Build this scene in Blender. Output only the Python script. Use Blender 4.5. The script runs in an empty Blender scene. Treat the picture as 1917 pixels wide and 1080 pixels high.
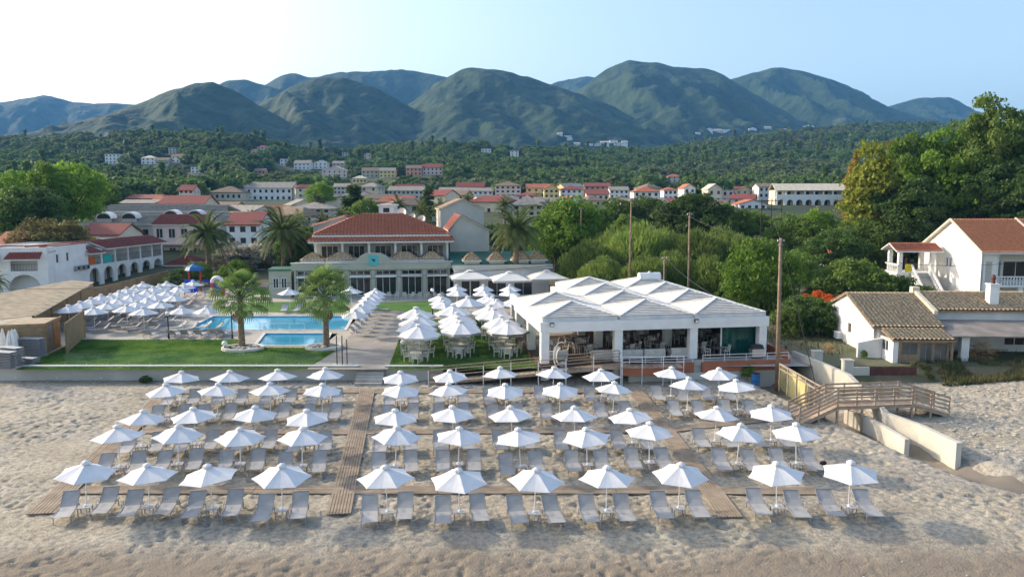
import bpy, bmesh, math, random
import numpy as np
from mathutils import Vector, Matrix
R = math.radians
random.seed(7)
RNG = np.random.default_rng(7)
scene = bpy.context.scene
COL = scene.collection
# ------------------------------------------------------------------ camera
F_PX, CX, CY, CAM_H, HORIZON = 1460.0, 958.5, 540.0, 12.8, 367.0
PITCH = math.atan((CY - HORIZON) / F_PX)
cam_data = bpy.data.cameras.new('camera')
cam = bpy.data.objects.new('camera', cam_data)
COL.objects.link(cam)
cam.location = (0, 0, CAM_H)
cam.rotation_euler = (R(90) - PITCH, 0, 0)
cam_data.sensor_width = 36.0
cam_data.lens = 36.0 * F_PX / 1917.0
cam_data.clip_start = 0.5
cam_data.clip_end = 20000
scene.camera = cam
# ------------------------------------------------------------------ sky, sun, exposure
SUN_EL, SUN_AZ = R(25), R(-66)          # azimuth from +Y towards +X
world = bpy.data.worlds.new('World')
scene.world = world
world.use_nodes = True
wn = world.node_tree
sky = wn.nodes.new('ShaderNodeTexSky')
sky.sky_type = 'NISHITA'
sky.sun_disc = False
sky.sun_elevation = SUN_EL
sky.sun_rotation = SUN_AZ
sky.altitude = 0
sky.air_density = 1.0
sky.dust_density = 2.9
sky.ozone_density = 0.7
wn.links.new(sky.outputs[0], wn.nodes['Background'].inputs[0])
wn.nodes['Background'].inputs[1].default_value = 0.15
sun_data = bpy.data.lights.new('sun', 'SUN')
sun_data.energy = 2.5
sun_data.angle = R(2.5)
sun_data.color = (1.0, 0.85, 0.66)
sun = bpy.data.objects.new('sun', sun_data)
COL.objects.link(sun)
sd = Vector((math.sin(SUN_AZ) * math.cos(SUN_EL), math.cos(SUN_AZ) * math.cos(SUN_EL), math.sin(SUN_EL)))
sun.rotation_euler = sd.to_track_quat('Z', 'Y').to_euler()
sun.location = sd * 200
scene.view_settings.view_transform = 'Standard'
scene.view_settings.look = 'None'
scene.view_settings.gamma = 1
scene.view_settings.exposure = 1.13
scene.render.engine = 'CYCLES'
scene.cycles.use_denoising = True
scene.cycles.max_bounces = 6
scene.cycles.transparent_max_bounces = 12
scene.cycles.volume_bounces = 0

# ------------------------------------------------------------------ pixel helpers (directions only)
def ray(u, v):
    x = (u - CX) / F_PX; y = -(v - CY) / F_PX
    c, s = math.cos(PITCH), math.sin(PITCH)
    return Vector((x, c + s * y, -s + c * y))
def P(u, v, z=0.0):
    d = ray(u, v); t = (z - CAM_H) / d.z
    return Vector((d.x * t, d.y * t, z))
def PY(u, v, Y):
    d = ray(u, v); t = Y / d.y
    return Vector((d.x * t, Y, CAM_H + d.z * t))
# ------------------------------------------------------------------ numpy noise
_T = np.random.default_rng(3).random((256, 256))
def vnoise(x, y):
    xi = np.floor(x).astype(int); yi = np.floor(y).astype(int)
    fx = x - xi; fy = y - yi
    fx = fx * fx * (3 - 2 * fx); fy = fy * fy * (3 - 2 * fy)
    a = _T[xi % 256, yi % 256]; b = _T[(xi + 1) % 256, yi % 256]
    c = _T[xi % 256, (yi + 1) % 256]; d = _T[(xi + 1) % 256, (yi + 1) % 256]
    return (a * (1 - fx) + b * fx) * (1 - fy) + (c * (1 - fx) + d * fx) * fy
def fbm(x, y, o=4, g=0.5):
    s = 0; a = 1; n = 0
    for k in range(o):
        s = s + a * vnoise(x * 2 ** k + 17.3 * k, y * 2 ** k + 5.7 * k); n += a; a *= g
    return s / n
def sstep(a, b, x):
    t = np.clip((x - a) / (b - a), 0, 1)
    return t * t * (3 - 2 * t)
# ------------------------------------------------------------------ materials
MATS = {}
def mat(name, col, rough=0.8, var=0.15, scale=1.5, bump=0.0, bscale=20.0, metal=0.0, col2=None, spec=0.3, trans=0.0, detail=6, coords='Object', mix=(0.35, 0.65), emit=None):
    if name in MATS: return MATS[name]
    m = bpy.data.materials.new(name); m.use_nodes = True
    nt = m.node_tree; b = nt.nodes['Principled BSDF']
    b.inputs['Roughness'].default_value = rough
    b.inputs['Metallic'].default_value = metal
    b.inputs['Specular IOR Level'].default_value = spec
    if trans: b.inputs['Transmission Weight'].default_value = trans
    tc = nt.nodes.new('ShaderNodeTexCoord')
    if var or col2:
        n = nt.nodes.new('ShaderNodeTexNoise'); n.inputs['Scale'].default_value = scale; n.inputs['Detail'].default_value = detail
        nt.links.new(tc.outputs[coords], n.inputs['Vector'])
        r = nt.nodes.new('ShaderNodeValToRGB')
        r.color_ramp.elements[0].position, r.color_ramp.elements[1].position = mix
        c2 = col2 or tuple(min(1, c * (1 + var)) for c in col)
        c1 = col if col2 else tuple(c * (1 - var) for c in col)
        r.color_ramp.elements[0].color = (*c1, 1); r.color_ramp.elements[1].color = (*c2, 1)
        nt.links.new(n.outputs['Fac'], r.inputs[0])
        nt.links.new(r.outputs[0], b.inputs['Base Color'])
    else:
        b.inputs['Base Color'].default_value = (*col, 1)
    if bump:
        n2 = nt.nodes.new('ShaderNodeTexNoise'); n2.inputs['Scale'].default_value = bscale; n2.inputs['Detail'].default_value = 4
        nt.links.new(tc.outputs[coords], n2.inputs['Vector'])
        bp = nt.nodes.new('ShaderNodeBump'); bp.inputs['Strength'].default_value = bump; bp.inputs['Distance'].default_value = 0.05
        nt.links.new(n2.outputs['Fac'], bp.inputs['Height']); nt.links.new(bp.outputs[0], b.inputs['Normal'])
    if emit:
        b.inputs['Emission Color'].default_value = (*emit[:3], 1); b.inputs['Emission Strength'].default_value = emit[3]
    MATS[name] = m
    return m
def leafmat(name, col, col2, scale=0.35, tr=0.35):
    """foliage: two tones by clump, a little light through the leaf"""
    if name in MATS: return MATS[name]
    m = bpy.data.materials.new(name); m.use_nodes = True
    nt = m.node_tree; b = nt.nodes['Principled BSDF']; out = nt.nodes['Material Output']
    b.inputs['Roughness'].default_value = 0.6; b.inputs['Specular IOR Level'].default_value = 0.25
    tc = nt.nodes.new('ShaderNodeTexCoord'); n = nt.nodes.new('ShaderNodeTexNoise')
    n.inputs['Scale'].default_value = scale; n.inputs['Detail'].default_value = 8; n.inputs['Roughness'].default_value = 0.7
    nt.links.new(tc.outputs['Object'], n.inputs['Vector'])
    r = nt.nodes.new('ShaderNodeValToRGB')
    r.color_ramp.elements[0].position, r.color_ramp.elements[1].position = 0.38, 0.62
    r.color_ramp.elements[0].color = (*col, 1); r.color_ramp.elements[1].color = (*col2, 1)
    oi = nt.nodes.new('ShaderNodeObjectInfo'); hs = nt.nodes.new('ShaderNodeHueSaturation')
    mr = nt.nodes.new('ShaderNodeMapRange'); mr.inputs['To Min'].default_value = 0.7; mr.inputs['To Max'].default_value = 1.3
    nt.links.new(oi.outputs['Random'], mr.inputs[0]); nt.links.new(mr.outputs[0], hs.inputs['Value'])
    nt.links.new(n.outputs['Fac'], r.inputs[0]); nt.links.new(r.outputs[0], hs.inputs['Color'])
    nt.links.new(hs.outputs[0], b.inputs['Base Color'])
    t = nt.nodes.new('ShaderNodeBsdfTranslucent'); mx = nt.nodes.new('ShaderNodeMixShader'); mx.inputs[0].default_value = tr
    nt.links.new(hs.outputs[0], t.inputs[0]); nt.links.new(b.outputs[0], mx.inputs[1]); nt.links.new(t.outputs[0], mx.inputs[2])
    nt.links.new(mx.outputs[0], out.inputs[0])
    MATS[name] = m
    return m
# ------------------------------------------------------------------ mesh builder
class MB:
    def __init__(s): s.v = []; s.f = []
    def add(s, vs, fs):
        o = len(s.v); s.v += [tuple(v) for v in vs]; s.f += [tuple(i + o for i in f) for f in fs]; return s
    def box(s, x0, x1, y0, y1, z0, z1):
        return s.add([(x0, y0, z0), (x1, y0, z0), (x1, y1, z0), (x0, y1, z0), (x0, y0, z1), (x1, y0, z1), (x1, y1, z1), (x0, y1, z1)],
                     [(0, 3, 2, 1), (4, 5, 6, 7), (0, 1, 5, 4), (1, 2, 6, 5), (2, 3, 7, 6), (3, 0, 4, 7)])
    def hexa(s, p):
        return s.add(p, [(0, 3, 2, 1), (4, 5, 6, 7), (0, 1, 5, 4), (1, 2, 6, 5), (2, 3, 7, 6), (3, 0, 4, 7)])
    def slab(s, pts, t):
        """polygon (ccw from above) thickened downwards by t"""
        n = len(pts); pts = [Vector(p) for p in pts]
        lo = [p - Vector((0, 0, t)) for p in pts]
        return s.add(pts + lo, [tuple(range(n)), tuple(range(2 * n - 1, n - 1, -1))] + [(i, i + n, (i + 1) % n + n, (i + 1) % n) for i in range(n)])
    def tube(s, a, b, r0, r1=None, n=6, cap=True):
        r1 = r0 if r1 is None else r1
        a = Vector(a); b = Vector(b); d = (b - a).normalized()
        e = d.orthogonal().normalized(); g = d.cross(e)
        vs = [a + (e * math.cos(2 * math.pi * k / n) + g * math.sin(2 * math.pi * k / n)) * r0 for k in range(n)]
        vs += [b + (e * math.cos(2 * math.pi * k / n) + g * math.sin(2 * math.pi * k / n)) * r1 for k in range(n)]
        fs = [(k, (k + 1) % n, (k + 1) % n + n, k + n) for k in range(n)]
        if cap: fs += [tuple(range(n - 1, -1, -1)), tuple(range(n, 2 * n))]
        return s.add(vs, fs)
    def path(s, pts, r, n=5):
        for a, b in zip(pts[:-1], pts[1:]): s.tube(a, b, r, r, n)
        return s
    def bar(s, a, b, w, h):
        """rectangular bar between two points, w across, h up"""
        a = Vector(a); b = Vector(b); d = (b - a).normalized()
        sx = d.cross(Vector((0, 0, 1)))
        sx = sx.normalized() if sx.length > 1e-4 else Vector((1, 0, 0))
        up = sx.cross(d) * (h / 2); sx = sx * (w / 2)
        return s.hexa([a - sx - up, a + sx - up, b + sx - up, b - sx - up, a - sx + up, a + sx + up, b + sx + up, b - sx + up])
    def lathe(s, prof, n=12, c=(0, 0, 0)):
        vs = []
        for r, z in prof:
            vs += [(c[0] + r * math.cos(2 * math.pi * k / n), c[1] + r * math.sin(2 * math.pi * k / n), c[2] + z) for k in range(n)]
        fs = []
        for i in range(len(prof) - 1):
            fs += [(i * n + k, i * n + (k + 1) % n, (i + 1) * n + (k + 1) % n, (i + 1) * n + k) for k in range(n)]
        return s.add(vs, fs)
    def ball(s, c, r, n=10, m=6, sq=(1, 1, 1)):
        prof = [(max(r * math.sin(math.pi * i / m), 1e-3), -r * math.cos(math.pi * i / m)) for i in range(m + 1)]
        o = len(s.v); s.lathe(prof, n)
        for i in range(o, len(s.v)):
            x, y, z = s.v[i]; s.v[i] = (c[0] + x * sq[0], c[1] + y * sq[1], c[2] + z * sq[2])
        return s
    def mesh(s, name, m=None, smooth=False):
        me = bpy.data.meshes.new(name); me.from_pydata(s.v, [], s.f)
        if m: me.materials.append(m)
        if smooth: me.polygons.foreach_set('use_smooth', [True] * len(me.polygons))
        me.update(); return me
    def build(s, name, m, parent=None, smooth=False, loc=None, rz=0):
        return link(name, s.mesh(name, m, smooth), parent, loc, rz)
def npmesh(name, V, Fq, m, smooth=False):
    """V (n,3), Fq (k,4 or 3) numpy arrays"""
    me = bpy.data.meshes.new(name); k = Fq.shape[1]
    me.vertices.add(len(V)); me.vertices.foreach_set('co', np.asarray(V, dtype=np.float32).ravel())
    me.loops.add(Fq.size); me.loops.foreach_set('vertex_index', Fq.astype(np.int32).ravel())
    me.polygons.add(len(Fq)); me.polygons.foreach_set('loop_start', np.arange(0, Fq.size, k, dtype=np.int32))
    if smooth: me.polygons.foreach_set('use_smooth', np.ones(len(Fq), dtype=bool))
    me.update(calc_edges=True); me.materials.append(m)
    return me
def gridmesh(name, X, Y, Z, m, smooth=True):
    ny, nx = X.shape
    V = np.stack([X, Y, Z], -1).reshape(-1, 3)
    i = np.arange(ny * nx).reshape(ny, nx)
    Fq = np.stack([i[:-1, :-1], i[:-1, 1:], i[1:, 1:], i[1:, :-1]], -1).reshape(-1, 4)
    return npmesh(name, V, Fq, m, smooth)
def link(name, me, parent=None, loc=None, rz=0):
    o = bpy.data.objects.new(name, me); COL.objects.link(o)
    if parent: o.parent = parent
    if loc is not None: o.location = loc
    if rz: o.rotation_euler = (0, 0, rz)
    return o
def tag(o, label, cat, group=None):
    o['label'] = label; o['category'] = cat
    if group: o['group'] = group
    return o
def struct(o): o['kind'] = 'structure'; return o
def stuff(o): o['kind'] = 'stuff'; return o
def thing(name, label, cat, loc=(0, 0, 0), rz=0, group=None):
    o = bpy.data.objects.new(name, None); COL.objects.link(o)
    o.empty_display_size = 0.2
    o.location = loc; o.rotation_euler = (0, 0, rz)
    return tag(o, label, cat, group)
def kids(o): return [c for c in KIDS.get(o.name, [])]
KIDS = {}
def dup(root, label, loc, rz=0.0, sc=None, group=None, tree=None):
    """a copy of a thing, its parts and their sub-parts (tree: cached children)"""
    def cp(o, par):
        c = o.copy(); COL.objects.link(c); c.parent = par
        for ch in tree.get(o.name, ()): cp(ch, c)
        return c
    r = cp(root, None)
    r.location = loc; r.rotation_euler = (0, 0, rz); r['label'] = label
    if group: r['group'] = group
    if sc: r.scale = sc if hasattr(sc, '__len__') else (sc, sc, sc)
    return r
def treeof(root):
    d = {}
    def rec(o):
        d[o.name] = list(o.children)
        for c in o.children: rec(c)
    rec(root); return d
class Proto:
    """build once, then copies; the first call uses the original itself"""
    def __init__(s, root): s.root = root; s.tree = treeof(root); s.used = False
    def put(s, label, loc, rz=0.0, sc=None):
        if not s.used:
            s.used = True; r = s.root; r.location = loc; r.rotation_euler = (0, 0, rz); r['label'] = label
            if sc: r.scale = sc if hasattr(sc, '__len__') else (sc, sc, sc)
            return r
        return dup(s.root, label, loc, rz, sc if sc else (1, 1, 1), None, s.tree)
ORD = ['leftmost', 'second from left', 'third from left', 'fourth from left', 'fifth from left', 'sixth from left', 'seventh from left', 'eighth from left',
       'ninth from left', 'tenth from left', 'eleventh from left', 'twelfth from left']
NUM = ['first', 'second', 'third', 'fourth', 'fifth', 'sixth', 'seventh', 'eighth', 'ninth', 'tenth', 'eleventh', 'twelfth', 'thirteenth', 'fourteenth']
# ------------------------------------------------------------------ common materials
WHITE = mat('white_plaster', (0.78, 0.77, 0.74), 0.85, 0.06, 0.8, 0.15, 12)
WHITE2 = mat('worn_white_plaster', (0.74, 0.73, 0.70), 0.9, 0.12, 0.6, 0.25, 10)
CONC = mat('concrete', (0.42, 0.40, 0.36), 0.9, 0.2, 0.7, 0.3, 8)
GREYW = mat('grey_plaster', (0.50, 0.49, 0.44), 0.85, 0.06, 0.8, 0.15, 12)
CREAM = mat('cream_plaster', (0.66, 0.58, 0.44), 0.85, 0.08, 0.8, 0.15, 12)
PINK = mat('pink_plaster', (0.72, 0.56, 0.48), 0.85, 0.08, 0.8)
YELL = mat('yellow_plaster', (0.75, 0.58, 0.25), 0.85, 0.08, 0.8)
SALM = mat('salmon_plaster', (0.66, 0.32, 0.22), 0.85, 0.08, 0.8)
BEIGE = mat('beige_plaster', (0.55, 0.49, 0.38), 0.85, 0.08, 0.8)
REDT = mat('red_roof_tile', (0.34, 0.105, 0.06), 0.8, 0.25, 3.0, col2=(0.45, 0.165, 0.09))
DREDT = mat('dark_red_roof_tile', (0.20, 0.055, 0.045), 0.8, 0.25, 3.0, col2=(0.26, 0.08, 0.06))
BROWNT = mat('brown_roof_tile', (0.27, 0.19, 0.13), 0.85, 0.3, 2.0, col2=(0.17, 0.13, 0.10))
GREYT = mat('grey_roof_tile', (0.22, 0.20, 0.17), 0.85, 0.3, 1.2, col2=(0.33, 0.30, 0.25))
OLDT = mat('old_clay_tile', (0.52, 0.39, 0.24), 0.9, 0.3, 5.0, 0.3, 30, col2=(0.27, 0.20, 0.13), mix=(0.42, 0.62))
GLASS = mat('window_glass', (0.03, 0.035, 0.04), 0.08, 0, spec=0.6)
FRAME = mat('white_frame', (0.75, 0.75, 0.73), 0.5, 0.03)
DARKW = mat('dark_shutter', (0.06, 0.045, 0.035), 0.7, 0.2, 5)
IRON = mat('dark_iron', (0.03, 0.03, 0.03), 0.6, 0)
CANVAS = mat('white_canvas', (0.70, 0.69, 0.68), 0.85, 0.05, 2.5, 0.12, 6)
POLEW = mat('white_pole', (0.75, 0.75, 0.74), 0.45, 0.02)
TIMBER = mat('weathered_timber', (0.36, 0.25, 0.15), 0.85, 0.3, 3.0, 0.3, 25, col2=(0.24, 0.18, 0.12))
# ================================================================== ground, beach, lawns, pool, terrain
def interp(u, tab):
    xs, ys = zip(*tab); return np.interp(u, xs, ys)
# the foothill ridge as it stands in the view: (u, v, distance)
RIDGE = [(-900, 262, 760), (0, 262, 760), (100, 260, 750), (200, 258, 740), (300, 256, 720), (400, 254, 700), (480, 262, 700), (560, 283, 720), (640, 289, 740),
         (700, 281, 740), (800, 275, 740), (900, 276, 760), (1000, 283, 780), (1100, 287, 800), (1200, 288, 860), (1300, 272, 930), (1450, 250, 1000),
         (1600, 241, 1050), (1700, 239, 1050), (1830, 242, 1050), (1917, 240, 1050), (2900, 240, 1050)]
def terrain(x, y):
    x = np.asarray(x, float); y = np.asarray(y, float)
    yy = np.maximum(y, 60.0); u = CX + F_PX * x / yy
    vr = interp(u, [(a, b) for a, b, c in RIDGE]); dr = interp(u, [(a, c) for a, b, c in RIDGE])
    zr = CAM_H + (HORIZON - vr) / F_PX * dr - 3
    zb = np.interp(y, [114, 140, 190, 250, 320, 450, 600], [0, 2.2, 6.5, 9.5, 11, 14, 16])
    t = np.clip((y - 330) / (dr - 330), 0, 1)
    up = 0.25 * t + 0.75 * t ** 1.9
    back = 1 - 0.75 * sstep(0, 1, (y - dr) / 420)
    n = (fbm(x / 90, y / 90, 4) - 0.5) * 16 * np.clip(t * 1.4, 0, 1) * (1 - 0.6 * np.clip(t, 0, 1) ** 4)
    z = zb * back + (zr - 16) * up * back + n
    return np.where(y < 114, 0, np.maximum(z, 0.0) )
def TZ(x, y): return float(terrain(np.array([x]), np.array([y]))[0])
HILLG = mat('scrub_ground', (0.022, 0.042, 0.012), 0.95, 0.3, 0.05, col2=(0.042, 0.056, 0.02))
GND = mat('dry_ground', (0.16, 0.14, 0.09), 0.95, 0.3, 0.15, 0.3, 4, col2=(0.09, 0.11, 0.05))
# one sheet: dry ground near, rising hills behind, on to the horizon
ys = np.concatenate([np.linspace(-150, 60, 8)[:-1], np.array([108.0]), np.linspace(108.5, 230, 22)[:-1], np.linspace(230, 1500, 128), np.array([1800, 2400, 3400, 5000, 7000])])
xs = np.concatenate([np.array([-6000, -4000, -2500, -1700]), np.linspace(-1200, 1200, 190), np.array([1700, 2500, 4000, 6000])])
Xg, Yg = np.meshgrid(xs, ys)
Zg = terrain(Xg, Yg) - np.where(Yg < 115, 0.06, 0.0)
near = (Yg < 108.2)
Zg = np.where(near, -3.0, Zg)
gm = gridmesh('ground', Xg, Yg, Zg, GND)
gm.materials.append(HILLG)
cy = (Yg[:-1, :-1]).ravel()
gm.polygons.foreach_set('material_index', (cy > 128).astype(np.int32))
struct(link('ground', gm))

# ---- beach sand: footprints and ripples as relief
BZ0 = -1.0
STREAM = [(18.6, 62.0), (20.0, 55.0), (21.4, 49.0), (22.9, 42.7), (24.2, 38.5), (26.5, 35.5), (31.0, 33.0), (46.0, 30.5)]
def stream_dist(x, y):
    best = np.full(np.shape(x), 1e9)
    for (x0, y0), (x1, y1) in zip(STREAM[:-1], STREAM[1:]):
        dx, dy = x1 - x0, y1 - y0; t = np.clip(((x - x0) * dx + (y - y0) * dy) / (dx * dx + dy * dy), 0, 1)
        best = np.minimum(best, np.hypot(x - x0 - t * dx, y - y0 - t * dy))
    return best
def stream_depth(x, y): return 0.85 * np.exp(-(stream_dist(x, y) / 1.35) ** 4) * (0.35 + 0.65 * sstep(33, 42, y))
def sand_z(x, y):
    x = np.asarray(x, float); y = np.asarray(y, float)
    z = BZ0 - 0.012 * (57 - y) - 0.02 * np.maximum(36 - y, 0)
    z = z - 1.1 * np.clip((24 - y) / 12, 0, 6)
    # stream channel by the footbridge on the right, cut through the sand
    z = z - stream_depth(x, y)
    # heaped sand and shingle towards the right edge
    z = z + 0.75 * sstep(29, 42, x) * sstep(46, 57, y) + 0.15 * (fbm(x / 5, y / 5, 3) - 0.5) * sstep(20, 30, x)
    return z
def SZ(x, y): return float(sand_z(np.array([x]), np.array([y]))[0])
sx = np.linspace(-46, 46, 900); sy = np.concatenate([np.linspace(2, 26, 30)[:-1], np.linspace(26, 61, 400)])
Xs, Ys = np.meshgrid(sx, sy)
rel = (fbm(Xs / 0.30, Ys / 0.30, 2, 0.55) - 0.5)
pits = np.clip(0.50 - fbm(Xs / 0.27 + 40, Ys / 0.25 + 9, 1), 0, 1)
calm = np.clip(2.6 * fbm(Xs / 4.5, Ys / 3.5, 3) - .5, .3, 1.35)
wet = sstep(1.9, 1.0, stream_dist(Xs, Ys)) if False else 1 - sstep(1.0, 2.0, stream_dist(Xs, Ys))
Zs = sand_z(Xs, Ys) + (rel * 0.07 - pits * 0.23) * calm * (1 - .85 * wet) + (fbm(Xs / 3, Ys / 3, 2) - 0.5) * 0.06
SAND = mat('sand', (0.345, 0.302, 0.228), 0.95, 0.2, 0.5, 1.0, 11, col2=(0.425, 0.38, 0.295), coords='Object')
nt = SAND.node_tree
# damp grey shingle patches mixed over the dry sand
tcn = [n for n in nt.nodes if n.type == 'TEX_COORD'][0]; bs = nt.nodes['Principled BSDF']
n3 = nt.nodes.new('ShaderNodeTexNoise'); n3.inputs['Scale'].default_value = 0.12; n3.inputs['Detail'].default_value = 5
nt.links.new(tcn.outputs['Object'], n3.inputs['Vector'])
vo = nt.nodes.new('ShaderNodeTexVoronoi'); vo.inputs['Scale'].default_value = 5.0
nt.links.new(tcn.outputs['Object'], vo.inputs['Vector'])
r3 = nt.nodes.new('ShaderNodeValToRGB'); r3.color_ramp.elements[0].position = 0.5; r3.color_ramp.elements[1].position = 0.68
nt.links.new(n3.outputs['Fac'], r3.inputs[0])
mx = nt.nodes.new('ShaderNodeMixRGB'); mx.inputs[2].default_value = (0.32, 0.30, 0.26, 1)
nt.links.new(r3.outputs[0], mx.inputs[0]); old = bs.inputs['Base Color'].links[0].from_socket
nt.links.new(old, mx.inputs[1])
hv = nt.nodes.new('ShaderNodeHueSaturation'); mr = nt.nodes.new('ShaderNodeMapRange')
sp = nt.nodes.new('ShaderNodeSeparateColor'); nt.links.new(vo.outputs['Color'], sp.inputs[0])
mr.inputs['To Min'].default_value = 0.66; mr.inputs['To Max'].default_value = 1.17; mr.inputs['From Min'].default_value = 0.34; mr.inputs['From Max'].default_value = 0.62
n5 = nt.nodes.new('ShaderNodeTexNoise'); n5.inputs['Scale'].default_value = 4.2; n5.inputs['Detail'].default_value = 3; n5.inputs['Roughness'].default_value = 0.6
nt.links.new(tcn.outputs['Object'], n5.inputs['Vector']); nt.links.new(n5.outputs['Fac'], mr.inputs[0]); nt.links.new(mr.outputs[0], hv.inputs['Value']); nt.links.new(mx.outputs[0], hv.inputs['Color'])  # fine noise puts the shading contrast of the dimples into the sand colour
# damp brown sand towards the waterline
sxyz = nt.nodes.new('ShaderNodeSeparateXYZ'); nt.links.new(tcn.outputs['Object'], sxyz.inputs[0])
n4 = nt.nodes.new('ShaderNodeTexNoise'); n4.inputs['Scale'].default_value = 0.35; n4.inputs['Detail'].default_value = 6; nt.links.new(tcn.outputs['Object'], n4.inputs['Vector'])
ma = nt.nodes.new('ShaderNodeMath'); ma.operation = 'MULTIPLY_ADD'; ma.inputs[1].default_value = 4.0; nt.links.new(n4.outputs['Fac'], ma.inputs[0]); nt.links.new(sxyz.outputs[1], ma.inputs[2])
m4 = nt.nodes.new('ShaderNodeMapRange'); m4.inputs['From Min'].default_value = 33.2; m4.inputs['From Max'].default_value = 31.0; nt.links.new(ma.outputs[0], m4.inputs[0])
mx4 = nt.nodes.new('ShaderNodeMixRGB'); mx4.inputs[2].default_value = (0.235, 0.195, 0.145, 1); nt.links.new(m4.outputs[0], mx4.inputs[0]); nt.links.new(hv.outputs[0], mx4.inputs[1])
nt.links.new(mx4.outputs[0], bs.inputs['Base Color'])
struct(link('beach_sand', gridmesh('beach_sand', Xs, Ys, Zs, SAND)))
# wet bed of the stream, a sheet lying just above the sand
WET = mat('wet_sand', (0.17, 0.145, 0.11), 0.5, 0.25, 0.8, 0.3, 8, col2=(0.24, 0.205, 0.155))
mbw = MB(); npt = 60; prev = None
cum = [0.0]
for (x0, y0), (x1, y1) in zip(STREAM[:-1], STREAM[1:]): cum.append(cum[-1] + math.hypot(x1 - x0, y1 - y0))
vsw = []
for i in range(npt + 1):
    s_ = cum[-1] * i / npt; k = max(j for j in range(len(STREAM) - 1) if cum[j] <= s_ + 1e-6); f = (s_ - cum[k]) / (cum[k + 1] - cum[k])
    x0, y0 = STREAM[k]; x1, y1 = STREAM[k + 1]; L_ = math.hypot(x1 - x0, y1 - y0); c_ = (x0 + (x1 - x0) * f, y0 + (y1 - y0) * f); nx_, ny_ = -(y1 - y0) / L_, (x1 - x0) / L_
    w_ = 1.15 + .25 * math.sin(i * 1.7) + (.5 if i > 38 else 0)
    for q in (-1, -.5, 0, .5, 1): x = c_[0] + nx_ * w_ * q; y = c_[1] + ny_ * w_ * q; vsw.append((x, y, SZ(x, y) + .055 - .03 * abs(q)))
mbw.add(vsw, [(i * 5 + j, i * 5 + j + 1, (i + 1) * 5 + j + 1, (i + 1) * 5 + j)[::-1] for i in range(npt) for j in range(4)])
struct(mbw.build('stream_bed', WET, None, True))
PEB = mat('pebble', (0.45, 0.43, 0.38), 0.9, 0.2, 3)
# loose pebbles on the shingle right of the stream and along the bottom edge
pv, pf = [], []
base = [(1, 0, 0), (0.3, 0.95, 0), (-0.8, 0.6, 0), (-0.8, -0.6, 0), (0.3, -0.95, 0), (0, 0, 0.7), (0, 0, -0.5)]
bf = [(0, 1, 5), (1, 2, 5), (2, 3, 5), (3, 4, 5), (4, 0, 5), (1, 0, 6), (2, 1, 6), (3, 2, 6), (4, 3, 6), (0, 4, 6)]
B = np.array(base)
def pebbles(n, xr, yr, s0, s1):
    global pv, pf
    for k in range(n):
        x = RNG.uniform(*xr); y = RNG.uniform(*yr); s = RNG.uniform(s0, s1); a = RNG.uniform(0, 6.28)
        c, q = math.cos(a), math.sin(a); o = len(pv)
        z = SZ(x, y) + 0.02
        for b0 in base: pv.append((x + s * (c * b0[0] - q * b0[1] * .7), y + s * (q * b0[0] + c * b0[1] * .7), z + s * .6 * b0[2]))
        pf += [tuple(i + o for i in f) for f in bf]
pebbles(900, (26, 44), (40, 58), 0.04, 0.16)
pebbles(350, (24, 40), (28, 42), 0.03, 0.10)
pebbles(500, (-40, 24), (27, 56), 0.02, 0.06)
mb = MB(); mb.v = pv; mb.f = pf
stuff(mb.build('shingle', PEB))

# ---- hotel terrace level (z = 0): one plot slab with a paved court, lawns, path, pool
LAWN = mat('lawn_grass', (0.045, 0.14, 0.018), 0.9, 0.3, 0.35, 0.8, 40, col2=(0.10, 0.20, 0.035), detail=9)
PAVE = bpy.data.materials.new('stone_paving'); PAVE.use_nodes = True; MATS['stone_paving'] = PAVE
nt = PAVE.node_tree; b = nt.nodes['Principled BSDF']; b.inputs['Roughness'].default_value = 0.9
tc = nt.nodes.new('ShaderNodeTexCoord'); br = nt.nodes.new('ShaderNodeTexBrick'); br.inputs['Scale'].default_value = 2.2
br.inputs['Color1'].default_value = (0.42, 0.37, 0.31, 1); br.inputs['Color2'].default_value = (0.34, 0.31, 0.27, 1); br.inputs['Mortar'].default_value = (0.2, 0.19, 0.17, 1)
br.inputs['Mortar Size'].default_value = 0.03
nt.links.new(tc.outputs['Object'], br.inputs['Vector']); nz = nt.nodes.new('ShaderNodeTexNoise'); nz.inputs['Scale'].default_value = 0.6; nz.inputs['Detail'].default_value = 6
nt.links.new(tc.outputs['Object'], nz.inputs['Vector']); hv = nt.nodes.new('ShaderNodeHueSaturation'); mr = nt.nodes.new('ShaderNodeMapRange')
mr.inputs['To Min'].default_value = 0.65; mr.inputs['To Max'].default_value = 1.35
nt.links.new(nz.outputs['Fac'], mr.inputs[0]); nt.links.new(mr.outputs[0], hv.inputs['Value']); nt.links.new(br.outputs[0], hv.inputs['Color']); nt.links.new(hv.outputs[0], b.inputs['Base Color'])
bp = nt.nodes.new('ShaderNodeBump'); bp.inputs['Strength'].default_value = 0.5; bp.inputs['Distance'].default_value = 0.03
nt.links.new(br.outputs['Fac'], bp.inputs['Height']); bp.invert = True; nt.links.new(bp.outputs[0], b.inputs['Normal'])
DECKP = mat('pool_deck_paving', (0.40, 0.37, 0.32), 0.85, 0.15, 0.5, 0.2, 6)
def sheet(name, pix, m, z, kind=True, thick=0.0):
    pts = [P(u, v, z) for u, v in pix]
    a = sum(p.x * q.y - q.x * p.y for p, q in zip(pts, pts[1:] + pts[:1]))
    if a < 0: pts = pts[::-1]
    mb = MB()
    if thick: mb.slab(pts, thick)
    else: mb.add(pts, [tuple(range(len(pts)))])
    o = mb.build(name, m)
    if kind: struct(o)
    return o
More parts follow.
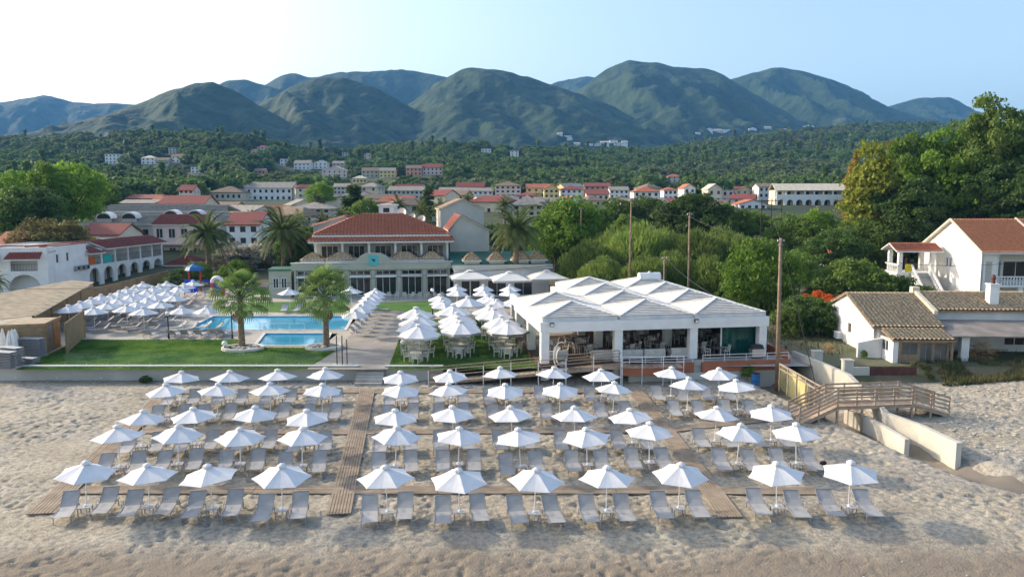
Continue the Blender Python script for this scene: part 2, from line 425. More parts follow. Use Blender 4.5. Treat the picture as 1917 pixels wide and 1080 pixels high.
# pool outline in pixels at z = 0 (a basin is left open in the plot slab)
POOL = [P(345, 618), P(398, 592), P(640, 592), P(658, 597), P(646, 618)]
PADL = [P(478, 647), P(496, 624), P(618, 624), P(606, 647)]
def walls_line(y_front): pass
WALL_Y = 58.0
# slab strips around the two basins, all at one level
def quad_sheet(name, pts, m, z):
    mb = MB(); mb.add([(p[0], p[1], z) for p in pts], [tuple(range(len(pts)))])
    return struct(mb.build(name, m))
XL, XR = -62.0, 22.6
yb = 228.0
pymin = min(p.y for p in POOL); pymax = max(p.y for p in POOL); pxmin = min(p.x for p in POOL); pxmax = max(p.x for p in POOL)
dymin = min(p.y for p in PADL); dymax = max(p.y for p in PADL); dxmin = min(p.x for p in PADL); dxmax = max(p.x for p in PADL)
mb = MB()
def rect(x0, x1, y0, y1, z): mb.add([(x0, y0, z), (x1, y0, z), (x1, y1, z), (x0, y1, z)], [(0, 1, 2, 3)])
rect(XL, XR, WALL_Y, dymin, 0)
rect(XL, dxmin, dymin, dymax, 0); rect(dxmax, XR, dymin, dymax, 0)
rect(XL, XR, dymax, pymin, 0)
rect(XL, pxmin, pymin, pymax, 0); rect(pxmax, XR, pymin, pymax, 0)
rect(XL, XR, pymax, 110, 0)
# corner fills between the basins' bounding boxes and their outlines
def fills(poly):
    x0 = min(p.x for p in poly); x1 = max(p.x for p in poly); y0 = min(p.y for p in poly); y1 = max(p.y for p in poly)
    bmx = bmesh.new()
    outer = [bmx.verts.new((x, y, 0)) for x, y in ((x0 , y0 ), (x1 , y0 ), (x1 , y1 ), (x0 , y1 ))]
    inner = [bmx.verts.new((p.x, p.y, 0)) for p in poly]
    ed = [bmx.edges.new((a, b_)) for a, b_ in zip(outer, outer[1:] + outer[:1])] + [bmx.edges.new((a, b_)) for a, b_ in zip(inner, inner[1:] + inner[:1])]
    return bmx, ed
def inset(poly, k):
    c = sum((Vector(p) for p in poly), Vector()) / len(poly)
    return [c + (Vector(p) - c) * k for p in poly]
POOLi, PADLi = inset(POOL, 0.985), inset(PADL, 0.97)
for poly in (POOLi, PADLi):
    bmx, ed = fills(poly if False else poly)
    x0 = min(p.x for p in poly)
    bmesh.ops.triangle_fill(bmx, use_beauty=True, use_dissolve=False, edges=ed)
    # keep only faces outside the basin outline
    from mathutils.geometry import intersect_point_tri_2d
    def inside(c, poly):
        r = False; n = len(poly); j = n - 1
        for i in range(n):
            a, b_ = poly[i], poly[j]
            if (a.y > c.y) != (b_.y > c.y) and c.x < (b_.x - a.x) * (c.y - a.y) / (b_.y - a.y) + a.x: r = not r
            j = i
        return r
    bmx.verts.index_update()
    vs = [v.co.copy() for v in bmx.verts]
    fs = []
    for f in bmx.faces:
        if not inside(f.calc_center_median(), poly):
            ids = [v.index for v in f.verts]
            if f.normal.z < 0: ids = ids[::-1]
            fs.append(tuple(ids))
    mb.add(vs, fs); bmx.free()
# frame strips between the outer box of the original outline and the slightly inset one
def strips(poly, polyi):
    x0 = min(p.x for p in poly); x1 = max(p.x for p in poly); y0 = min(p.y for p in poly); y1 = max(p.y for p in poly)
    a0 = min(p.x for p in polyi); a1 = max(p.x for p in polyi); b0 = min(p.y for p in polyi); b1 = max(p.y for p in polyi)
    rect(x0, x1, y0, b0, 0); rect(x0, x1, b1, y1, 0); rect(x0, a0, b0, b1, 0); rect(a1, x1, b0, b1, 0)
strips(POOL, POOLi); strips(PADL, PADLi)
struct(mb.build('terrace_paving', DECKP))
mb = MB(); rect(XR, 260, WALL_Y, 110, -0.004); rect(-260, XL, WALL_Y, 110, -0.004)
mb.add([(XL - 200, WALL_Y, -0.004), (XL - 200, WALL_Y, -3), (-37, WALL_Y, -3), (-37, WALL_Y, -0.004)], [(0, 1, 2, 3)])
struct(mb.build('plot_ground', GND))
POOLT = mat('pool_tile', (0.10, 0.42, 0.60), 0.5, 0.08, 3)
WATER = bpy.data.materials.new('pool_water'); WATER.use_nodes = True; MATS['pool_water'] = WATER
nt = WATER.node_tree; b = nt.nodes['Principled BSDF']
b.inputs['Base Color'].default_value = (0.06, 0.40, 0.62, 1); b.inputs['Roughness'].default_value = 0.06; b.inputs['IOR'].default_value = 1.25; b.inputs['Transmission Weight'].default_value = 0.25
nz = nt.nodes.new('ShaderNodeTexNoise'); nz.inputs['Scale'].default_value = 3.0; bp = nt.nodes.new('ShaderNodeBump'); bp.inputs['Strength'].default_value = 0.25
tc = nt.nodes.new('ShaderNodeTexCoord'); nt.links.new(tc.outputs['Object'], nz.inputs['Vector']); nt.links.new(nz.outputs['Fac'], bp.inputs['Height']); nt.links.new(bp.outputs[0], b.inputs['Normal'])
COPE = mat('pool_coping', (0.62, 0.58, 0.52), 0.8, 0.1, 2)
def basin(poly, depth, nm):
    n = len(poly); mb = MB()
    mb.add([(p.x, p.y, 0) for p in poly] + [(p.x, p.y, -depth) for p in poly], [tuple(range(n, 2 * n))] + [(i, (i + 1) % n, (i + 1) % n + n, i + n) for i in range(n)])
    struct(mb.build(nm + '_basin', POOLT))
    mw = MB(); mw.add([(p.x, p.y, -0.10) for p in poly], [tuple(range(n))])
    struct(mw.build(nm + '_water', WATER))
    big = inset(poly, 1.0 + 0.45 / max((p - poly[0]).length for p in poly[1:]) * 1.6)
    for i in range(n):
        a, b_, c, d = poly[i], poly[(i + 1) % n], big[(i + 1) % n], big[i]
        k = MB().slab([(d.x, d.y, .05), (c.x, c.y, .05), (b_.x, b_.y, .05), (a.x, a.y, .05)][::-1], .045)
        struct(k.build('pool_coping', COPE))
basin(POOLi, 1.3, 'pool'); basin(PADLi, 0.5, 'paddling_pool')
# lawns, path
sheet('lawn', [(30, 692), (150, 636), (446, 636), (478, 650), (612, 651), (628, 657), (574, 690)], LAWN, 0.012)
sheet('lawn', [(727, 690), (752, 622), (806, 598), (960, 598), (1000, 640), (1012, 690)], LAWN, 0.012)
sheet('lawn', [(692, 581), (709, 566), (830, 563), (860, 566), (830, 585), (716, 581)], LAWN, 0.016)
sheet('lawn', [(400, 583), (470, 566), (640, 563), (655, 580), (640, 586)], LAWN, 0.012)
sheet('lawn', [(450, 552), (500, 530), (560, 530), (556, 552)], LAWN, 0.012)
sheet('path', [(574, 691), (636, 650), (684, 596), (712, 583), (812, 583), (806, 597), (751, 622), (726, 691)], PAVE, 0.008)
sheet('path', [(470, 545), (505, 519), (522, 519), (500, 545)], PAVE, 0.02)
sheet('asphalt_yard', [(430, 520), (440, 498), (590, 498), (560, 524)], mat('asphalt', (0.06, 0.06, 0.06), 0.9, 0.2, 1), 0.024)
# short blades standing on the lawns, denser in front
LB = leafmat('grass_blade', (0.055, 0.15, 0.022), (0.17, 0.27, 0.06), .35, .5)
def blades(pix, n, z=0.012):
    pts = [P(u, v, z) for u, v in pix]
    x0 = min(p.x for p in pts); x1 = max(p.x for p in pts); y0 = min(p.y for p in pts); y1 = max(p.y for p in pts)
    X = RNG.uniform(x0, x1, n); Y = RNG.uniform(y0, y1, n); ok = np.zeros(n, bool); j = len(pts) - 1
    for i in range(len(pts)):
        a, c = pts[i], pts[j]
        cond = ((a.y > Y) != (c.y > Y)) & (X < (c.x - a.x) * (Y - a.y) / (c.y - a.y + 1e-9) + a.x); ok ^= cond; j = i
    X, Y = X[ok], Y[ok]; m = len(X); a = RNG.uniform(0, 6.28, m); w = 0.035; h = RNG.uniform(0.03, 0.09, m)
    lx, ly = RNG.normal(0, .03, m), RNG.normal(0, .03, m)
    V = np.zeros((m, 3, 3)); V[:, 0] = np.stack([X - w * np.cos(a), Y - w * np.sin(a), np.full(m, z)], -1)
    V[:, 1] = np.stack([X + w * np.cos(a), Y + w * np.sin(a), np.full(m, z)], -1); V[:, 2] = np.stack([X + lx, Y + ly, z + h], -1)
    stuff(link('grass', npmesh('grass', V.reshape(-1, 3), np.arange(3 * m).reshape(-1, 3), LB)))
blades([(30, 692), (150, 636), (446, 636), (478, 650), (612, 651), (628, 657), (574, 690)], 90000)
blades([(727, 690), (752, 622), (806, 598), (960, 598), (1000, 640), (1012, 690)], 60000)

# earth bank where the right-hand plots drop to the sand
EARTH = mat('bank_earth', (0.17, 0.135, 0.09), 0.95, 0.3, 0.8, 0.6, 5, col2=(0.09, 0.10, 0.045))
bxs = np.linspace(23.5, 75, 110); rows_ = []
for f in (0, .25, .5, .75, 1.0):
    yy_ = 58.06 - f * 1.6; zz_ = 0.0 + f * (sand_z(bxs, np.full_like(bxs, 56.4)) - .12) ; jit = (fbm(bxs / .8 + 9 * f, bxs * 0 + f * 5, 3) - .5) * (.35 if 0 < f < 1 else 0)
    rows_.append((bxs, np.full_like(bxs, yy_) + jit, zz_ + jit * .6 - .006))
struct(link('earth_bank', gridmesh('earth_bank', *[np.stack([r[k] for r in rows_][::-1]) for k in range(3)], EARTH)))
# ================================================================== mountains behind
MTN = mat('mountain_scrub', (0.010, 0.030, 0.010), 0.95, 0.3, 0.03, 1.0, 0.05, col2=(0.036, 0.064, 0.022), detail=14)
nt = MTN.node_tree; bs = nt.nodes['Principled BSDF']
tcn = [n for n in nt.nodes if n.type == 'TEX_COORD'][0]
for n in nt.nodes:
    if n.type == 'BUMP': n.inputs['Distance'].default_value = 8.0
n3 = nt.nodes.new('ShaderNodeTexNoise'); n3.inputs['Scale'].default_value = 0.011; n3.inputs['Detail'].default_value = 12; n3.inputs['Roughness'].default_value = 0.72
mp = nt.nodes.new('ShaderNodeMapping'); mp.inputs['Scale'].default_value = (1, 1, 0.6); nt.links.new(tcn.outputs['Object'], mp.inputs[0]); nt.links.new(mp.outputs[0], n3.inputs['Vector'])
r3 = nt.nodes.new('ShaderNodeValToRGB'); r3.color_ramp.elements[0].position = 0.63; r3.color_ramp.elements[1].position = 0.72
nt.links.new(n3.outputs['Fac'], r3.inputs[0]); mx = nt.nodes.new('ShaderNodeMixRGB'); mx.inputs[2].default_value = (0.15, 0.135, 0.115, 1)
nt.links.new(r3.outputs[0], mx.inputs[0]); nt.links.new(bs.inputs['Base Color'].links[0].from_socket, mx.inputs[1]); nt.links.new(mx.outputs[0], bs.inputs['Base Color'])
def mountain(prof, D, W, seed, nm='mountain'):
    us = np.array([p[0] for p in prof], float); vs = np.array([p[1] for p in prof], float)
    X0 = (us - CX) / F_PX * D; Hh = CAM_H + (HORIZON - vs) / F_PX * D
    step = 7.5 * D / 2000
    ext = 0.35 * (X0[-1] - X0[0])
    x = np.arange(X0[0] - ext, X0[-1] + ext, step)
    h = np.interp(x, np.concatenate([[X0[0] - ext], X0, [X0[-1] + ext]]), np.concatenate([[0], Hh, [0]]))
    k = np.hanning(9); k /= k.sum(); h = np.convolve(np.pad(h, 4, 'edge'), k, 'valid')
    y = np.concatenate([np.linspace(-W, 0, 84), np.linspace(0, W * 0.9, 18)[1:]])
    Xm, Ym = np.meshgrid(x, y); Hm = np.tile(h, (len(y), 1))
    t = np.abs(Ym) / W
    # spurs and gullies run down from the ridge
    g = np.abs(fbm(Xm / 170 + seed * 7.7 + 0.25 * Ym / 170, Ym / 420 + seed * 3.1, 4) - 0.5) * 2
    g2 = fbm(Xm / 60 + seed, Ym / 60 + seed, 4) - 0.5
    g3 = 1 - np.abs(fbm(Xm / 75 + seed * 1.3 + 0.3 * Ym / 75, Ym / 260 + seed * 2.1, 4) - 0.5) * 4
    shape = np.clip(1 - t, 0, 1) ** 1.05
    amp = np.clip(np.minimum(t * 5, (1.05 - t) * 2), 0, 1)
    Z = Hm * shape * (1 - 0.45 * (g - 0.12) * amp) + g2 * 0.10 * Hm * amp + g3 * 0.028 * Hm * amp + (fbm(Xm / 20 + seed, Ym / 20, 3) - 0.5) * 18 * (.3 + .7 * amp)
    struct(link(nm, gridmesh(nm, Xm, Ym + D, Z - 4, MTN)))
mountain([(-120, 215), (0, 199), (60, 189), (105, 181), (150, 194), (200, 198), (240, 196), (300, 205)], 3300, 1000, 1)
mountain([(380, 195), (430, 157), (470, 153), (520, 168), (580, 180)], 2700, 700, 2)
mountain([(480, 180), (520, 155), (555, 140), (590, 152), (640, 141), (700, 139), (760, 136), (800, 142), (840, 150), (900, 165)], 2900, 800, 3)
mountain([(1000, 175), (1035, 160), (1090, 148), (1140, 153), (1200, 165)], 3400, 800, 4)
mountain([(1500, 235), (1560, 222), (1650, 202), (1700, 187), (1765, 185), (1790, 200), (1830, 226)], 3100, 800, 5)
mountain([(150, 240), (250, 222), (350, 207), (480, 202), (560, 208), (650, 200), (760, 207), (850, 196), (950, 207), (1050, 200), (1150, 214), (1300, 206), (1450, 212), (1600, 228)], 2350, 900, 12)
mountain([(1290, 200), (1340, 162), (1370, 149), (1440, 131), (1500, 141), (1570, 163), (1620, 190), (1660, 208), (1760, 232)], 2600, 900, 6)
mountain([(1000, 225), (1060, 190), (1110, 148), (1140, 130), (1165, 119), (1220, 123), (1260, 132), (1320, 134), (1350, 148), (1400, 178), (1470, 215)], 2200, 850, 7)
mountain([(690, 245), (780, 190), (830, 152), (880, 130), (940, 136), (1000, 152), (1060, 172), (1130, 194), (1220, 240)], 1850, 700, 8)
mountain([(440, 225), (500, 195), (560, 163), (610, 148), (660, 150), (720, 172), (780, 205), (850, 245)], 1700, 600, 9)
mountain([(-40, 262), (60, 250), (160, 228), (250, 203), (330, 171), (400, 155), (440, 166), (490, 195), (560, 235), (640, 262)], 1450, 520, 10)
# ================================================================== beach furniture
SLING = mat('grey_sling', (0.40, 0.405, 0.41), 0.75, 0.06, 4, 0.15, 60)
ALU = mat('grey_frame', (0.30, 0.30, 0.31), 0.45, 0.05)
TABLEM = mat('grey_table', (0.42, 0.42, 0.43), 0.6, 0.06)
def canopy_mesh(rad, apex, rim, n=6, seg=6, sag=0.10, hole=0.0, valance=0.0):
    """fabric canopy: n panels stretched over ribs, edges scalloped between rib tips, 1 cm thick"""
    mb = MB(); rings = []
    top = []
    for j in range(seg + 1):
        t = hole + (1 - hole) * j / seg
        ring = []
        for k in range(n * 4):
            a = 2 * math.pi * k / (n * 4); q = (k % 4) / 4.0
            flat = math.cos(math.pi / n) / math.cos(((q - 0.5) * 2 * math.pi / n)) if False else math.cos(math.pi / n) / math.cos((q * 2 * math.pi / n) - math.pi / n)
            edge = 1 - 0.05 * math.sin(math.pi * q) * t
            r = rad * t * flat * edge
            z = apex - (apex - rim) * t - sag * .4 * math.sin(math.pi * q) * t * (1 - t) * 1.2 - 0.02 * math.sin(math.pi * q) * t
            ring.append((r * math.cos(a), r * math.sin(a), z))
        top.append(ring)
    if valance:
        top.append([(x, y, z - valance) for x, y, z in top[-1]])
    m = n * 4
    vs = [p for ring in top for p in ring]
    fs = []
    for j in range(len(top) - 1):
        fs += [(j * m + k, (j + 1) * m + k, (j + 1) * m + (k + 1) % m, j * m + (k + 1) % m) for k in range(m)]
    mb.add(vs, fs)
    nv = len(vs)
    mb.add([(x, y, z - 0.012) for x, y, z in vs], [tuple(reversed(f)) for f in fs])
    return mb
def umbrella_proto(name, rad, apex, rim, n, cat='umbrella', group='', canvas=CANVAS, valance=0.0, pole_r=0.026, ribs=True):
    t = thing(name, '-', cat, group=group)
    canopy_mesh(rad, apex, rim, n, 5, valance=valance, hole=0.06).build('canopy', canvas, t)
    cap = MB(); pr_c = [(.03, .115), (.09, .105), (.155, .07), (.20, .015), (.185, -.03)]; vc = []
    for rc, zc_ in pr_c: vc += [(rc * (1 + .10 * math.cos(n * a_)) * math.cos(a_) * rad / 1.3, rc * (1 + .10 * math.cos(n * a_)) * math.sin(a_) * rad / 1.3, apex + zc_) for a_ in [2 * math.pi * q / 24 for q in range(24)]]
    cap.add(vc, [(i * 24 + q, (i + 1) * 24 + q, (i + 1) * 24 + (q + 1) % 24, i * 24 + (q + 1) % 24) for i in range(len(pr_c) - 1) for q in range(24)]); v = cap.build('vent_cap', canvas, t, True)
    MB().tube((0, 0, 0), (0, 0, apex + 0.05), pole_r, pole_r, 8).build('pole', POLEW, t)
    MB().lathe([(0.001, apex + .145), (.03, apex + .14), (.035, apex + .12), (.02, apex + .09)], 8).build('finial', POLEW, v)
    if ribs:
        for k in range(n):
            a = 2 * math.pi * k / n
            MB().bar((0, 0, apex - 0.045), (rad * .97 * math.cos(a), rad * .97 * math.sin(a), rim - 0.03), .02, .02).build('rib', POLEW, t)
    return t
def lounger_proto(name, group, full=True):
    """sling lounger: foot towards -Y, head raised towards +Y"""
    t = thing(name, '-', 'sun lounger', group=group)
    w = 0.33
    sag = [(-0.98, .33), (-0.6, .315), (-0.2, .31), (0.24, .33)]
    mb = MB()
    for (y0, z0), (y1, z1) in zip(sag[:-1], sag[1:]): mb.hexa([(-w, y0, z0 - .012), (w, y0, z0 - .012), (w, y1, z1 - .012), (-w, y1, z1 - .012), (-w, y0, z0), (w, y0, z0), (w, y1, z1), (-w, y1, z1)])
    mb.build('seat', SLING, t)
    bk = [(0.25, .33), (0.55, .50), (0.92, .80)]
    mb = MB()
    for (y0, z0), (y1, z1) in zip(bk[:-1], bk[1:]): mb.hexa([(-w, y0, z0 - .012), (w, y0, z0 - .012), (w, y1, z1 - .012), (-w, y1, z1 - .012), (-w, y0, z0), (w, y0, z0), (w, y1, z1), (-w, y1, z1)])
    b = mb.build('backrest', SLING, t)
    MB().bar((-w - .02, .93, .81), (w + .02, .93, .81), .035, .035).build('top_bar', ALU, b)
    if full:
        for s in (-1, 1):
            MB().bar((s * (w + .02), -1.0, .315), (s * (w + .02), .80, .315), .035, .04).build('side_rail', ALU, t)
            for y in (-.8, .6): MB().bar((s * (w + .02), y, .30), (s * (w + .02), y + (.05 if y > 0 else -.05), -0.06), .032, .032).build('leg', ALU, t)
            MB().bar((s * (w + .02), .28, .33), (s * (w + .02), .92, .80), .03, .03).build('back_rail', ALU, b)
        MB().path([(w + .06, .30, .33), (w + .07, .30, .50), (w + .07, .02, .52), (w + .06, -.04, .33)], .014, 5).build('armrest', ALU, t)
        MB().path([(-w - .06, .30, .33), (-w - .07, .30, .50), (-w - .07, .02, .52), (-w - .06, -.04, .33)], .014, 5).build('armrest', ALU, t)
    else:
        MB().bar((-w - .02, -1.0, .315), (-w - .02, .80, .315), .035, .04).bar((w + .02, -1.0, .315), (w + .02, .80, .315), .035, .04).bar((-w, -.8, .16), (-w, -.78, .15), .03, .32).bar((w, -.8, .16), (w, -.78, .15), .03, .32).bar((-w, .6, .16), (-w, .62, .15), .03, .32).bar((w, .6, .16), (w, .62, .15), .03, .32).build('frame', ALU, t)
    return t
def side_table_proto():
    t = thing('side_table', '-', 'side table', group='side tables around the beach umbrella poles')
    MB().box(-.27, .27, -.25, .25, .36, .395).build('table_top', TABLEM, t)
    for x in (-1, 1):
        for y in (-1, 1): MB().box(x * .24 - .02, x * .24 + .02, y * .22 - .02, y * .22 + .02, -.06, .36).build('leg', ALU, t)
    MB().lathe([(.001, .46), (.06, .455), (.07, .40), (.11, .396)], 10).build('pole_collar', POLEW, t)
    return t
beach_umb = Proto(umbrella_proto('beach_umbrella', 1.29, 2.36, 1.86, 6, group='white umbrellas on the beach'))
beach_lng = Proto(lounger_proto('sun_lounger', 'grey sun loungers on the beach'))
beach_tab = Proto(side_table_proto())
ROWS = [
 [(155, 860), (275, 860), (396, 862), (525, 865), (724, 868), (860, 868), (1000, 870), (1136, 867), (1272, 862), (1458, 860), (1593, 860)],
 [(221, 795), (330, 791), (447, 791), (563, 794), (738, 793), (857, 791), (976, 795), (1101, 792), (1217, 788), (1381, 790), (1494, 790)],
 [(262, 762), (364, 759), (474, 757), (578, 760), (739, 760), (849, 757), (961, 757), (1077, 758), (1186, 757), (1340, 754), (1446, 753)],
 [(315, 713), (403, 712), (504, 711), (601, 711), (748, 712), (843, 711), (947, 711), (1048, 711), (1148, 708), (1287, 705), (1384, 704)],
 [(336, 688), (427, 687), (520, 686), (607, 686), (750, 689), (845, 685), (937, 684), (1034, 682), (1128, 683), (1257, 682), (1348, 681)]]
ROWN = ['front row', 'second row', 'third row', 'fourth row', 'back row']
rr = random.Random(5)
for ri, row in enumerate(ROWS):
    for ci, (u, v) in enumerate(row):
        p = P(u, v + 3, BZ0 + 2.3)
        for _ in range(3): p = P(u, v + 3, SZ(p.x, p.y) + 2.44)
        gz = SZ(p.x, p.y)
        where = f'{ORD[ci]} in the beach {ROWN[ri]}'
        o = beach_umb.put(f'white hexagonal umbrella, {where}', (p.x, p.y, gz - 0.02), rr.uniform(0, 1.05))
        o.rotation_euler[0] = R(rr.uniform(-4, 4)); o.rotation_euler[1] = R(rr.uniform(-4, 4)); o.scale = (1, rr.uniform(.96, 1.03), rr.uniform(.95, 1.03))
        # loungers fan out slightly with the rows
        a = -math.atan((p.x - 0.108 * p.y) / 260) + R(6.2)
        a = R(6.0) + R(-0.55 * p.x + rr.uniform(-2, 2)) * (1 if p.x > 0 else 0.55)
        ca, sa = math.cos(a), math.sin(a)
        beach_tab.put(f'small grey table under the umbrella {where}', (p.x, p.y - .06, gz), a)
        for s, nm in ((-1, 'left'), (1, 'right')):
            if (ri, ci, s) in (): continue
            lx = s * rr.uniform(.74, .84); ly = -0.05 + rr.uniform(-.12, .12)
            q = (p.x + lx * ca - ly * sa, p.y + lx * sa + ly * ca)
            beach_lng.put(f'grey lounger {nm} of the umbrella {where}', (q[0], q[1], SZ(*q) + 0.02), a + R(rr.uniform(-3, 3)))
# a dark bag left on one lounger on the right
pb = P(1541, 868, SZ(17, 40) + .4)
tag(MB().ball((0, 0, .1), .16, 10, 6, (1.2, .8, .7)).tube((-.1, 0, .18), (.1, 0, .22), .015).build('beach_bag', mat('dark_cloth', (.02, .025, .04), .9, .2, 5), loc=(pb.x, pb.y, pb.z - .05), smooth=True), 'dark bag lying on a lounger in the second row, far right', 'bag')
# ---- boardwalks: long boards side by side on the sand
BOARD = mat('boardwalk_board', (0.27, 0.21, 0.15), 0.85, 0.3, 1.5, 0.3, 20, col2=(0.38, 0.305, 0.225))
def boardwalk(label, a, b, width, nb, zoff=0.05, piece=4.5):
    """a, b: ends of the centre line on the sand (x, y)"""
    a = Vector((a[0], a[1], 0)); b = Vector((b[0], b[1], 0)); d = b - a; L = d.length; d.normalize(); s = Vector((-d.y, d.x, 0))
    t = thing('boardwalk', label, 'boardwalk', (a.x, a.y, SZ(a.x, a.y)))
    n = max(1, round(L / piece)); bw = width / nb
    for k in range(n):
        for i in range(nb):
            o = (i - (nb - 1) / 2) * bw; p0 = a + d * (L * k / n + .012) + s * o; p1 = a + d * (L * (k + 1) / n - .012) + s * o
            z0 = SZ(p0.x, p0.y) + zoff + rr.uniform(-.006, .006); z1 = SZ(p1.x, p1.y) + zoff + rr.uniform(-.006, .006)
            org = Vector((a.x, a.y, SZ(a.x, a.y)))
            MB().bar(Vector((p0.x, p0.y, z0)) - org, Vector((p1.x, p1.y, z1)) - org, bw * .80, .045).build('board', BOARD, t)
def sp(u, v):
    p = P(u, v, BZ0)
    for _ in range(3): p = P(u, v, SZ(p.x, p.y) + .05)
    return (p.x, p.y)
c1, c2 = sp(688, 728), sp(634, 962)
boardwalk('wide brown boardwalk running down the middle of the beach from the path', c1, c2, 1.10, 8, .062)
r1, r2 = sp(1188, 728), sp(1368, 968)
boardwalk('brown boardwalk slanting down the right part of the beach', r1, r2, 1.10, 8, .062)
l1, l2 = sp(300, 748), sp(75, 962)
boardwalk('brown boardwalk slanting down the left end of the umbrella rows', l1, l2, 1.25, 8, .062)
for nm, (ua, va), (ub, vb), w in (
    ('weathered crosswise boardwalk behind the front row of loungers, left of the middle boardwalk', (150, 916), (640, 916), .95),
    ('weathered crosswise boardwalk behind the front row of loungers, right of the middle boardwalk', (655, 916), (1318, 916), .95),
    ('short crosswise boardwalk behind the front row, right of the slanting right boardwalk', (1345, 917), (1530, 918), .9),
    ('crosswise boardwalk behind the second umbrella row, left of the middle boardwalk', (262, 806), (662, 808), .95),
    ('crosswise boardwalk behind the second umbrella row, right of the middle boardwalk', (682, 808), (1232, 804), .95),
    ('crosswise boardwalk leading towards the footbridge, right of the slanting right boardwalk', (1252, 804), (1500, 776), .95),
    ('crosswise boardwalk along the wall behind the back row, left of the middle boardwalk', (335, 733), (676, 732), .95),
    ('crosswise boardwalk along the ramp behind the back row, right of the middle boardwalk', (700, 733), (1180, 731), .95)):
    boardwalk(nm, sp(ua, va), sp(ub, vb), w, 6, .045)
# ---- retaining walls along the terrace edge
def long_wall(name, label, pa, pb, z0, z1, th, m, cope=None):
    a = Vector((pa[0], pa[1], 0)); b = Vector((pb[0], pb[1], 0)); d = (b - a).normalized(); s = Vector((-d.y, d.x, 0)) * th
    t = thing(name, label, 'wall', (a.x, a.y, z0))
    L = (b - a).length; n = max(1, int(L / 6))
    for k in range(n):
        q0 = d * (L * k / n + .004) ; q1 = d * (L * (k + 1) / n - .004)
        p = [q0, q1, q1 + s, q0 + s]
        MB().hexa([*p, *[x + Vector((0, 0, z1 - z0)) for x in p]]).build('wall_section', m, t)
    if cope:
        q0 = d * -.03 - s * .12; q1 = d * (L + .03) - s * .12
        p = [q0, q1, q1 + s * 1.24, q0 + s * 1.24]
        MB().hexa([*[x + Vector((0, 0, z1 - z0 + .003)) for x in p], *[x + Vector((0, 0, z1 - z0 + .063)) for x in p]]).build('coping', cope, t)
    return t
WGREY = mat('rendered_wall', (0.50, 0.49, 0.45), 0.9, 0.1, 0.5, 0.3, 6)
wl = (-75, WALL_Y - .45); wr = P(664, 694, 0)
long_wall('retaining_wall', 'low pale concrete wall between the left lawn and the sand', wl, (wr.x, WALL_Y - .35), -2.0, 0.05, .40, WGREY, WGREY)
w2 = P(716, 694, 0); w3 = P(826, 694, 0)
long_wall('retaining_wall', 'short pale wall right of the beach steps below the dining lawn', (w2.x, WALL_Y - .40), (w3.x, WALL_Y - .38), -2.0, 0.05, .35, WGREY, WGREY)
# small lamps set in the wall face
for k, u in enumerate((30, 108, 190)):
    p = P(u, 708, 0); x = PY(u, 708, WALL_Y - .46)
    tag(MB().lathe([(.001, 0), (.09, .02), (.10, .05), (.06, .09)], 10).build('wall_lamp', POLEW, loc=(x.x, WALL_Y - .44, x.z)), f'small round white lamp on the beach wall, {ORD[k]} of three', 'lamp', 'round lamps on the beach wall')
# steps down from the path to the sand
t = thing('beach_steps', 'pale stone steps from the paved path down to the sand', 'steps', ((wr.x + w2.x) / 2, WALL_Y - .4, BZ0))
for k in range(5):
    MB().box((wr.x - w2.x) / 2 + .02, (w2.x - wr.x) / 2 - .02, -1.55 + k * .33, -1.55 + (k + 1) * .33 + .3 * (k == 4), -.3, .16 + k * .205).build('step', CONC, t)
# glass screen on the wall by the left lawn
GLS = bpy.data.materials.new('clear_glass'); GLS.use_nodes = True
nt = GLS.node_tree; b = nt.nodes['Principled BSDF']; o_ = nt.nodes['Material Output']
b.inputs['Base Color'].default_value = (.8, .9, .88, 1); b.inputs['Roughness'].default_value = .05
tr_ = nt.nodes.new('ShaderNodeBsdfTransparent'); mxs = nt.nodes.new('ShaderNodeMixShader'); mxs.inputs[0].default_value = .025
tr_.inputs[0].default_value = (.97, .99, .985, 1)
nt.links.new(tr_.outputs[0], mxs.inputs[1]); nt.links.new(b.outputs[0], mxs.inputs[2]); nt.links.new(mxs.outputs[0], o_.inputs[0])
t = thing('glass_screen', 'clear frameless glass screen standing along the front edge of the left lawn', 'glass screen', (-34, WALL_Y + .25, 0.02))
n = 12; Lx = (wr.x - 3.0) - (-34)
for k in range(n):
    MB().box(Lx * k / n + .03, Lx * (k + 1) / n - .03, -.006, .006, .05, .95).build('pane', GLS, t)
    MB().box(Lx * k / n - .02, Lx * k / n + .02, -.025, .025, 0, .22).build('clamp', ALU, t)
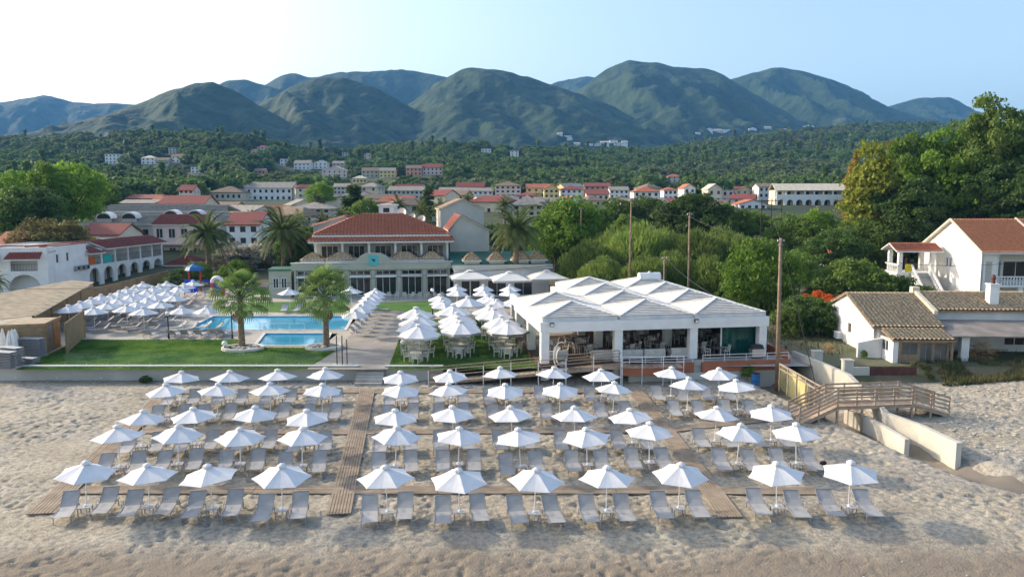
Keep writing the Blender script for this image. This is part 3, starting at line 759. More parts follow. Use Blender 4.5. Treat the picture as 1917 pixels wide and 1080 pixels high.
# scrubby plants at the foot of the walls
# ================================================================== building kit
def wall(parent, a, b, z0, z1, m, openings=(), th=.25, name='wall'):
    """wall from a to b (outside on the right of a->b), with real openings (s0, s1, z0, z1)"""
    a = Vector((a[0], a[1])); b = Vector((b[0], b[1])); L = (b - a).length; d = (b - a) / L; n = Vector((d.y, -d.x))
    ss = sorted({0.0, L, *[o[0] for o in openings], *[o[1] for o in openings]}); zs = sorted({z0, z1, *[o[2] for o in openings], *[o[3] for o in openings]})
    def solid(i, j):
        if i < 0 or j < 0 or i >= len(ss) - 1 or j >= len(zs) - 1: return False
        sm = (ss[i] + ss[i + 1]) / 2; zm = (zs[j] + zs[j + 1]) / 2
        return not any(o[0] < sm < o[1] and o[2] < zm < o[3] for o in openings)
    mb = MB()
    def pt(s, z, k): q = a + d * s - n * (th * k); return (q.x, q.y, z)
    for i in range(len(ss) - 1):
        for j in range(len(zs) - 1):
            if not solid(i, j): continue
            s0, s1, y0, y1 = ss[i], ss[i + 1], zs[j], zs[j + 1]
            mb.add([pt(s0, y0, 0), pt(s1, y0, 0), pt(s1, y1, 0), pt(s0, y1, 0)], [(0, 1, 2, 3)])
            mb.add([pt(s0, y0, 1), pt(s1, y0, 1), pt(s1, y1, 1), pt(s0, y1, 1)], [(3, 2, 1, 0)])
            if not solid(i - 1, j): mb.add([pt(s0, y0, 0), pt(s0, y1, 0), pt(s0, y1, 1), pt(s0, y0, 1)], [(0, 1, 2, 3)])
            if not solid(i + 1, j): mb.add([pt(s1, y0, 0), pt(s1, y0, 1), pt(s1, y1, 1), pt(s1, y1, 0)], [(0, 1, 2, 3)])
            if not solid(i, j - 1): mb.add([pt(s0, y0, 0), pt(s0, y0, 1), pt(s1, y0, 1), pt(s1, y0, 0)], [(0, 1, 2, 3)])
            if not solid(i, j + 1): mb.add([pt(s0, y1, 0), pt(s1, y1, 0), pt(s1, y1, 1), pt(s0, y1, 1)], [(0, 1, 2, 3)])
    return mb.build(name, m, parent)
def onwall(a, b, s, z, out=0.0):
    a = Vector((a[0], a[1])); b = Vector((b[0], b[1])); d = (b - a).normalized(); n = Vector((d.y, -d.x)); q = a + d * s + n * out
    return Vector((q.x, q.y, z))
def window(parent, a, b, o, back=.12, glass=None, frame=FRAME, mull=1, name='window', fw=.06, detail=True):
    s0, s1, z0, z1 = o; mb = MB()
    p = lambda s, z, k: onwall(a, b, s, z, -k)
    mb.add([p(s0, z0, back), p(s1, z0, back), p(s1, z1, back), p(s0, z1, back)], [(0, 1, 2, 3)])
    w = mb.build(name, glass or GLASS, parent)
    if detail:
        f = MB(); k = back - .03
        def strip(sa, sb, za, zb): f.hexa([p(sa, za, k + .05), p(sb, za, k + .05), p(sb, za, k), p(sa, za, k), p(sa, zb, k + .05), p(sb, zb, k + .05), p(sb, zb, k), p(sa, zb, k)])
        strip(s0, s0 + fw, z0, z1); strip(s1 - fw, s1, z0, z1); strip(s0 + fw, s1 - fw, z0, z0 + fw); strip(s0 + fw, s1 - fw, z1 - fw, z1)
        for i in range(1, mull + 1):
            c = s0 + (s1 - s0) * i / (mull + 1); strip(c - fw / 2, c + fw / 2, z0 + fw, z1 - fw)
        f.build('frame', frame, w)
    return w
def facade(parent, a, b, z0, z1, m, wins, th=.25, mull=1, detail=True, glass=None, name='wall'):
    w = wall(parent, a, b, z0, z1, m, wins, th, name)
    for o in wins: window(w if False else parent, a, b, o, mull=mull, detail=detail, glass=glass)
    return w
def wingrid(L, cols, zlist, w, h, off=0.0):
    out = []
    for z in zlist:
        for i in range(cols):
            c = off + (L - 2 * off) * (i + .5) / cols; out.append((c - w / 2, c + w / 2, z, z + h))
    return out
def tiles(A, B, C, D, pitch, course, h=.05):
    """tiled plane A,B at the eave, C,D at the ridge: humped columns, stepped courses, clipped to the outline"""
    A, B, C, D = (Vector(p) for p in (A, B, C, D)); ex = (B - A); L = ex.length; ex /= L
    up = ((D + C) / 2 - (A + B) / 2); up = up - ex * up.dot(ex); H = up.length; up /= H; nn = ex.cross(up)
    cols = max(2, round(L / pitch)); rows = max(2, round(H / course))
    s = np.arange(cols * 4 + 1) / 4.0 * (L / cols)
    prof = np.array([0, .7, 1, .7])[np.arange(cols * 4 + 1) % 4] * h
    tt = []; stp = []
    for r in range(rows):
        tt += [r / rows, (r + 1) / rows]; stp += [h * .8, 0.0]
    tt = np.array(tt); stp = np.array(stp)
    lo = (D - A).dot(ex) * tt; hi = L + ((C - A).dot(ex) - L) * tt
    S = np.clip(s[None, :], lo[:, None], hi[:, None])
    off = (prof[None, :] + stp[:, None])
    Pn = np.array(A)[None, None] + S[..., None] * np.array(ex) + (tt * H)[:, None, None] * np.array(up) + off[..., None] * np.array(nn)
    return Pn[..., 0], Pn[..., 1], Pn[..., 2]
def tile_roof(parent, planes, m, pitch=.28, course=.4, h=.05, name='roof_tiles', under=True, under_m=None):
    rf = None
    for pl in planes:
        X, Y, Z = tiles(*pl, pitch, course, h)
        if under:
            q = [Vector(p) for p in pl]
            if (q[3] - q[2]).length < .05: q = q[:3]
            mb = MB().slab(q, .12); rf = mb.build('roof_slab', under_m or FRAME, parent)
        o = link(name, gridmesh(name, X, Y, Z + .01, m, False), parent)
        stuff(o)
def gable_planes(x0, x1, y0, y1, ze, zr, axis='x', ov=.35):
    """roof over a box; ridge along x or y"""
    if axis == 'x':
        ym = (y0 + y1) / 2; k = (zr - ze) / (ym - y0); zo = ze - ov * k
        return [((x0 - ov, y0 - ov, zo), (x1 + ov, y0 - ov, zo), (x1 + ov, ym, zr), (x0 - ov, ym, zr)), ((x1 + ov, y1 + ov, zo), (x0 - ov, y1 + ov, zo), (x0 - ov, ym, zr), (x1 + ov, ym, zr))]
    xm = (x0 + x1) / 2; k = (zr - ze) / (xm - x0); zo = ze - ov * k
    return [((x1 + ov, y0 - ov, zo), (x1 + ov, y1 + ov, zo), (xm, y1 + ov, zr), (xm, y0 - ov, zr)), ((x0 - ov, y1 + ov, zo), (x0 - ov, y0 - ov, zo), (xm, y0 - ov, zr), (xm, y1 + ov, zr))]
def hip_planes(x0, x1, y0, y1, ze, zr, ov=.35, ridge=None):
    x0 -= ov; x1 += ov; y0 -= ov; y1 += ov; w, d = x1 - x0, y1 - y0
    if w >= d: r0, r1 = (x0 + d / 2, (y0 + y1) / 2, zr), (x1 - d / 2, (y0 + y1) / 2, zr)
    else: r0, r1 = ((x0 + x1) / 2, y0 + w / 2, zr), ((x0 + x1) / 2, y1 - w / 2, zr)
    a, b, c, d_ = (x0, y0, ze), (x1, y0, ze), (x1, y1, ze), (x0, y1, ze)
    if w >= d: return [(a, b, r1, r0), (b, c, r1, r1), (c, d_, r0, r1), (d_, a, r0, r0)]
    return [(a, b, r0, r0), (b, c, r1, r0), (c, d_, r1, r1), (d_, a, r0, r1)]
def plain_roof(parent, planes, m, t=.18, name='roof'):
    for pl in planes:
        q = [Vector(p) for p in pl]
        if (q[3] - q[2]).length < .05: q = q[:3]
        MB().slab(q, t).build(name, m, parent)
def gable_wall(parent, x0, x1, y, ze, zr, m, face=-1, th=.25):
    """triangle under a gable in the plane y (face -1 looks to -y)"""
    y2 = y - face * th; xm = (x0 + x1) / 2
    MB().add([(x0, y, ze), (x1, y, ze), (xm, y, zr), (x0, y2, ze), (x1, y2, ze), (xm, y2, zr)], [(0, 1, 2), (5, 4, 3), (0, 3, 4, 1), (1, 4, 5, 2), (2, 5, 3, 0)]).build('gable', m, parent)
def gable_wall_x(parent, y0, y1, x, ze, zr, m, face=-1, th=.25):
    x2 = x - face * th; ym = (y0 + y1) / 2
    MB().add([(x, y0, ze), (x, y1, ze), (x, ym, zr), (x2, y0, ze), (x2, y1, ze), (x2, ym, zr)], [(0, 1, 2), (5, 4, 3), (0, 3, 4, 1), (1, 4, 5, 2), (2, 5, 3, 0)]).build('gable', m, parent)
def railing(parent, pts, h, m=IRON, n_per_m=3.0, name='railing', r=.015, post=True):
    mb = MB()
    for a, b in zip(pts[:-1], pts[1:]):
        a = Vector(a); b = Vector(b); U = Vector((0, 0, h)); mb.bar(a + U, b + U, .05, .05); mb.bar(a + U * .12, b + U * .12, .03, .03)
        n = max(1, int((b - a).length * n_per_m))
        for k in range(n + 1): q = a.lerp(b, k / n); mb.bar(q, q + U * .98 + Vector((0, 0, 1e-3)), r * 2, r * 2)
    return mb.build(name, m, parent)
def simple_house(label, u0, u1, v_eave, v_base, wallm, roofm, Y=None, floors=2, cols=3, kind='hip', rise=None, dep=None, rz=0.0, pos=None, balcony=False, mull=0, name='house', cat='house', zb=None, detail=False, tile=False, ww=1.0, wh=1.25):
    """a house whose front spans u0..u1; stands on the terrain (its foot may be hidden by trees)"""
    if Y is None:
        h = hill_hit((u0 + u1) / 2, v_base); Y = h.y if h else 600
    pe = PY((u0 + u1) / 2, v_eave, Y); W = (u1 - u0) * Y / F_PX
    dep = dep or max(6.0, min(W * .8, 12)); pb_ = PY((u0 + u1) / 2, v_base, Y)
    zt = min(TZ(pe.x, Y), TZ(pe.x, Y + dep * .5)) - .5 if zb is None else zb
    zb_ = min(zt, pb_.z); H = pe.z - zb_
    t = thing(name, label, cat, (pe.x, Y, zb_), rz)
    x0, x1, y0, y1 = -W / 2, W / 2, 0, dep
    hv = pe.z - min(pe.z - 2.6, pb_.z); fh = hv / floors
    wl_ = [H - hv + fh * k + fh * .30 for k in range(floors)]
    wh = min(wh, fh * .5); ww = min(ww, W / cols * .55)
    facade(t, (x0, y0), (x1, y0), 0, H, wallm, wingrid(W, cols, wl_, ww, wh), detail=detail, mull=mull)
    sc_ = max(1, round(dep / 4))
    facade(t, (x1, y0 + .25), (x1, y1 - .25), 0, H, wallm, wingrid(dep - .5, sc_, wl_, ww * .8, wh), detail=detail, mull=mull)
    facade(t, (x0, y1 - .25), (x0, y0 + .25), 0, H, wallm, wingrid(dep - .5, sc_, wl_, ww * .8, wh), detail=detail, mull=mull)
    wall(t, (x1, y1), (x0, y1), 0, H, wallm)
    rise = rise if rise is not None else min(W, dep) * .25
    put = tile_roof if tile else plain_roof
    if kind == 'hip': put(t, hip_planes(x0, x1, y0, y1, H + .02, H + rise), roofm)
    elif kind == 'gx':
        put(t, gable_planes(x0, x1, y0, y1, H + .13, H + .13 + rise, 'x'), roofm); gable_wall_x(t, y0, y1, x0, H, H + rise, wallm, -1); gable_wall_x(t, y0, y1, x1, H, H + rise, wallm, 1)
    elif kind == 'gy':
        put(t, gable_planes(x0, x1, y0, y1, H + .13, H + .13 + rise, 'y'), roofm); gable_wall(t, x0, x1, y0, H, H + rise, wallm, -1); gable_wall(t, x0, x1, y1, H, H + rise, wallm, 1)
    else:
        MB().box(x0 - .2, x1 + .2, y0 - .2, y1 + .2, H + .003, H + .25).build('roof', roofm, t)
    if balcony:
        for k in range(1, floors):
            z = H - hv + fh * k
            bl = MB().box(x0 + .1, x1 - .1, -1.3, -.003, z - .12, z).build('balcony', wallm, t)
            railing(bl, [(x0 + .15, -.1, z), (x0 + .15, -1.25, z), (x1 - .15, -1.25, z), (x1 - .15, -.1, z)], .9, wallm if balcony == 2 else IRON, 1.2)
    HOUSE_PX.append((u0 - 2, u1 + 2, v_eave - 6, v_base, Y))
    return t
HOUSE_PX = []
_dg = [None]
def hill_hit(u, v):
    if _dg[0] is None:
        bpy.context.view_layer.update(); _dg[0] = bpy.context.evaluated_depsgraph_get()
    d = ray(u, v).normalized(); org = Vector((0, 0, CAM_H)) + d * 330
    for o in [o for o in scene.objects if o.name.startswith(('mountain', 'ground'))]:
        pass
    best = None
    for o in [o for o in scene.objects if o.name.startswith(('mountain', 'ground'))]:
        ok, loc, nr, ix = o.ray_cast(org, d)
        if ok and (best is None or loc.y < best.y): best = loc.copy()
    return best
# ================================================================== the hillside and village houses
V = simple_house
for a in [
 ('white three-storey block alone on the left hillside', 196, 224, 289, 307, WHITE, CONC, None, 3, 4, 'flat'),
 ('white round-roofed villa on the left hillside, right of the white block', 264, 289, 296, 308, WHITE, BEIGE, None, 2, 3, 'hip'),
 ('low grey house between two white villas on the left hillside', 291, 315, 300, 309, GREYW, BROWNT, None, 1, 4, 'gx'),
 ('narrow grey house highest among the left hillside villas', 315, 329, 277, 289, GREYW, CONC, None, 3, 2, 'flat'),
 ('white villa with a brown roof below the narrow grey hillside house', 321, 344, 293, 305, WHITE, BROWNT, None, 2, 3, 'gx'),
 ('white stepped villa low on the left hillside above the treetops', 357, 380, 313, 325, WHITE, CONC, None, 2, 3, 'flat'),
 ('tiny white house at the top of the left foothill', 196, 212, 251, 257, WHITE, BROWNT, None, 1, 3, 'gx'),
 ('pink house with red roof high on the left-centre hillside', 481, 501, 276, 288, PINK, DREDT, None, 2, 3, 'hip'),
 ('small pale house beside the pink hillside house', 470, 480, 282, 290, WHITE2, DREDT, None, 1, 2, 'gx'),
 ('white boxy hillside house left of the white pair, centre-left', 524, 545, 298, 311, WHITE, CONC, None, 2, 3, 'flat'),
 ('white villa with balconies in the hillside row, centre-left', 550, 580, 306, 318, WHITE, GREYT, None, 2, 4, 'gx'),
 ('white gabled villa right of the balcony villa on the hillside', 588, 612, 305, 317, WHITE, BEIGE, None, 2, 3, 'gy'),
 ('grey-white house behind the pink and white hillside block', 622, 644, 306, 316, GREYW, GREYT, None, 2, 3, 'gx'),
 ('broad pink and white block lowest of the hillside row', 603, 649, 319, 332, PINK, PINK, None, 2, 5, 'gy'),
 ('grey flat house high on the centre hillside', 640, 657, 286, 293, GREYW, CONC, None, 2, 3, 'flat'),
 ('pale square house high on the hillside, right of the grey flat one', 681, 695, 290, 299, CREAM, BROWNT, None, 2, 2, 'hip'),
 ('salmon house half hidden by trees on the left-centre slope', 476, 496, 320, 327, SALM, BROWNT, None, 1, 3, 'gx'),
 ('beige house with balconies left of the yellow hillside house', 677, 708, 320, 333, BEIGE, BROWNT, None, 2, 4, 'gx', ),
 ('yellow and grey house with balconies in the hillside row', 710, 739, 320, 333, YELL, GREYT, None, 2, 4, 'gx'),
 ('bright yellow house among trees below the hillside row', 660, 686, 334, 344, YELL, BEIGE, None, 1, 4, 'hip'),
 ('red and white house at the left of the red hillside pair', 760, 789, 315, 329, SALM, BROWNT, None, 2, 4, 'gx'),
 ('pink terrace house with red roof on the hillside, right of the red one', 791, 828, 314, 328, PINK, DREDT, None, 2, 5, 'gx'),
 ('white tall house alone on the centre hillside', 955, 971, 283, 296, WHITE, CONC, None, 3, 2, 'flat'),
 ('low white house in trees left of the tall white one', 901, 919, 279, 286, WHITE, CONC, None, 1, 3, 'flat'),
 ('cream house with red roof on the slope right of centre', 1250, 1276, 331, 342, CREAM, REDT, None, 2, 3, 'hip'),
]: V(*a)
k = 0
far = [(1043, 1053, 250, 254, 0), (1056, 1070, 254, 258, 0), (1062, 1072, 259, 263, 0), (1074, 1086, 269, 273, 1), (1096, 1110, 269, 273, 0), (1113, 1126, 270, 274, 1), (1124, 1140, 267, 272, 0), (1142, 1156, 263, 268, 0), (1150, 1166, 269, 274, 1), (1164, 1175, 266, 277, 0),
       (1303, 1312, 248, 252, 0), (1322, 1334, 242, 246, 0), (1336, 1352, 244, 248, 1), (1354, 1368, 243, 247, 0), (1402, 1416, 241, 244, 0), (1432, 1444, 239, 242, 1), (1464, 1474, 241, 244, 0), (1506, 1524, 236, 239, 0)]
for i, (a, b, c, d, w) in enumerate(far):
    where = 'the hamlet high in the centre' if i < 10 else 'the hamlet high on the right hillside'
    n_ = i if i < 10 else i - 10
    V(f'tiny {"cream" if w else "white"} house, {ORD[n_]} in {where}', a, b, c, d, CREAM if w else WHITE, BROWNT if i % 3 else CONC, None, 1 if d - c < 5 else 2, 2, ('gx', 'flat', 'gy')[i % 3])
for a in [
 ('long three-storey hotel with grey roof at the foot of the hill, left', 450, 546, 352, 390, WHITE2, GREYT, 325, 3, 9, 'gx', 2.4, 12),
 ('cream hotel wing with brown roof left of the long grey-roofed hotel', 391, 452, 360, 390, CREAM, BROWNT, 315, 2, 6, 'hip', 2.5, 12),
 ('pink house with red roof behind the red-roofed hall, left', 335, 361, 356, 372, PINK, DREDT, 250, 2, 3, 'gx', 1.6),
 ('hall with long dull red roof behind the grey dormer roofs', 297, 380, 382, 396, CREAM, DREDT, 195, 1, 6, 'gx', 2.0, 10),
 ('low house with flat grey roof behind the dormer roofs, far left', 222, 287, 381, 394, CREAM, GREYT, 195, 1, 6, 'gx', .8, 9),
 ('white gabled house with red roof left of the flowering bushes', 424, 484, 420, 462, WHITE, DREDT, 140, 2, 3, 'gx', 2.0, 9),
 ('small pale house with red roof behind the white arcade hotel', 150, 222, 439, 453, CREAM, DREDT, 128, 1, 4, 'gx', 1.6, 8),
 ('low white house with orange roof at the left edge', -12, 28, 458, 475, WHITE, REDT, 112, 1, 2, 'gx', 1.6, 7),
 ('beige house with grey roof among palms behind the hotel', 541, 618, 391, 410, BEIGE, GREYT, 190, 2, 5, 'hip', 1.6, 10),
 ('blue-grey flat house at the hill foot, centre-left', 624, 652, 350, 364, GREYW, GREYT, 330, 2, 4, 'gx', 1.4, 8),
 ('long grey house with row of windows left of the white row house', 727, 792, 357, 374, GREYW, GREYT, 330, 2, 8, 'gx', 1.8, 10),
 ('long white house with a row of windows behind the palms, centre', 822, 922, 358, 374, WHITE, GREYT, 340, 2, 11, 'gx', 1.6, 10),
 ('pink house with layered red roofs right of the long white house', 927, 975, 348, 370, PINK, BROWNT, 320, 3, 5, 'hip', 2.0, 10),
 ('grey-roofed house with steep hip above the palm, centre', 960, 1016, 384, 404, BEIGE, GREYT, 175, 2, 4, 'hip', 2.2, 9),
 ('small white house right of the pink layered house', 998, 1017, 349, 360, WHITE, BEIGE, 370, 2, 2, 'hip', 1.0),
 ('yellow gabled house at the hill foot, right of centre', 1019, 1046, 354, 372, YELL, REDT, 320, 2, 3, 'gy', 1.9, 9),
 ('white house with red hip roof next to the yellow gable', 1050, 1090, 355, 372, WHITE, DREDT, 325, 2, 4, 'hip', 1.8, 10),
 ('salmon house with long red roof right of the yellow gable', 1095, 1143, 349, 362, SALM, DREDT, 370, 2, 5, 'gx', 1.6, 10),
 ('low house with red roof in front of the salmon house', 1099, 1140, 364, 374, CREAM, DREDT, 300, 1, 4, 'gx', 1.4, 8),
 ('white house with grey roof right of the salmon house', 1142, 1177, 356, 372, WHITE, GREYT, 335, 2, 4, 'gx', 1.4, 8),
 ('white house with red hip roof at the tree edge, right of centre', 1187, 1234, 359, 382, WHITE, REDT, 290, 2, 4, 'hip', 2.0, 10),
 ('small white house with orange roof between two white gables', 1243, 1268, 356, 376, WHITE, REDT, 310, 2, 3, 'hip', 1.2, 8),
 ('white gabled house with red side wing above the dark tree', 1281, 1302, 352, 376, WHITE, REDT, 315, 2, 2, 'gy', 1.6, 12),
 ('pale yellow gabled house right of the white gable', 1326, 1352, 354, 382, CREAM, BEIGE, 300, 2, 2, 'gy', 1.9, 10),
 ('pink block attached to the pale yellow gable', 1352, 1374, 357, 382, PINK, CONC, 303, 2, 2, 'flat'),
 ('white house with brown roof left of the long arcaded hotel', 1421, 1460, 350, 372, WHITE, BROWNT, 320, 2, 4, 'gx', 1.4, 9),
 ('white tower house with flat top behind the main hotel roof', 709, 737, 386, 420, WHITE, WHITE2, 122, 2, 1, 'flat', None, 4),
 ('small white house half hidden by trees left of the white villa', 1549, 1625, 476, 500, WHITE, REDT, 106, 1, 2, 'gy', 1.6, 6),
]: V(*a)

# smaller houses packed between the hotels and the foot of the hill
vr = random.Random(21)
WN = {'white': WHITE, 'cream': CREAM, 'pink': PINK, 'beige': BEIGE, 'grey': GREYW, 'yellow': YELL}; RN = {'red': REDT, 'dark red': DREDT, 'brown': BROWNT, 'grey': GREYT}
SPOTS = [(232, 398, 215), (262, 372, 260), (318, 376, 235), (412, 392, 205), (438, 398, 185), (505, 396, 205), (528, 404, 180), (570, 384, 240), (640, 378, 215), (668, 364, 275), (700, 372, 235), (748, 378, 215), (775, 384, 190), (812, 366, 250), (848, 366, 270), (915, 378, 225), (938, 376, 240), (985, 366, 300), (1030, 378, 245), (1075, 378, 260), (1120, 376, 270), (1165, 374, 280), (1210, 380, 240), (1255, 378, 270), (1300, 372, 290), (1338, 384, 240), (1390, 372, 290), (1410, 382, 240), (690, 350, 320), (580, 352, 325), (1010, 352, 345), (1075, 350, 350), (1225, 352, 345), (1395, 356, 330), (880, 350, 345), (770, 352, 335)]
SPOTS.sort()
for i, (u, ve, Y) in enumerate(SPOTS):
    wn_ = vr.choice(list(WN)); rn_ = vr.choice(list(RN)); w_ = vr.uniform(8, 14) * F_PX / Y / 2
    side = 'left' if u < 560 else 'centre' if u < 1000 else 'right'; n_ = [q for q in SPOTS if (q[0] < 560) == (side == 'left') and (q[0] >= 1000) == (side == 'right')].index((u, ve, Y))
    V(f'small {wn_} house with {rn_} roof in the {side} village belt, {NUM[n_] if n_ < 14 else "last"} from left', u - w_, u + w_, ve, ve + 4.5 * F_PX / Y, WN[wn_], RN[rn_], Y, vr.choice((1, 2, 2)), vr.choice((2, 3, 4)), vr.choice(('gx', 'gy', 'hip', 'gx')), vr.uniform(1.2, 2.0), vr.uniform(6, 9), R(vr.uniform(-35, 35)), balcony=vr.choice((False, False, 2)))
# ================================================================== main hotel block
HA = R(9.0); EX = Vector((math.cos(HA), math.sin(HA), 0)); EY = Vector((-math.sin(HA), math.cos(HA), 0))
def loc2(org, p):
    d = Vector(p) - Vector(org); return Vector((d.dot(EX), d.dot(EY), p[2] - org[2]))
SAGE = mat('sage_plaster', (0.40, 0.41, 0.34), 0.85, 0.06, 0.8, .12, 10)
GREENR = mat('green_roof_felt', (0.05, 0.14, 0.10), 0.8, 0.15, .6)
# two-storey block: front of upper floor spans u 587..848
UY = 101.0
pl = PY(589, 494, UY); pr_ = pl + EX * 20.2
HW = 17.4; ZF, ZE = 3.9, 6.75
hotel = thing('hotel', 'two-storey sage hotel with bright red tiled hip roof and glazed ground floor', 'hotel', (pl.x, pl.y, 0), HA)
wins = []
bay = HW / 5
for k in range(5): wins.append((bay * k + .75, bay * (k + 1) - .55, ZF + .15, ZF + 2.35))
facade(hotel, (0, 1.7), (HW, 1.7), 0, ZE, GREYW, wins, mull=2, glass=GLASS)
facade(hotel, (HW, 1.95), (HW, 12), 0, ZE, GREYW, [(3, 4.2, 4.8, 6.0), (6.5, 7.7, 4.8, 6.0)])
wall(hotel, (0, 12), (0, 1.95), 0, ZE, GREYW); wall(hotel, (HW, 12.25), (0, 12.25), 0, ZE, GREYW)
bal = MB().box(0, HW, 0, 1.69, ZF - .3, ZF).build('balcony', GREYW, hotel)
MB().box(0.02, HW - .02, 0.0, .12, ZF + .003, ZF + .38).build('parapet', GREYW, bal)
for k in range(6):
    x = .15 + (HW - .3) * k / 5
    MB().box(x - .15, x + .15, .01, .31, ZF + .385, ZE - .25).build('column', FRAME, hotel)
    MB().box(x - .22, x + .22, -.05, .37, ZE - .247, ZE - .10).build('capital', FRAME, hotel)
    if k < 5: MB().box(x + .16, x + (HW - .3) / 5 - .16, .04, .06, ZF + .40, ZF + .95).build('glass_rail', GLS, bal)
    if 0 < k < 5: MB().box(x - .06, x + .06, .32, 1.69, ZF, ZE - .1).build('divider', GREYW, hotel)
MB().box(-.1, HW + .1, -.15, 1.69, ZE - .098, ZE + .1).build('beam', FRAME, hotel)
hp = hip_planes(0, HW, 0, 12.25, ZE + .95, ZE + 3.6, .2)
sk = [((-.7, -.9, ZE + .12), (HW + .7, -.9, ZE + .12), (HW + .25, .25, ZE + .80), (-.25, .25, ZE + .80)), ((HW + .7, -.9, ZE + .12), (HW + .7, 12.6, ZE + .12), (HW + .25, 12.3, ZE + .80), (HW + .25, .25, ZE + .80)),
      ((-.7, 12.6, ZE + .12), (-.7, -.9, ZE + .12), (-.25, .25, ZE + .80), (-.25, 12.3, ZE + .80))]
tile_roof(hotel, hp, REDT, .44, .5, .13); tile_roof(hotel, sk, REDT, .44, .5, .13)
MB().box(-.2, HW + .2, -.16, 12.4, ZE + .66, ZE + .90).build('roof_band', CREAM, hotel)
# things drying on the balcony
for nm, x0, x1, m_, lab in (('towel', 7.5, 9.3, FRAME, 'white towel hung over the hotel balcony, middle bay'), ('towel', 9.4, 10.0, mat('blue_cloth', (.05, .25, .5), .9, .1), 'blue towel beside the white towel on the hotel balcony'),
                            ('towel', 13.6, 14.2, mat('navy_cloth', (.02, .03, .15), .9, .1), 'navy clothes hung on the hotel balcony, fourth bay'), ('towel', 15.6, 16.2, mat('crimson_cloth', (.25, .02, .03), .9, .1), 'crimson towel hung on the hotel balcony, right bay')):
    q = hotel.location + EX * x0 - EY * .02
    w_ = x1 - x0
    tag(MB().box(0, w_, -.05, -.02, -.55, .02).box(0, w_, -.05, .16, .02, .05).box(0, w_, .15, .18, -.3, .02).build(nm, m_, loc=(q.x, q.y, ZF + .42 + .55), rz=HA), lab, 'towel')
# ground-floor glazed hall in front
gl = P(556, 561, 0); gY = 96.2
org = PY(552, 561, 97.6)
hall = thing('hotel_hall', 'glazed ground-floor dining hall with sage columns and low tile canopies', 'building', (org.x, org.y, 0), HA)
GW = 19.6; ZH = 4.0
nb = 6; bw = GW / nb
wins = [(bw * k + .35, bw * (k + 1) - .35, .12, 2.5) for k in range(nb)] + [(bw * k + .35, bw * (k + 1) - .35, 2.75, 3.35) for k in range(nb)]
facade(hall, (0, .35), (GW, .35), 0, ZH, SAGE, wins, mull=2, th=.3, glass=mat('hall_glass', (.02, .025, .025), .06, 0, spec=.5))
facade(hall, (GW, .65), (GW, 5.0), 0, ZH, SAGE, [(1, 3.6, .2, 2.6)], th=.3)
facade(hall, (0, 5.0), (0, .65), 0, ZH, SAGE, [(1, 3.6, .2, 2.6)], th=.3)
for k in range(nb + 1):
    x = bw * k; x0, x1 = max(x - .25, 0), min(x + .25, GW)
    MB().box(x0, x1, -.12, .345, 0, ZH - .5).build('column', SAGE, hall)
    if k < nb: MB().box(x1 + .02, bw * (k + 1) - .27, -.30, .345, 2.52, 2.74).build('awning_box', FRAME, hall)
MB().box(-.3, GW + .3, -.35, .34, ZH - .49, ZH + .35).build('cornice', SAGE, hall)
MB().box(-.4, GW + .4, -.45, .34, ZH + .353, ZH + .45).build('cornice_top', GREYW, hall)
MB().box(-.3, GW + .3, .36, 5.2, ZH + .01, ZH + .15).build('roof', GREENR, hall)
c = 9.9
arc = [(c + 2.6 * math.cos(math.pi * k / 10) * (1 if True else 0), ZH + .453 + 1.15 * math.sin(math.pi * k / 10) ** .8) for k in range(11)]
arc = [(c + 3.4, ZH + .453)] + arc[0:0] + [(c + 2.2, ZH + .75), (c + 1.5, ZH + 1.35), (c + .9, ZH + 1.6), (c - .9, ZH + 1.6), (c - 1.5, ZH + 1.35), (c - 2.2, ZH + .75), (c - 3.4, ZH + .453)]
n = len(arc)
g = MB().add([(x, -.40, z) for x, z in arc] + [(x, -.15, z) for x, z in arc], [tuple(range(n - 1, -1, -1)), tuple(range(n, 2 * n))] + [(i, (i + 1) % n, (i + 1) % n + n, i + n) for i in range(n)]).build('gable_sign', SAGE, hall)
TURQ = mat('turquoise_sign', (.10, .45, .45), .6, .05); NAVY = mat('dark_teal', (.01, .05, .07), .6, 0)
s_ = MB().box(c - .62, c + .62, -.46, -.403, ZH + .05, ZH + 1.35).build('sign_plate', TURQ, hall)
MB().add([(c - .25, -.47, ZH + .95), (c + .02, -.47, ZH + .78), (c + .30, -.47, ZH + .86), (c + .12, -.47, ZH + .62), (c + .16, -.47, ZH + .45), (c - .06, -.47, ZH + .55), (c - .22, -.47, ZH + .7)], [(0, 1, 2, 3, 4, 5, 6)][::-1]).build('emblem', NAVY, s_)
for i, (x0, x1) in enumerate(((.8, 3.6), (3.9, 7.6), (12.0, 15.6), (15.8, 18.9))):
    tile_roof(hall, hip_planes(x0, x1, 1.1, 3.6, ZH + .55, ZH + 1.5, .1), OLDT, .42, .5, .11, name='canopy_tiles')
    MB().box(x0 + .1, x1 - .1, 1.2, 3.5, ZH + .16, ZH + .48).build('canopy_base', CREAM, hall)
# porch piers left of the hall
MB().box(-3.2, -.45, .8, 5, 0, 3.4).build('side_block', SAGE, hall); MB().box(-3.3, -.42, .7, 5.1, 3.403, 3.6).build('side_roof', GREENR, hall)
window(hall, (-3.2, .8), (-.45, .8), (.5, 1.2, 1.2, 2.5), back=-.03); window(hall, (-3.2, .8), (-.45, .8), (1.5, 2.2, 1.2, 2.5), back=-.03)
for x in (-7.0, -5.4):
    pass
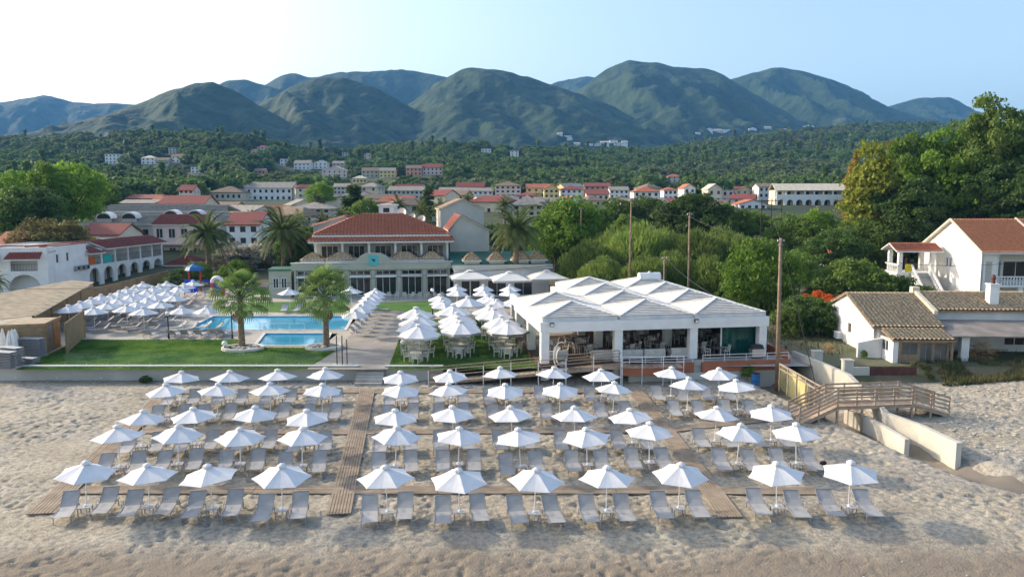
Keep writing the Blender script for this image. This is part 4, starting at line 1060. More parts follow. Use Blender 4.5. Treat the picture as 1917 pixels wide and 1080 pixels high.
# grey gabled wings to the right and behind
def gable_block(label, u0, u1, v_eave, v_ridge_top, Y, dep, m, rm, wins=(), rid=.5, tile=True):
    a = PY(u0, v_eave, Y); W = (u1 - u0) * Y / F_PX; ze = a.z; zr = PY((u0 + u1) / 2, v_ridge_top, Y).z
    t = thing('hotel_wing', label, 'building', (a.x, Y, 0), HA)
    facade(t, (0, 0), (W, 0), 0, ze, m, list(wins))
    facade(t, (W, .25), (W, dep), 0, ze, m, [(1.5, 3, ze - 2.2, ze - .5), (5, 6.5, ze - 2.2, ze - .5)]); wall(t, (0, dep), (0, .25), 0, ze, m); wall(t, (W, dep + .25), (0, dep + .25), 0, ze, m)
    xm = W * rid
    for y, f in ((0, -1), (dep + .25, 1)):
        MB().add([(0, y, ze), (W, y, ze), (xm, y, zr), (0, y - f * .25, ze), (W, y - f * .25, ze), (xm, y - f * .25, zr)], [(0, 1, 2), (5, 4, 3), (0, 3, 4, 1), (1, 4, 5, 2), (2, 5, 3, 0)]).build('gable', m, t)
    o = .25
    pls = [((W + o, -o, ze + .1 - o * .3), (W + o, dep + o, ze + .1 - o * .3), (xm, dep + o, zr + .13), (xm, -o, zr + .13)), ((-o, dep + o, ze + .1 - o * .3), (-o, -o, ze + .1 - o * .3), (xm, -o, zr + .13), (xm, dep + o, zr + .13))]
    tile_roof(t, pls, rm, .34, .45, .06, under_m=CREAM)
    return t
gable_block('grey gabled wing with red roof right behind the main hotel', 842, 916, 432, 404, 107, 9, GREYW, DREDT, rid=.28)
gable_block('tall grey gabled block behind the right hotel wing', 824, 906, 392, 374, 126, 10, GREYW, BROWNT, rid=.5)
gable_block('low grey gable with red-brown roof behind the hotel, left', 586, 690, 424, 407, 116, 8, GREYW, DREDT, rid=.55)
# low white service wing with green roof on the right
o2 = PY(852, 552, 98.5)
wing = thing('service_wing', 'low white wing with green roof and small tile hoods right of the hotel', 'building', (o2.x, o2.y, 0), HA)
facade(wing, (0, 0), (12.2, 0), 0, 3.6, WHITE, [(.8, 3.2, .1, 2.3), (4.2, 6.6, .1, 2.3), (7.6, 10, .1, 2.3)]); wall(wing, (12.2, .25), (12.2, 8), 0, 3.6, WHITE); wall(wing, (0, 8), (0, .25), 0, 3.6, WHITE); wall(wing, (12.2, 8.25), (0, 8.25), 0, 3.6, WHITE)
MB().slab([(-.3, -.4, 3.95), (12.6, -.4, 3.95), (12.6, 8.5, 5.2), (-.3, 8.5, 5.2)], .25).build('roof', GREENR, wing)
MB().box(-.3, 12.6, -.5, -.41, 3.55, 4.1).build('fascia', GREYW, wing)
for x in (1.2, 4.4, 7.6, 9.8):
    tile_roof(wing, hip_planes(x, x + 2.2, .7, 2.6, 4.55, 5.6, .1), OLDT, .36, .5, .06, name='hood_tiles')
    MB().box(x + .15, x + 2.05, .85, 2.5, 4.1, 4.5).build('hood_base', CREAM, wing)
# satellite dishes on the hotel roof
DISH = mat('dish_white', (.62, .60, .54), .5, .05)
for i, (u, v, r, Y) in enumerate(((752, 402, .95, 114), (773, 407, .55, 114), (790, 412, .7, 114))):
    p = PY(u, v, Y); t = thing('satellite_dish', ('large satellite dish behind the red hotel roof', 'small satellite dish in the middle behind the red hotel roof', 'low satellite dish rightmost behind the red hotel roof')[i], 'satellite dish', (p.x, p.y, 7.2), R(-25), 'dishes behind the hotel roof')
    h = p.z - 7.2
    MB().tube((0, 0, -.5), (0, 0, h), .05).build('mast', IRON, t)
    d_ = MB().lathe([(.001, 0), (r * .35, .04 * r), (r * .7, .16 * r), (r, .34 * r)], 16).build('reflector', DISH, t, True, (0, -.1, h)); d_.rotation_euler = (R(58), 0, 0)
    MB().tube((0, 0, .02), (0, .0, .75 * r), .02).build('feed_arm', IRON, d_)
hr = thing('roof_terrace_house', 'grey flat building carrying the dishes behind the hotel roof', 'building', (PY(770, 430, 113).x, 113.0, 0), HA)
wall(hr, (-4, 0), (4.5, 0), 0, 7.1, GREYW); wall(hr, (4.5, .25), (4.5, 6), 0, 7.1, GREYW); wall(hr, (-4, 6), (-4, .25), 0, 7.1, GREYW); wall(hr, (4.5, 6.25), (-4, 6.25), 0, 7.1, GREYW); MB().box(-4.1, 4.6, -.1, 6.3, 7.103, 7.25).build('roof', CONC, hr)
# ================================================================== umbrellas, parasols and tables on the terrace
gar_s = Proto(umbrella_proto('garden_umbrella', 1.38, 2.45, 1.85, 6, group='white umbrellas by the path and hotel', ribs=False))
CREAMC = mat('cream_canvas', (.74, .72, .66), .85, .05, 2, .1, 6)
gar_b = Proto(umbrella_proto('dining_umbrella', 1.75, 2.75, 1.98, 8, group='white umbrellas over the lawn dining tables', canvas=CANVAS, valance=.16, pole_r=.03))
pool_u = Proto(umbrella_proto('pool_umbrella', 1.38, 2.35, 1.80, 8, group='white umbrellas packed on the pool deck', ribs=False))
BIG = [(784, 607), (779, 598), (784, 587), (779, 574), (863, 600), (858, 592), (856, 584), (849, 569), (951, 600), (939, 590), (926, 576), (918, 569), (876, 554), (966, 554)]
SMALL = [(823, 551), (827, 557), (831, 563), (855, 533), (856, 541), (905, 533), (906, 541), (955, 533), (954, 541), (931, 561), (922, 555), (913, 552)]
big_pos = []
for i, (u, v) in enumerate(BIG):
    p = P(u, v + 2, 2.75); big_pos.append(p)
    colname = 'left column' if i < 4 else 'middle column' if i < 8 else 'right column' if i < 12 else 'back pair'
    k = i if i < 4 else i - 4 if i < 8 else i - 8 if i < 12 else i - 12
    gar_b.put(f'large white dining umbrella, {NUM[k]} from the front in the {colname} on the lawn' if i < 12 else f'large white dining umbrella {"left" if k == 0 else "right"} of the back pair near the hotel', (p.x, p.y, 0), rr.uniform(0, .8))
for i, (u, v) in enumerate(SMALL):
    p = P(u, v + 1, 2.45)
    gar_s.put(f'small white umbrella near the hotel parasols, {ORD[i]}', (p.x, p.y, 0), rr.uniform(0, 1))
for i, (ub, vb) in enumerate([(666, 630), (675, 619), (683, 611), (689, 603), (695, 596), (700, 589), (704, 582)]):
    p = P(ub, vb, 0); gar_s.put(f'white umbrella in the row between pool and path, {NUM[i]} from the beach end', (p.x, p.y, 0), rr.uniform(0, 1))
for i, (u, v, lb) in enumerate([(541, 540, 'single white umbrella on the lawn behind the pool'), (657, 538, 'white umbrella by the hotel columns behind the right pool palm')]):
    p = P(u, v, 2.45); gar_s.put(lb, (p.x, p.y, 0), .3)
POOLU = [(128, 571), (150, 564), (170, 557), (189, 551), (175, 574), (201, 565), (221, 557), (207, 550), (223, 544), (237, 538), (253, 534), (267, 528), (237, 570), (244, 552), (253, 547), (257, 563), (268, 575), (276, 557), (274, 542), (287, 536), (289, 549), (298, 532), (312, 527), (312, 543), (300, 563), (326, 551), (335, 536), (344, 530), (361, 525), (340, 573), (387, 573)]
POOLU.sort(key=lambda q: (-round(q[1] / 8), q[0]))
pl_l = Proto(lounger_proto('pool_lounger', 'grey loungers on the pool deck', False))
bands = {}
for (u, v) in POOLU: bands.setdefault(round(v / 8), []).append((u, v))
for bi, key in enumerate(sorted(bands, reverse=True)):
    for i, (u, v) in enumerate(bands[key]):
        p = P(u, v + 1, 2.35)
        wh_ = f'{ORD[i]} in pool deck row {NUM[bi]} from front'
        pool_u.put(f'white pool umbrella, {wh_}', (p.x, p.y, 0), rr.uniform(0, .8))
        for s, nm in ((-1, 'left'), (1, 'right')):
            a = R(-55) + R(rr.uniform(-6, 6)); q = p + Vector((s * .75, -.4 * s + rr.uniform(-.2, .2), 0))
            pl_l.put(f'grey lounger {nm} of umbrella {wh_}', (q.x, q.y, .02), a)
for i, u in enumerate((283, 327, 349, 376, 405, 418)):
    p = P(u, 632 - (i > 3) * 2, 0); pl_l.put(f'grey lounger facing the pool, {ORD[i]} along the left lawn edge', (p.x, p.y, .02), R(180) + R(rr.uniform(-8, 8)))
for i, u in enumerate((532, 556, 584, 606)):
    p = P(u, 585, 0); pl_l.put(f'grey lounger behind the pool on the far edge, {ORD[i]}', (p.x, p.y, .02), R(rr.uniform(-8, 8)))
for i in range(7):
    p = P(652 + 7 * i, 628 - 7.5 * i, 0); pl_l.put(f'grey lounger under the pool-side umbrella row, {NUM[i]} from the beach end', (p.x + 1.1, p.y - .2, .02), R(75))
# big cream parasols by the hotel
for i, (u, v, w) in enumerate(((880, 506, 5.0), (954, 509, 4.6), (1024, 506, 4.8))):
    p = P(u, v, 3.6); t = thing('large_parasol', f'big cream square parasol in front of the hotel wing, {("left", "middle", "right")[i]} of three', 'parasol', (p.x, p.y, 0), HA + R(45), 'big parasols by the hotel')
    canopy_mesh(w * .70, 3.6, 2.75, 4, 5, sag=.12, hole=.04, valance=.22).build('canopy', CREAMC, t)
    canopy_mesh(w * .13, 3.72, 3.55, 4, 2, sag=.02, hole=.1).build('vent_cap', CREAMC, t)
    MB().tube((0, 0, 0), (0, 0, 3.6), .06, .06, 8).build('pole', POLEW, t); MB().box(-.5, .5, -.5, .5, 0, .1).build('base', CONC, t)
# garden chairs and tables
CHW = mat('white_resin', (.62, .60, .52), .5, .05)
def chair_proto(name, group, m, cat='chair'):
    t = thing(name, '-', cat, group=group)
    MB().box(-.23, .23, -.22, .22, .42, .46).build('seat', m, t)
    b = MB()
    for k in range(5): b.hexa([(-.21 + k * .09, .20, .46), (-.15 + k * .09, .20, .46), (-.15 + k * .09, .23, .46), (-.21 + k * .09, .23, .46), (-.21 + k * .09, .27, .86), (-.15 + k * .09, .27, .86), (-.15 + k * .09, .30, .86), (-.21 + k * .09, .30, .86)])
    b.bar((-.24, .29, .88), (.24, .29, .88), .04, .08); b.build('backrest', m, t)
    for x in (-1, 1):
        for y in (-1, 1): MB().box(x * .21 - .022, x * .21 + .022, y * .2 - .022, y * .2 + .022, 0, .42).build('leg', m, t)
        MB().bar((x * .25, -.2, .66), (x * .25, .25, .68), .05, .035).bar((x * .25, -.19, .42), (x * .25, -.19, .65), .04, .04).build('armrest', m, t)
    return t
def table_proto(name, group, m, top=.8):
    t = thing(name, '-', 'table', group=group); h = top / 2
    MB().box(-h, h, -h, h, .70, .74).build('table_top', m, t)
    for x in (-1, 1):
        for y in (-1, 1): MB().box(x * (h - .08) - .03, x * (h - .08) + .03, y * (h - .08) - .03, y * (h - .08) + .03, 0, .70).build('leg', m, t)
    return t
g_ch = Proto(chair_proto('garden_chair', 'white chairs at the lawn dining tables', CHW)); g_tb = Proto(table_proto('garden_table', 'white tables on the dining lawn', CHW, .9))
for i, p in enumerate(big_pos):
    colname = 'left column' if i < 4 else 'middle column' if i < 8 else 'right column' if i < 12 else 'back pair'
    k = i if i < 4 else i - 4 if i < 8 else i - 8 if i < 12 else i - 12
    wh_ = f'{NUM[k]} dining umbrella from the front, {colname}'
    for j, (dx, dy, side) in enumerate(((-.15, -.75, 'near'), (.15, .85, 'far'))):
        a = R(rr.uniform(-8, 8)); c_ = (p.x + dx, p.y + dy, .03)
        g_tb.put(f'white table on the {side} side under the {wh_}', c_, a)
        for x, y, r_, sd_ in ((-.72, 0, 90, 'left'), (.72, 0, -90, 'right')) + (((0, -.75, 180, 'front'),) if j == 0 else ((0, .75, 0, 'back'),)):
            g_ch.put(f'white chair {sd_} of the {side} table, {wh_}', (c_[0] + x + rr.uniform(-.08, .08), c_[1] + y + rr.uniform(-.08, .08), .03), R(r_ + rr.uniform(-15, 15)))
# inside the hall: a line of white chairs behind the glass and outside
for i in range(8):
    u = 730 + i * 14; p = P(u, 559, 0); g_ch.put(f'white chair in front of the glazed hall, {ORD[i]}', (p.x, p.y - .6, 0.02), R(180 + rr.uniform(-60, 60)))
# globe lamps
GLOBE = mat('globe_glass', (.85, .84, .80), .3, 0)
for i, (u, v, vb, z) in enumerate(((316, 587, 634, None), (435, 580, 634, None), (810, 543, 590, None), (421, 643, 655, None), (755, 641, 657, None))):
    p = P(u, vb, 0); top = PY(u, v, p.y).z
    t = thing('globe_lamp', ('white globe lamp on black post at the left lawn edge', 'white globe lamp on black post by the left pool palm', 'white globe lamp on thin post before the glazed hall', 'low white globe lamp beside the left palm bed', 'low white globe lamp at the dining lawn corner')[i], 'lamp', (p.x, p.y, 0), 0, 'globe lamps')
    MB().tube((0, 0, 0), (0, 0, max(top - .15, .12)), .06 if i < 3 else .09, .045, 8).build('post', IRON, t)
    MB().tube((0, 0, 0), (0, 0, .35 if i < 3 else .06), .10, .08, 8).build('base', IRON, t)
    MB().ball((0, 0, max(top, .34)), .24 if i > 2 else .2, 14, 8).build('globe', GLOBE, t, True)
# entrance posts of the beach shower at the path
p = P(640, 684, 0); t = thing('beach_shower', 'dark metal shower posts standing at the beach end of the path', 'shower', (p.x, p.y, 0), HA)
for x in (-.35, .05, .4): MB().tube((x, 0, 0), (x, 0, 2.3 if x < .3 else 2.0), .04, .04, 8).build('post', IRON, t)
MB().bar((-.35, -.3, 2.3), (-.35, .02, 2.3), .05, .05).bar((.05, -.3, 2.3), (.05, .02, 2.3), .05, .05).build('shower_arm', IRON, t)
MB().box(-.7, .75, -.6, .6, .01, .06).build('tray', CONC, t)

# metal hand rail between the two pools
pa_, pb_ = P(487, 622, 0), P(572, 621, 0)
t = thing('pool_rail', 'thin white metal rail standing between the pool and the paddling pool', 'rail', (pa_.x, pa_.y, 0)); w_ = pb_.x - pa_.x
for k in range(4): MB().tube((w_ * k / 3, 0, 0), (w_ * k / 3, 0, .85), .025).build('post', FRAME, t)
MB().tube((0, 0, .85), (w_, 0, .85), .025).build('top_rail', FRAME, t)
# ================================================================== beach restaurant pavilion
ra = P(1013, 690, 0.0); rb = PY(1437, 589, ra.y + 2.85)
RA = math.atan2(2.85, rb.x - ra.x); RWt = (Vector((rb.x, rb.y)) - Vector((ra.x, ra.y))).length
rest = thing('beach_restaurant', 'white open restaurant pavilion with slatted pyramid roofs and square columns', 'restaurant', (ra.x, ra.y, 0), RA)
bx = RWt / 3; by = 5.8; FZ = .35; BZ = 2.75; TZ_ = 3.5
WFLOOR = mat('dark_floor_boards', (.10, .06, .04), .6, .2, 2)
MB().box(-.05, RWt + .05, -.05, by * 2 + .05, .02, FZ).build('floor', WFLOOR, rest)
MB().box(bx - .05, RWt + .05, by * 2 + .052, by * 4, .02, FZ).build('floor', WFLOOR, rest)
cw = .62
for (i, j) in [(0, 0), (1, 0), (2, 0), (3, 0), (0, 1), (0, 2), (3, 1), (3, 2), (3, 3), (3, 4), (1, 4), (2, 4), (1, 3), (1, 1), (2, 1), (1, 2), (2, 2)]:
    x = bx * i; y = by * j; x0 = min(max(x - cw / 2, 0), RWt - cw); y0 = max(y - cw / 2, 0)
    MB().box(x0, x0 + cw, y0, y0 + cw, FZ if not (j == 0) else -.9, BZ).build('column', WHITE, rest)
# ring beams
MB().box(-.1, RWt + .1, -.12, .6, BZ + .003, TZ_).build('beam', WHITE, rest)
MB().box(-.1, .6, .602, by * 2 + .3, BZ + .003, TZ_).build('beam', WHITE, rest)
MB().box(RWt - .6, RWt + .1, .602, by * 4 + .3, BZ + .003, TZ_).build('beam', WHITE, rest)
MB().box(.602, bx - .3, by * 2 - .3, by * 2 + .3, BZ + .003, TZ_).build('beam', WHITE, rest)
MB().box(bx - .3, bx + .3, by * 2 - .3, by * 4 + .3, BZ + .003, TZ_ - .1).build('beam', WHITE, rest)
MB().box(bx + .302, RWt - .602, by * 4 - .4, by * 4 + .3, BZ + .003, TZ_).build('beam', WHITE, rest)
# slatted pyramids
SLAT = mat('greyed_white_slat', (.56, .55, .53), .8, .12, 1.2, .2, 14, col2=(.70, .68, .64))
SUNFACE = mat('sunlit_roof_tone', (.70, .66, .55), .8, .10, .8)
ZB0, ZA = TZ_ + .30, TZ_ + 1.08
GAP = mat('roof_gap', (.27, .27, .27), .9, .1)
for (i, j) in [(0, 0), (1, 0), (2, 0), (0, 1), (1, 1), (2, 1), (1, 2), (2, 2), (1, 3), (2, 3)]:
    x0, x1 = bx * i + .12, bx * (i + 1) - .12; y0, y1 = by * j + .12, by * (j + 1) - .12
    cx_, cy_ = (x0 + x1) / 2, (y0 + y1) / 2
    c4 = [Vector((x0, y0, ZB0)), Vector((x1, y0, ZB0)), Vector((x1, y1, ZB0)), Vector((x0, y1, ZB0))]; ap = Vector((cx_, cy_, ZA))
    core = MB(); core.add([*c4, ap], [(0, 1, 4), (1, 2, 4), (2, 3, 4), (3, 0, 4), (3, 2, 1, 0)])
    py = core.build('roof_pyramid', GAP, rest)
    nl = (c4[0] - c4[3]).cross(ap - c4[3]).normalized() * .03
    MB().add([c4[3] + nl, c4[0] + nl, ap + nl], [(0, 1, 2)]).build('sunlit_roof_side', SUNFACE, py)  # smooth left face, its sunlit brightness put into a paler cream colour
    MB().box(x0 - .02, x1 + .02, y0 - .02, y1 + .02, TZ_ + .01, ZB0 - .003).build('roof_kerb', SLAT, rest)
    ns = 9
    for f in range(4):
        A, B = c4[f], c4[(f + 1) % 4]; nn = (B - A).cross(ap - A).normalized()
        if f == 3: ks = ()
        else: ks = range(ns)
        for k in ks:
            t0, t1 = (k + .05) / ns, (k + .68) / ns
            if t1 > .97: continue
            q = [A.lerp(ap, t0), B.lerp(ap, t0), B.lerp(ap, t1), A.lerp(ap, t1)]
            lift = nn * .035; tip = nn * (.035 + .05)
            MB().hexa([q[0] + nn * .01, q[1] + nn * .01, q[2] + nn * .01, q[3] + nn * .01, q[0] + tip, q[1] + tip, q[2] + lift, q[3] + lift]).build('slat', SLAT, py)
    for f in range(4): MB().bar(c4[f] + Vector((0, 0, .07)), ap + Vector((0, 0, .10)), .16, .08).build('hip_cap', FRAME, py)
# flat grey roof in the notch and the white tank at the back
MB().box(.4, bx - .35, by * 2 + .35, by * 2 + 5.5, BZ + .3, BZ + .5).build('flat_roof', GREYT, rest); MB().box(.38, .7, by * 2 + .32, by * 2 + 5.6, BZ - .1, BZ + .75).build('beam', WHITE, rest)
for y in (by * 2 + 1, by * 2 + 5): MB().box(.4, .7, y, y + .3, 0, BZ - .103).build('column', WHITE, rest)
tp = PY(1203, 517, ra.y + 26); t = thing('roof_tank', 'white water tank lying on the restaurant roof at the back', 'tank', (tp.x, tp.y - 4.0, ZA - .55), RA)
MB().tube((-1.1, 0, .55), (1.1, 0, .55), .5, .5, 14).build('tank', FRAME, t, False); MB().box(-.9, -.7, -.4, .4, 0, .2).box(.7, .9, -.4, .4, 0, .2).build('cradle', IRON, t); MB().tube((0, 0, 1.0), (0, 0, 1.15), .12, .12, 10).build('cap', FRAME, t)
# back wall, bar
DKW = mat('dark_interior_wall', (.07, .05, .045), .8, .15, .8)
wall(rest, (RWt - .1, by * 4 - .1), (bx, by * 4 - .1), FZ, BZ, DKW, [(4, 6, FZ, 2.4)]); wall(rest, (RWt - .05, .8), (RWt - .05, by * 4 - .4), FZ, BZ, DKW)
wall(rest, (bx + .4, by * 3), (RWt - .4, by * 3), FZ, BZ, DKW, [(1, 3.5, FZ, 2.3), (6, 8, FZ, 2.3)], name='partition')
MB().box(bx * 2 + .6, RWt - 1.0, by * 2 + 1.2, by * 2 + 1.8, FZ, FZ + 1.05).box(bx * 2 + .5, RWt - .9, by * 2 + 1.1, by * 2 + 1.9, FZ + 1.053, FZ + 1.12).build('bar_counter', TIMBER, rest)
# sliding glass on the right bay and side
GTEAL = bpy.data.materials.new('teal_glass'); GTEAL.use_nodes = True
nt = GTEAL.node_tree; b = nt.nodes['Principled BSDF']; b.inputs['Base Color'].default_value = (.02, .16, .14, 1); b.inputs['Roughness'].default_value = .05
o_ = nt.nodes['Material Output']; tr_ = nt.nodes.new('ShaderNodeBsdfTransparent'); tr_.inputs[0].default_value = (.35, .65, .6, 1); mxs = nt.nodes.new('ShaderNodeMixShader'); mxs.inputs[0].default_value = .35
nt.links.new(tr_.outputs[0], mxs.inputs[1]); nt.links.new(b.outputs[0], mxs.inputs[2]); nt.links.new(mxs.outputs[0], o_.inputs[0])
for x0, x1 in ((RWt - 3.3, RWt - 2.0), (RWt - 1.97, RWt - .6)): MB().box(x0, x1, .9, .93, FZ + .02, BZ - .02).build('glass_panel', GTEAL, rest)
for k in range(4): MB().box(.25, .28, .7 + k * 2.7 + .1, .7 + (k + 1) * 2.7 - .1, FZ + .02, BZ - .02).build('glass_panel', GLS, rest)
MB().box(RWt - 3.42, RWt - 3.32, .86, .98, FZ, BZ).build('glass_post', FRAME, rest)
# flood lights
for x, lb in ((.75, 'left'), (RWt * .67, 'right')):
    q = rest.location + Vector((math.cos(RA), math.sin(RA), 0)) * x - Vector((-math.sin(RA), math.cos(RA), 0)) * .14
    t = thing('flood_light', f'small black flood light on the {lb} of the restaurant front beam', 'flood light', (q.x, q.y, TZ_ - .15), RA, 'flood lights on the beam')
    MB().hexa([(-.16, -.22, -.16), (.16, -.22, -.16), (.16, -.06, -.10), (-.16, -.06, -.10), (-.16, -.26, .10), (.16, -.26, .10), (.16, -.06, .14), (-.16, -.06, .14)]).build('housing', IRON, t)
    MB().add([(-.13, -.225, -.13), (.13, -.225, -.13), (.13, -.262, .07), (-.13, -.262, .07)], [(0, 1, 2, 3)]).build('lens', FRAME, t); MB().box(-.03, .03, -.06, .02, -.03, .03).build('bracket', IRON, t)
# terracotta parapet and white plinth below the terrace
TERR = mat('terracotta_wall', (.38, .14, .075), .85, .12, 1, .2, 10)
def rl(x, y, z=0):
    q = rest.location + Vector((math.cos(RA), math.sin(RA), 0)) * x + Vector((-math.sin(RA), math.cos(RA), 0)) * y; return Vector((q.x, q.y, z))
par = thing('terrace_parapet', 'terracotta parapet on a white plinth in front of the restaurant', 'wall', (ra.x, ra.y, 0), RA)
MB().box(bx + .5, RWt + 1.4, -1.2, -.9, -2.0, -.45).build('plinth', WGREY, par)
MB().box(bx + .45, bx * 2 - .45, -1.25, -.95, -.447, .32).build('parapet_section', TERR, par); MB().box(bx * 2 + .25, RWt + 1.4, -1.25, -.95, -.447, .32).build('parapet_section', TERR, par)
MB().box(RWt + 1.1, RWt + 1.4, -.948, 2.2, -.447, .9).build('parapet_section', TERR, par)
MB().box(bx + .5, RWt + 1.09, -.947, -.06, -.6, .30).build('terrace_floor', CONC, par)
for x0, x1 in ((bx + .5, bx * 2 - .5), (bx * 2 + .3, RWt + 1.3)):
    m_ = MB(); 
    for z in (.62, .85): m_.bar((x0, -1.1, z), (x1, -1.1, z), .04, .04)
    for k in range(5): x = x0 + (x1 - x0) * k / 4; m_.bar((x, -1.1, .32), (x, -1.1, .87), .04, .04)
    m_.build('handrail', FRAME, par)
# wooden ramp with rails rising to the terrace from the left
RAMPW = mat('ramp_timber', (.30, .21, .14), .85, .25, 2, .2, 20, col2=(.42, .33, .24))
g0 = P(800, 722, BZ0 + .1); g1 = rl(bx * .95, -1.5, .25)
rp = thing('wooden_ramp', 'long wooden access ramp with rails rising to the restaurant terrace', 'ramp', (g0.x, WALL_Y - 1.9, BZ0))
org = rp.location
xa, xb = g0.x, g1.x; yA, yB = WALL_Y - 1.75, WALL_Y - .65
nb_ = 34
for k in range(nb_):
    x = xa + (xb - xa) * k / nb_; x2 = xa + (xb - xa) * (k + 1) / nb_ - .03; z = BZ0 + .12 + (1.30) * k / nb_; z2 = BZ0 + .12 + 1.30 * (k + 1) / nb_
    MB().hexa([Vector(p) - org for p in ((x, yA, z - .05), (x2, yA, z2 - .05), (x2, yB, z2 - .05), (x, yB, z - .05), (x, yA, z), (x2, yA, z2), (x2, yB, z2), (x, yB, z))]).build('ramp_board', RAMPW, rp)
for y in (yA, yB):
    for k in range(8):
        x = xa + (xb - xa) * k / 7; z = BZ0 + .1 + 1.30 * k / 7; MB().bar(Vector((x, y, BZ0 - .6)) - org, Vector((x, y, z + .95)) - org, .07, .07).build('post', RAMPW if y == yB else FRAME, rp)
    for h in (.5, .95): MB().bar(Vector((xa, y, BZ0 + .1 + h)) - org, Vector((xb, y, BZ0 + 1.4 + h)) - org, .05, .06).build('rail', RAMPW, rp)
    MB().bar(Vector((xa, y + .02, BZ0 + .02)) - org, Vector((xb, y + .02, BZ0 + 1.28)) - org, .06, .16).build('stringer', RAMPW, rp)
ld = thing('ramp_landing', 'wooden landing with white rails joining the ramp to the restaurant', 'landing', (xb, WALL_Y - 1.9, 0))
m_ = MB()
for k in range(10): MB().box(.02 + k * .46, .44 + k * .46, .1, 2.9, .24, .30).build('landing_board', RAMPW, ld)
for x in (.1, 1.55, 3.1, 4.6): MB().bar((x, .15, -1.6), (x, .15, 1.1), .05, .05).build('post', FRAME, ld)
for h in (.7, 1.1): MB().bar((.1, .15, h), (4.6, .15, h), .04, .04).build('rail', FRAME, ld)
MB().box(0, 4.65, .2, .3, -.35, .23).build('skirt', TERR, ld)
# long planter in front of the dining lawn
# furniture inside
WICK = mat('pale_wicker', (.56, .53, .47), .8, .12, 6, .2, 40); CUSH = mat('white_cushion', (.72, .70, .65), .85, .05, 2)
r_ch = Proto(chair_proto('dining_chair', 'pale wicker chairs inside the restaurant', WICK)); DTOP = mat('dark_table', (.10, .08, .065), .5, .15, 3)
r_tb = Proto(table_proto('dining_table', 'dark tables inside the restaurant', DTOP, .85))
def sofa_proto():
    t = thing('sofa', '-', 'sofa', group='low white sofas along the restaurant front')
    MB().box(-.85, .85, -.4, .4, .05, .36).build('base', WICK, t); MB().box(-.83, .83, .22, .42, .363, .78).build('backrest', WICK, t)
    for s in (-1, 1): MB().box(s * .78 - .09, s * .78 + .09, -.4, .215, .363, .60).build('armrest', WICK, t); MB().box(s * .34 - .32, s * .34 + .32, -.38, .2, .366, .50).build('cushion', CUSH, t)
    return t
sofa = Proto(sofa_proto())
n_ = 0
for i, (x, y, a) in enumerate(((1.4, 1.3, 180), (5.0, 1.0, 180), (7.2, .8, 180), (9.0, .8, 180), (11.2, .9, 180))):
    q = rl(x, y, FZ); sofa.put(f'low white wicker sofa at the restaurant front, {ORD[i]}', q, RA + R(a))
wh3 = ['left', 'middle', 'right']
for i in range(3):
    for j in range(3):
        for k in range(2):
            x = bx * i + 1.7 + k * 2.6; y = 3.0 + j * 2.9 + .4 * k
            if i == 0 and j == 2: continue
            q = rl(x, y, FZ); pos = f'restaurant {wh3[i]} bay, {NUM[j]} row, {"left" if k == 0 else "right"}'
            r_tb.put(f'dark table in the {pos}', q, RA + R(rr.uniform(-6, 6)))
            for dx, dy, ro, sd_ in ((-.75, 0, 90, 'left'), (.75, 0, -90, 'right'), (0, -.75, 180, 'near'), (0, .75, 0, 'far')):
                q = rl(x + dx + rr.uniform(-.08, .08), y + dy, FZ); r_ch.put(f'pale wicker chair {sd_} side of table, {pos}', q, RA + R(ro + rr.uniform(-15, 15)))
q0 = (bx * 2 + 2.1, .55)
r_tb.put('dark table at the railing of the right restaurant bay', rl(*q0, FZ), RA)
for dx, ro, sd_ in ((-.8, 90, 'left'), (.8, -90, 'right')): r_ch.put(f'pale wicker chair {sd_} of the table at the right bay railing', rl(q0[0] + dx, q0[1], FZ), RA + R(ro))
# pendant lamps over the bar
LAMPM = mat('pendant_shade', (.8, .78, .7), .5, 0)
for k in range(4):
    q = rl(bx * 2 + 1.9 + k * .55, by + 1.5, 0); t = thing('pendant_lamp', f'small white pendant lamp over the bar, {ORD[k]}', 'lamp', (q.x, q.y, BZ - .9), 0, 'pendant lamps over the bar')
    MB().lathe([(.03, .3), (.11, .2), (.13, 0), (.10, -.02)], 10).build('shade', LAMPM, t, True); MB().tube((0, 0, .3), (0, 0, .9), .012).build('cord', IRON, t)
# ice-cream chest on the right
q = rl(RWt - .9, .0, FZ); t = thing('grill_trolley', 'silver grill trolley at the right end of the terrace', 'grill', (q.x, q.y - .3, FZ), RA)
MB().box(-.5, .5, -.3, .3, .1, .7).build('cabinet', mat('steel', (.5, .5, .52), .35, .05, metal=.8), t); MB().hexa([(-.5, -.3, .703), (.5, -.3, .703), (.5, .3, .703), (-.5, .3, .703), (-.42, -.15, 1.0), (.42, -.15, 1.0), (.42, .28, 1.0), (-.42, .28, 1.0)]).build('lid', IRON, t)
for x in (-.4, .4): MB().tube((x, -.2, .06), (x, .2, .06), .06, .06, 10).build('wheel', IRON, t)
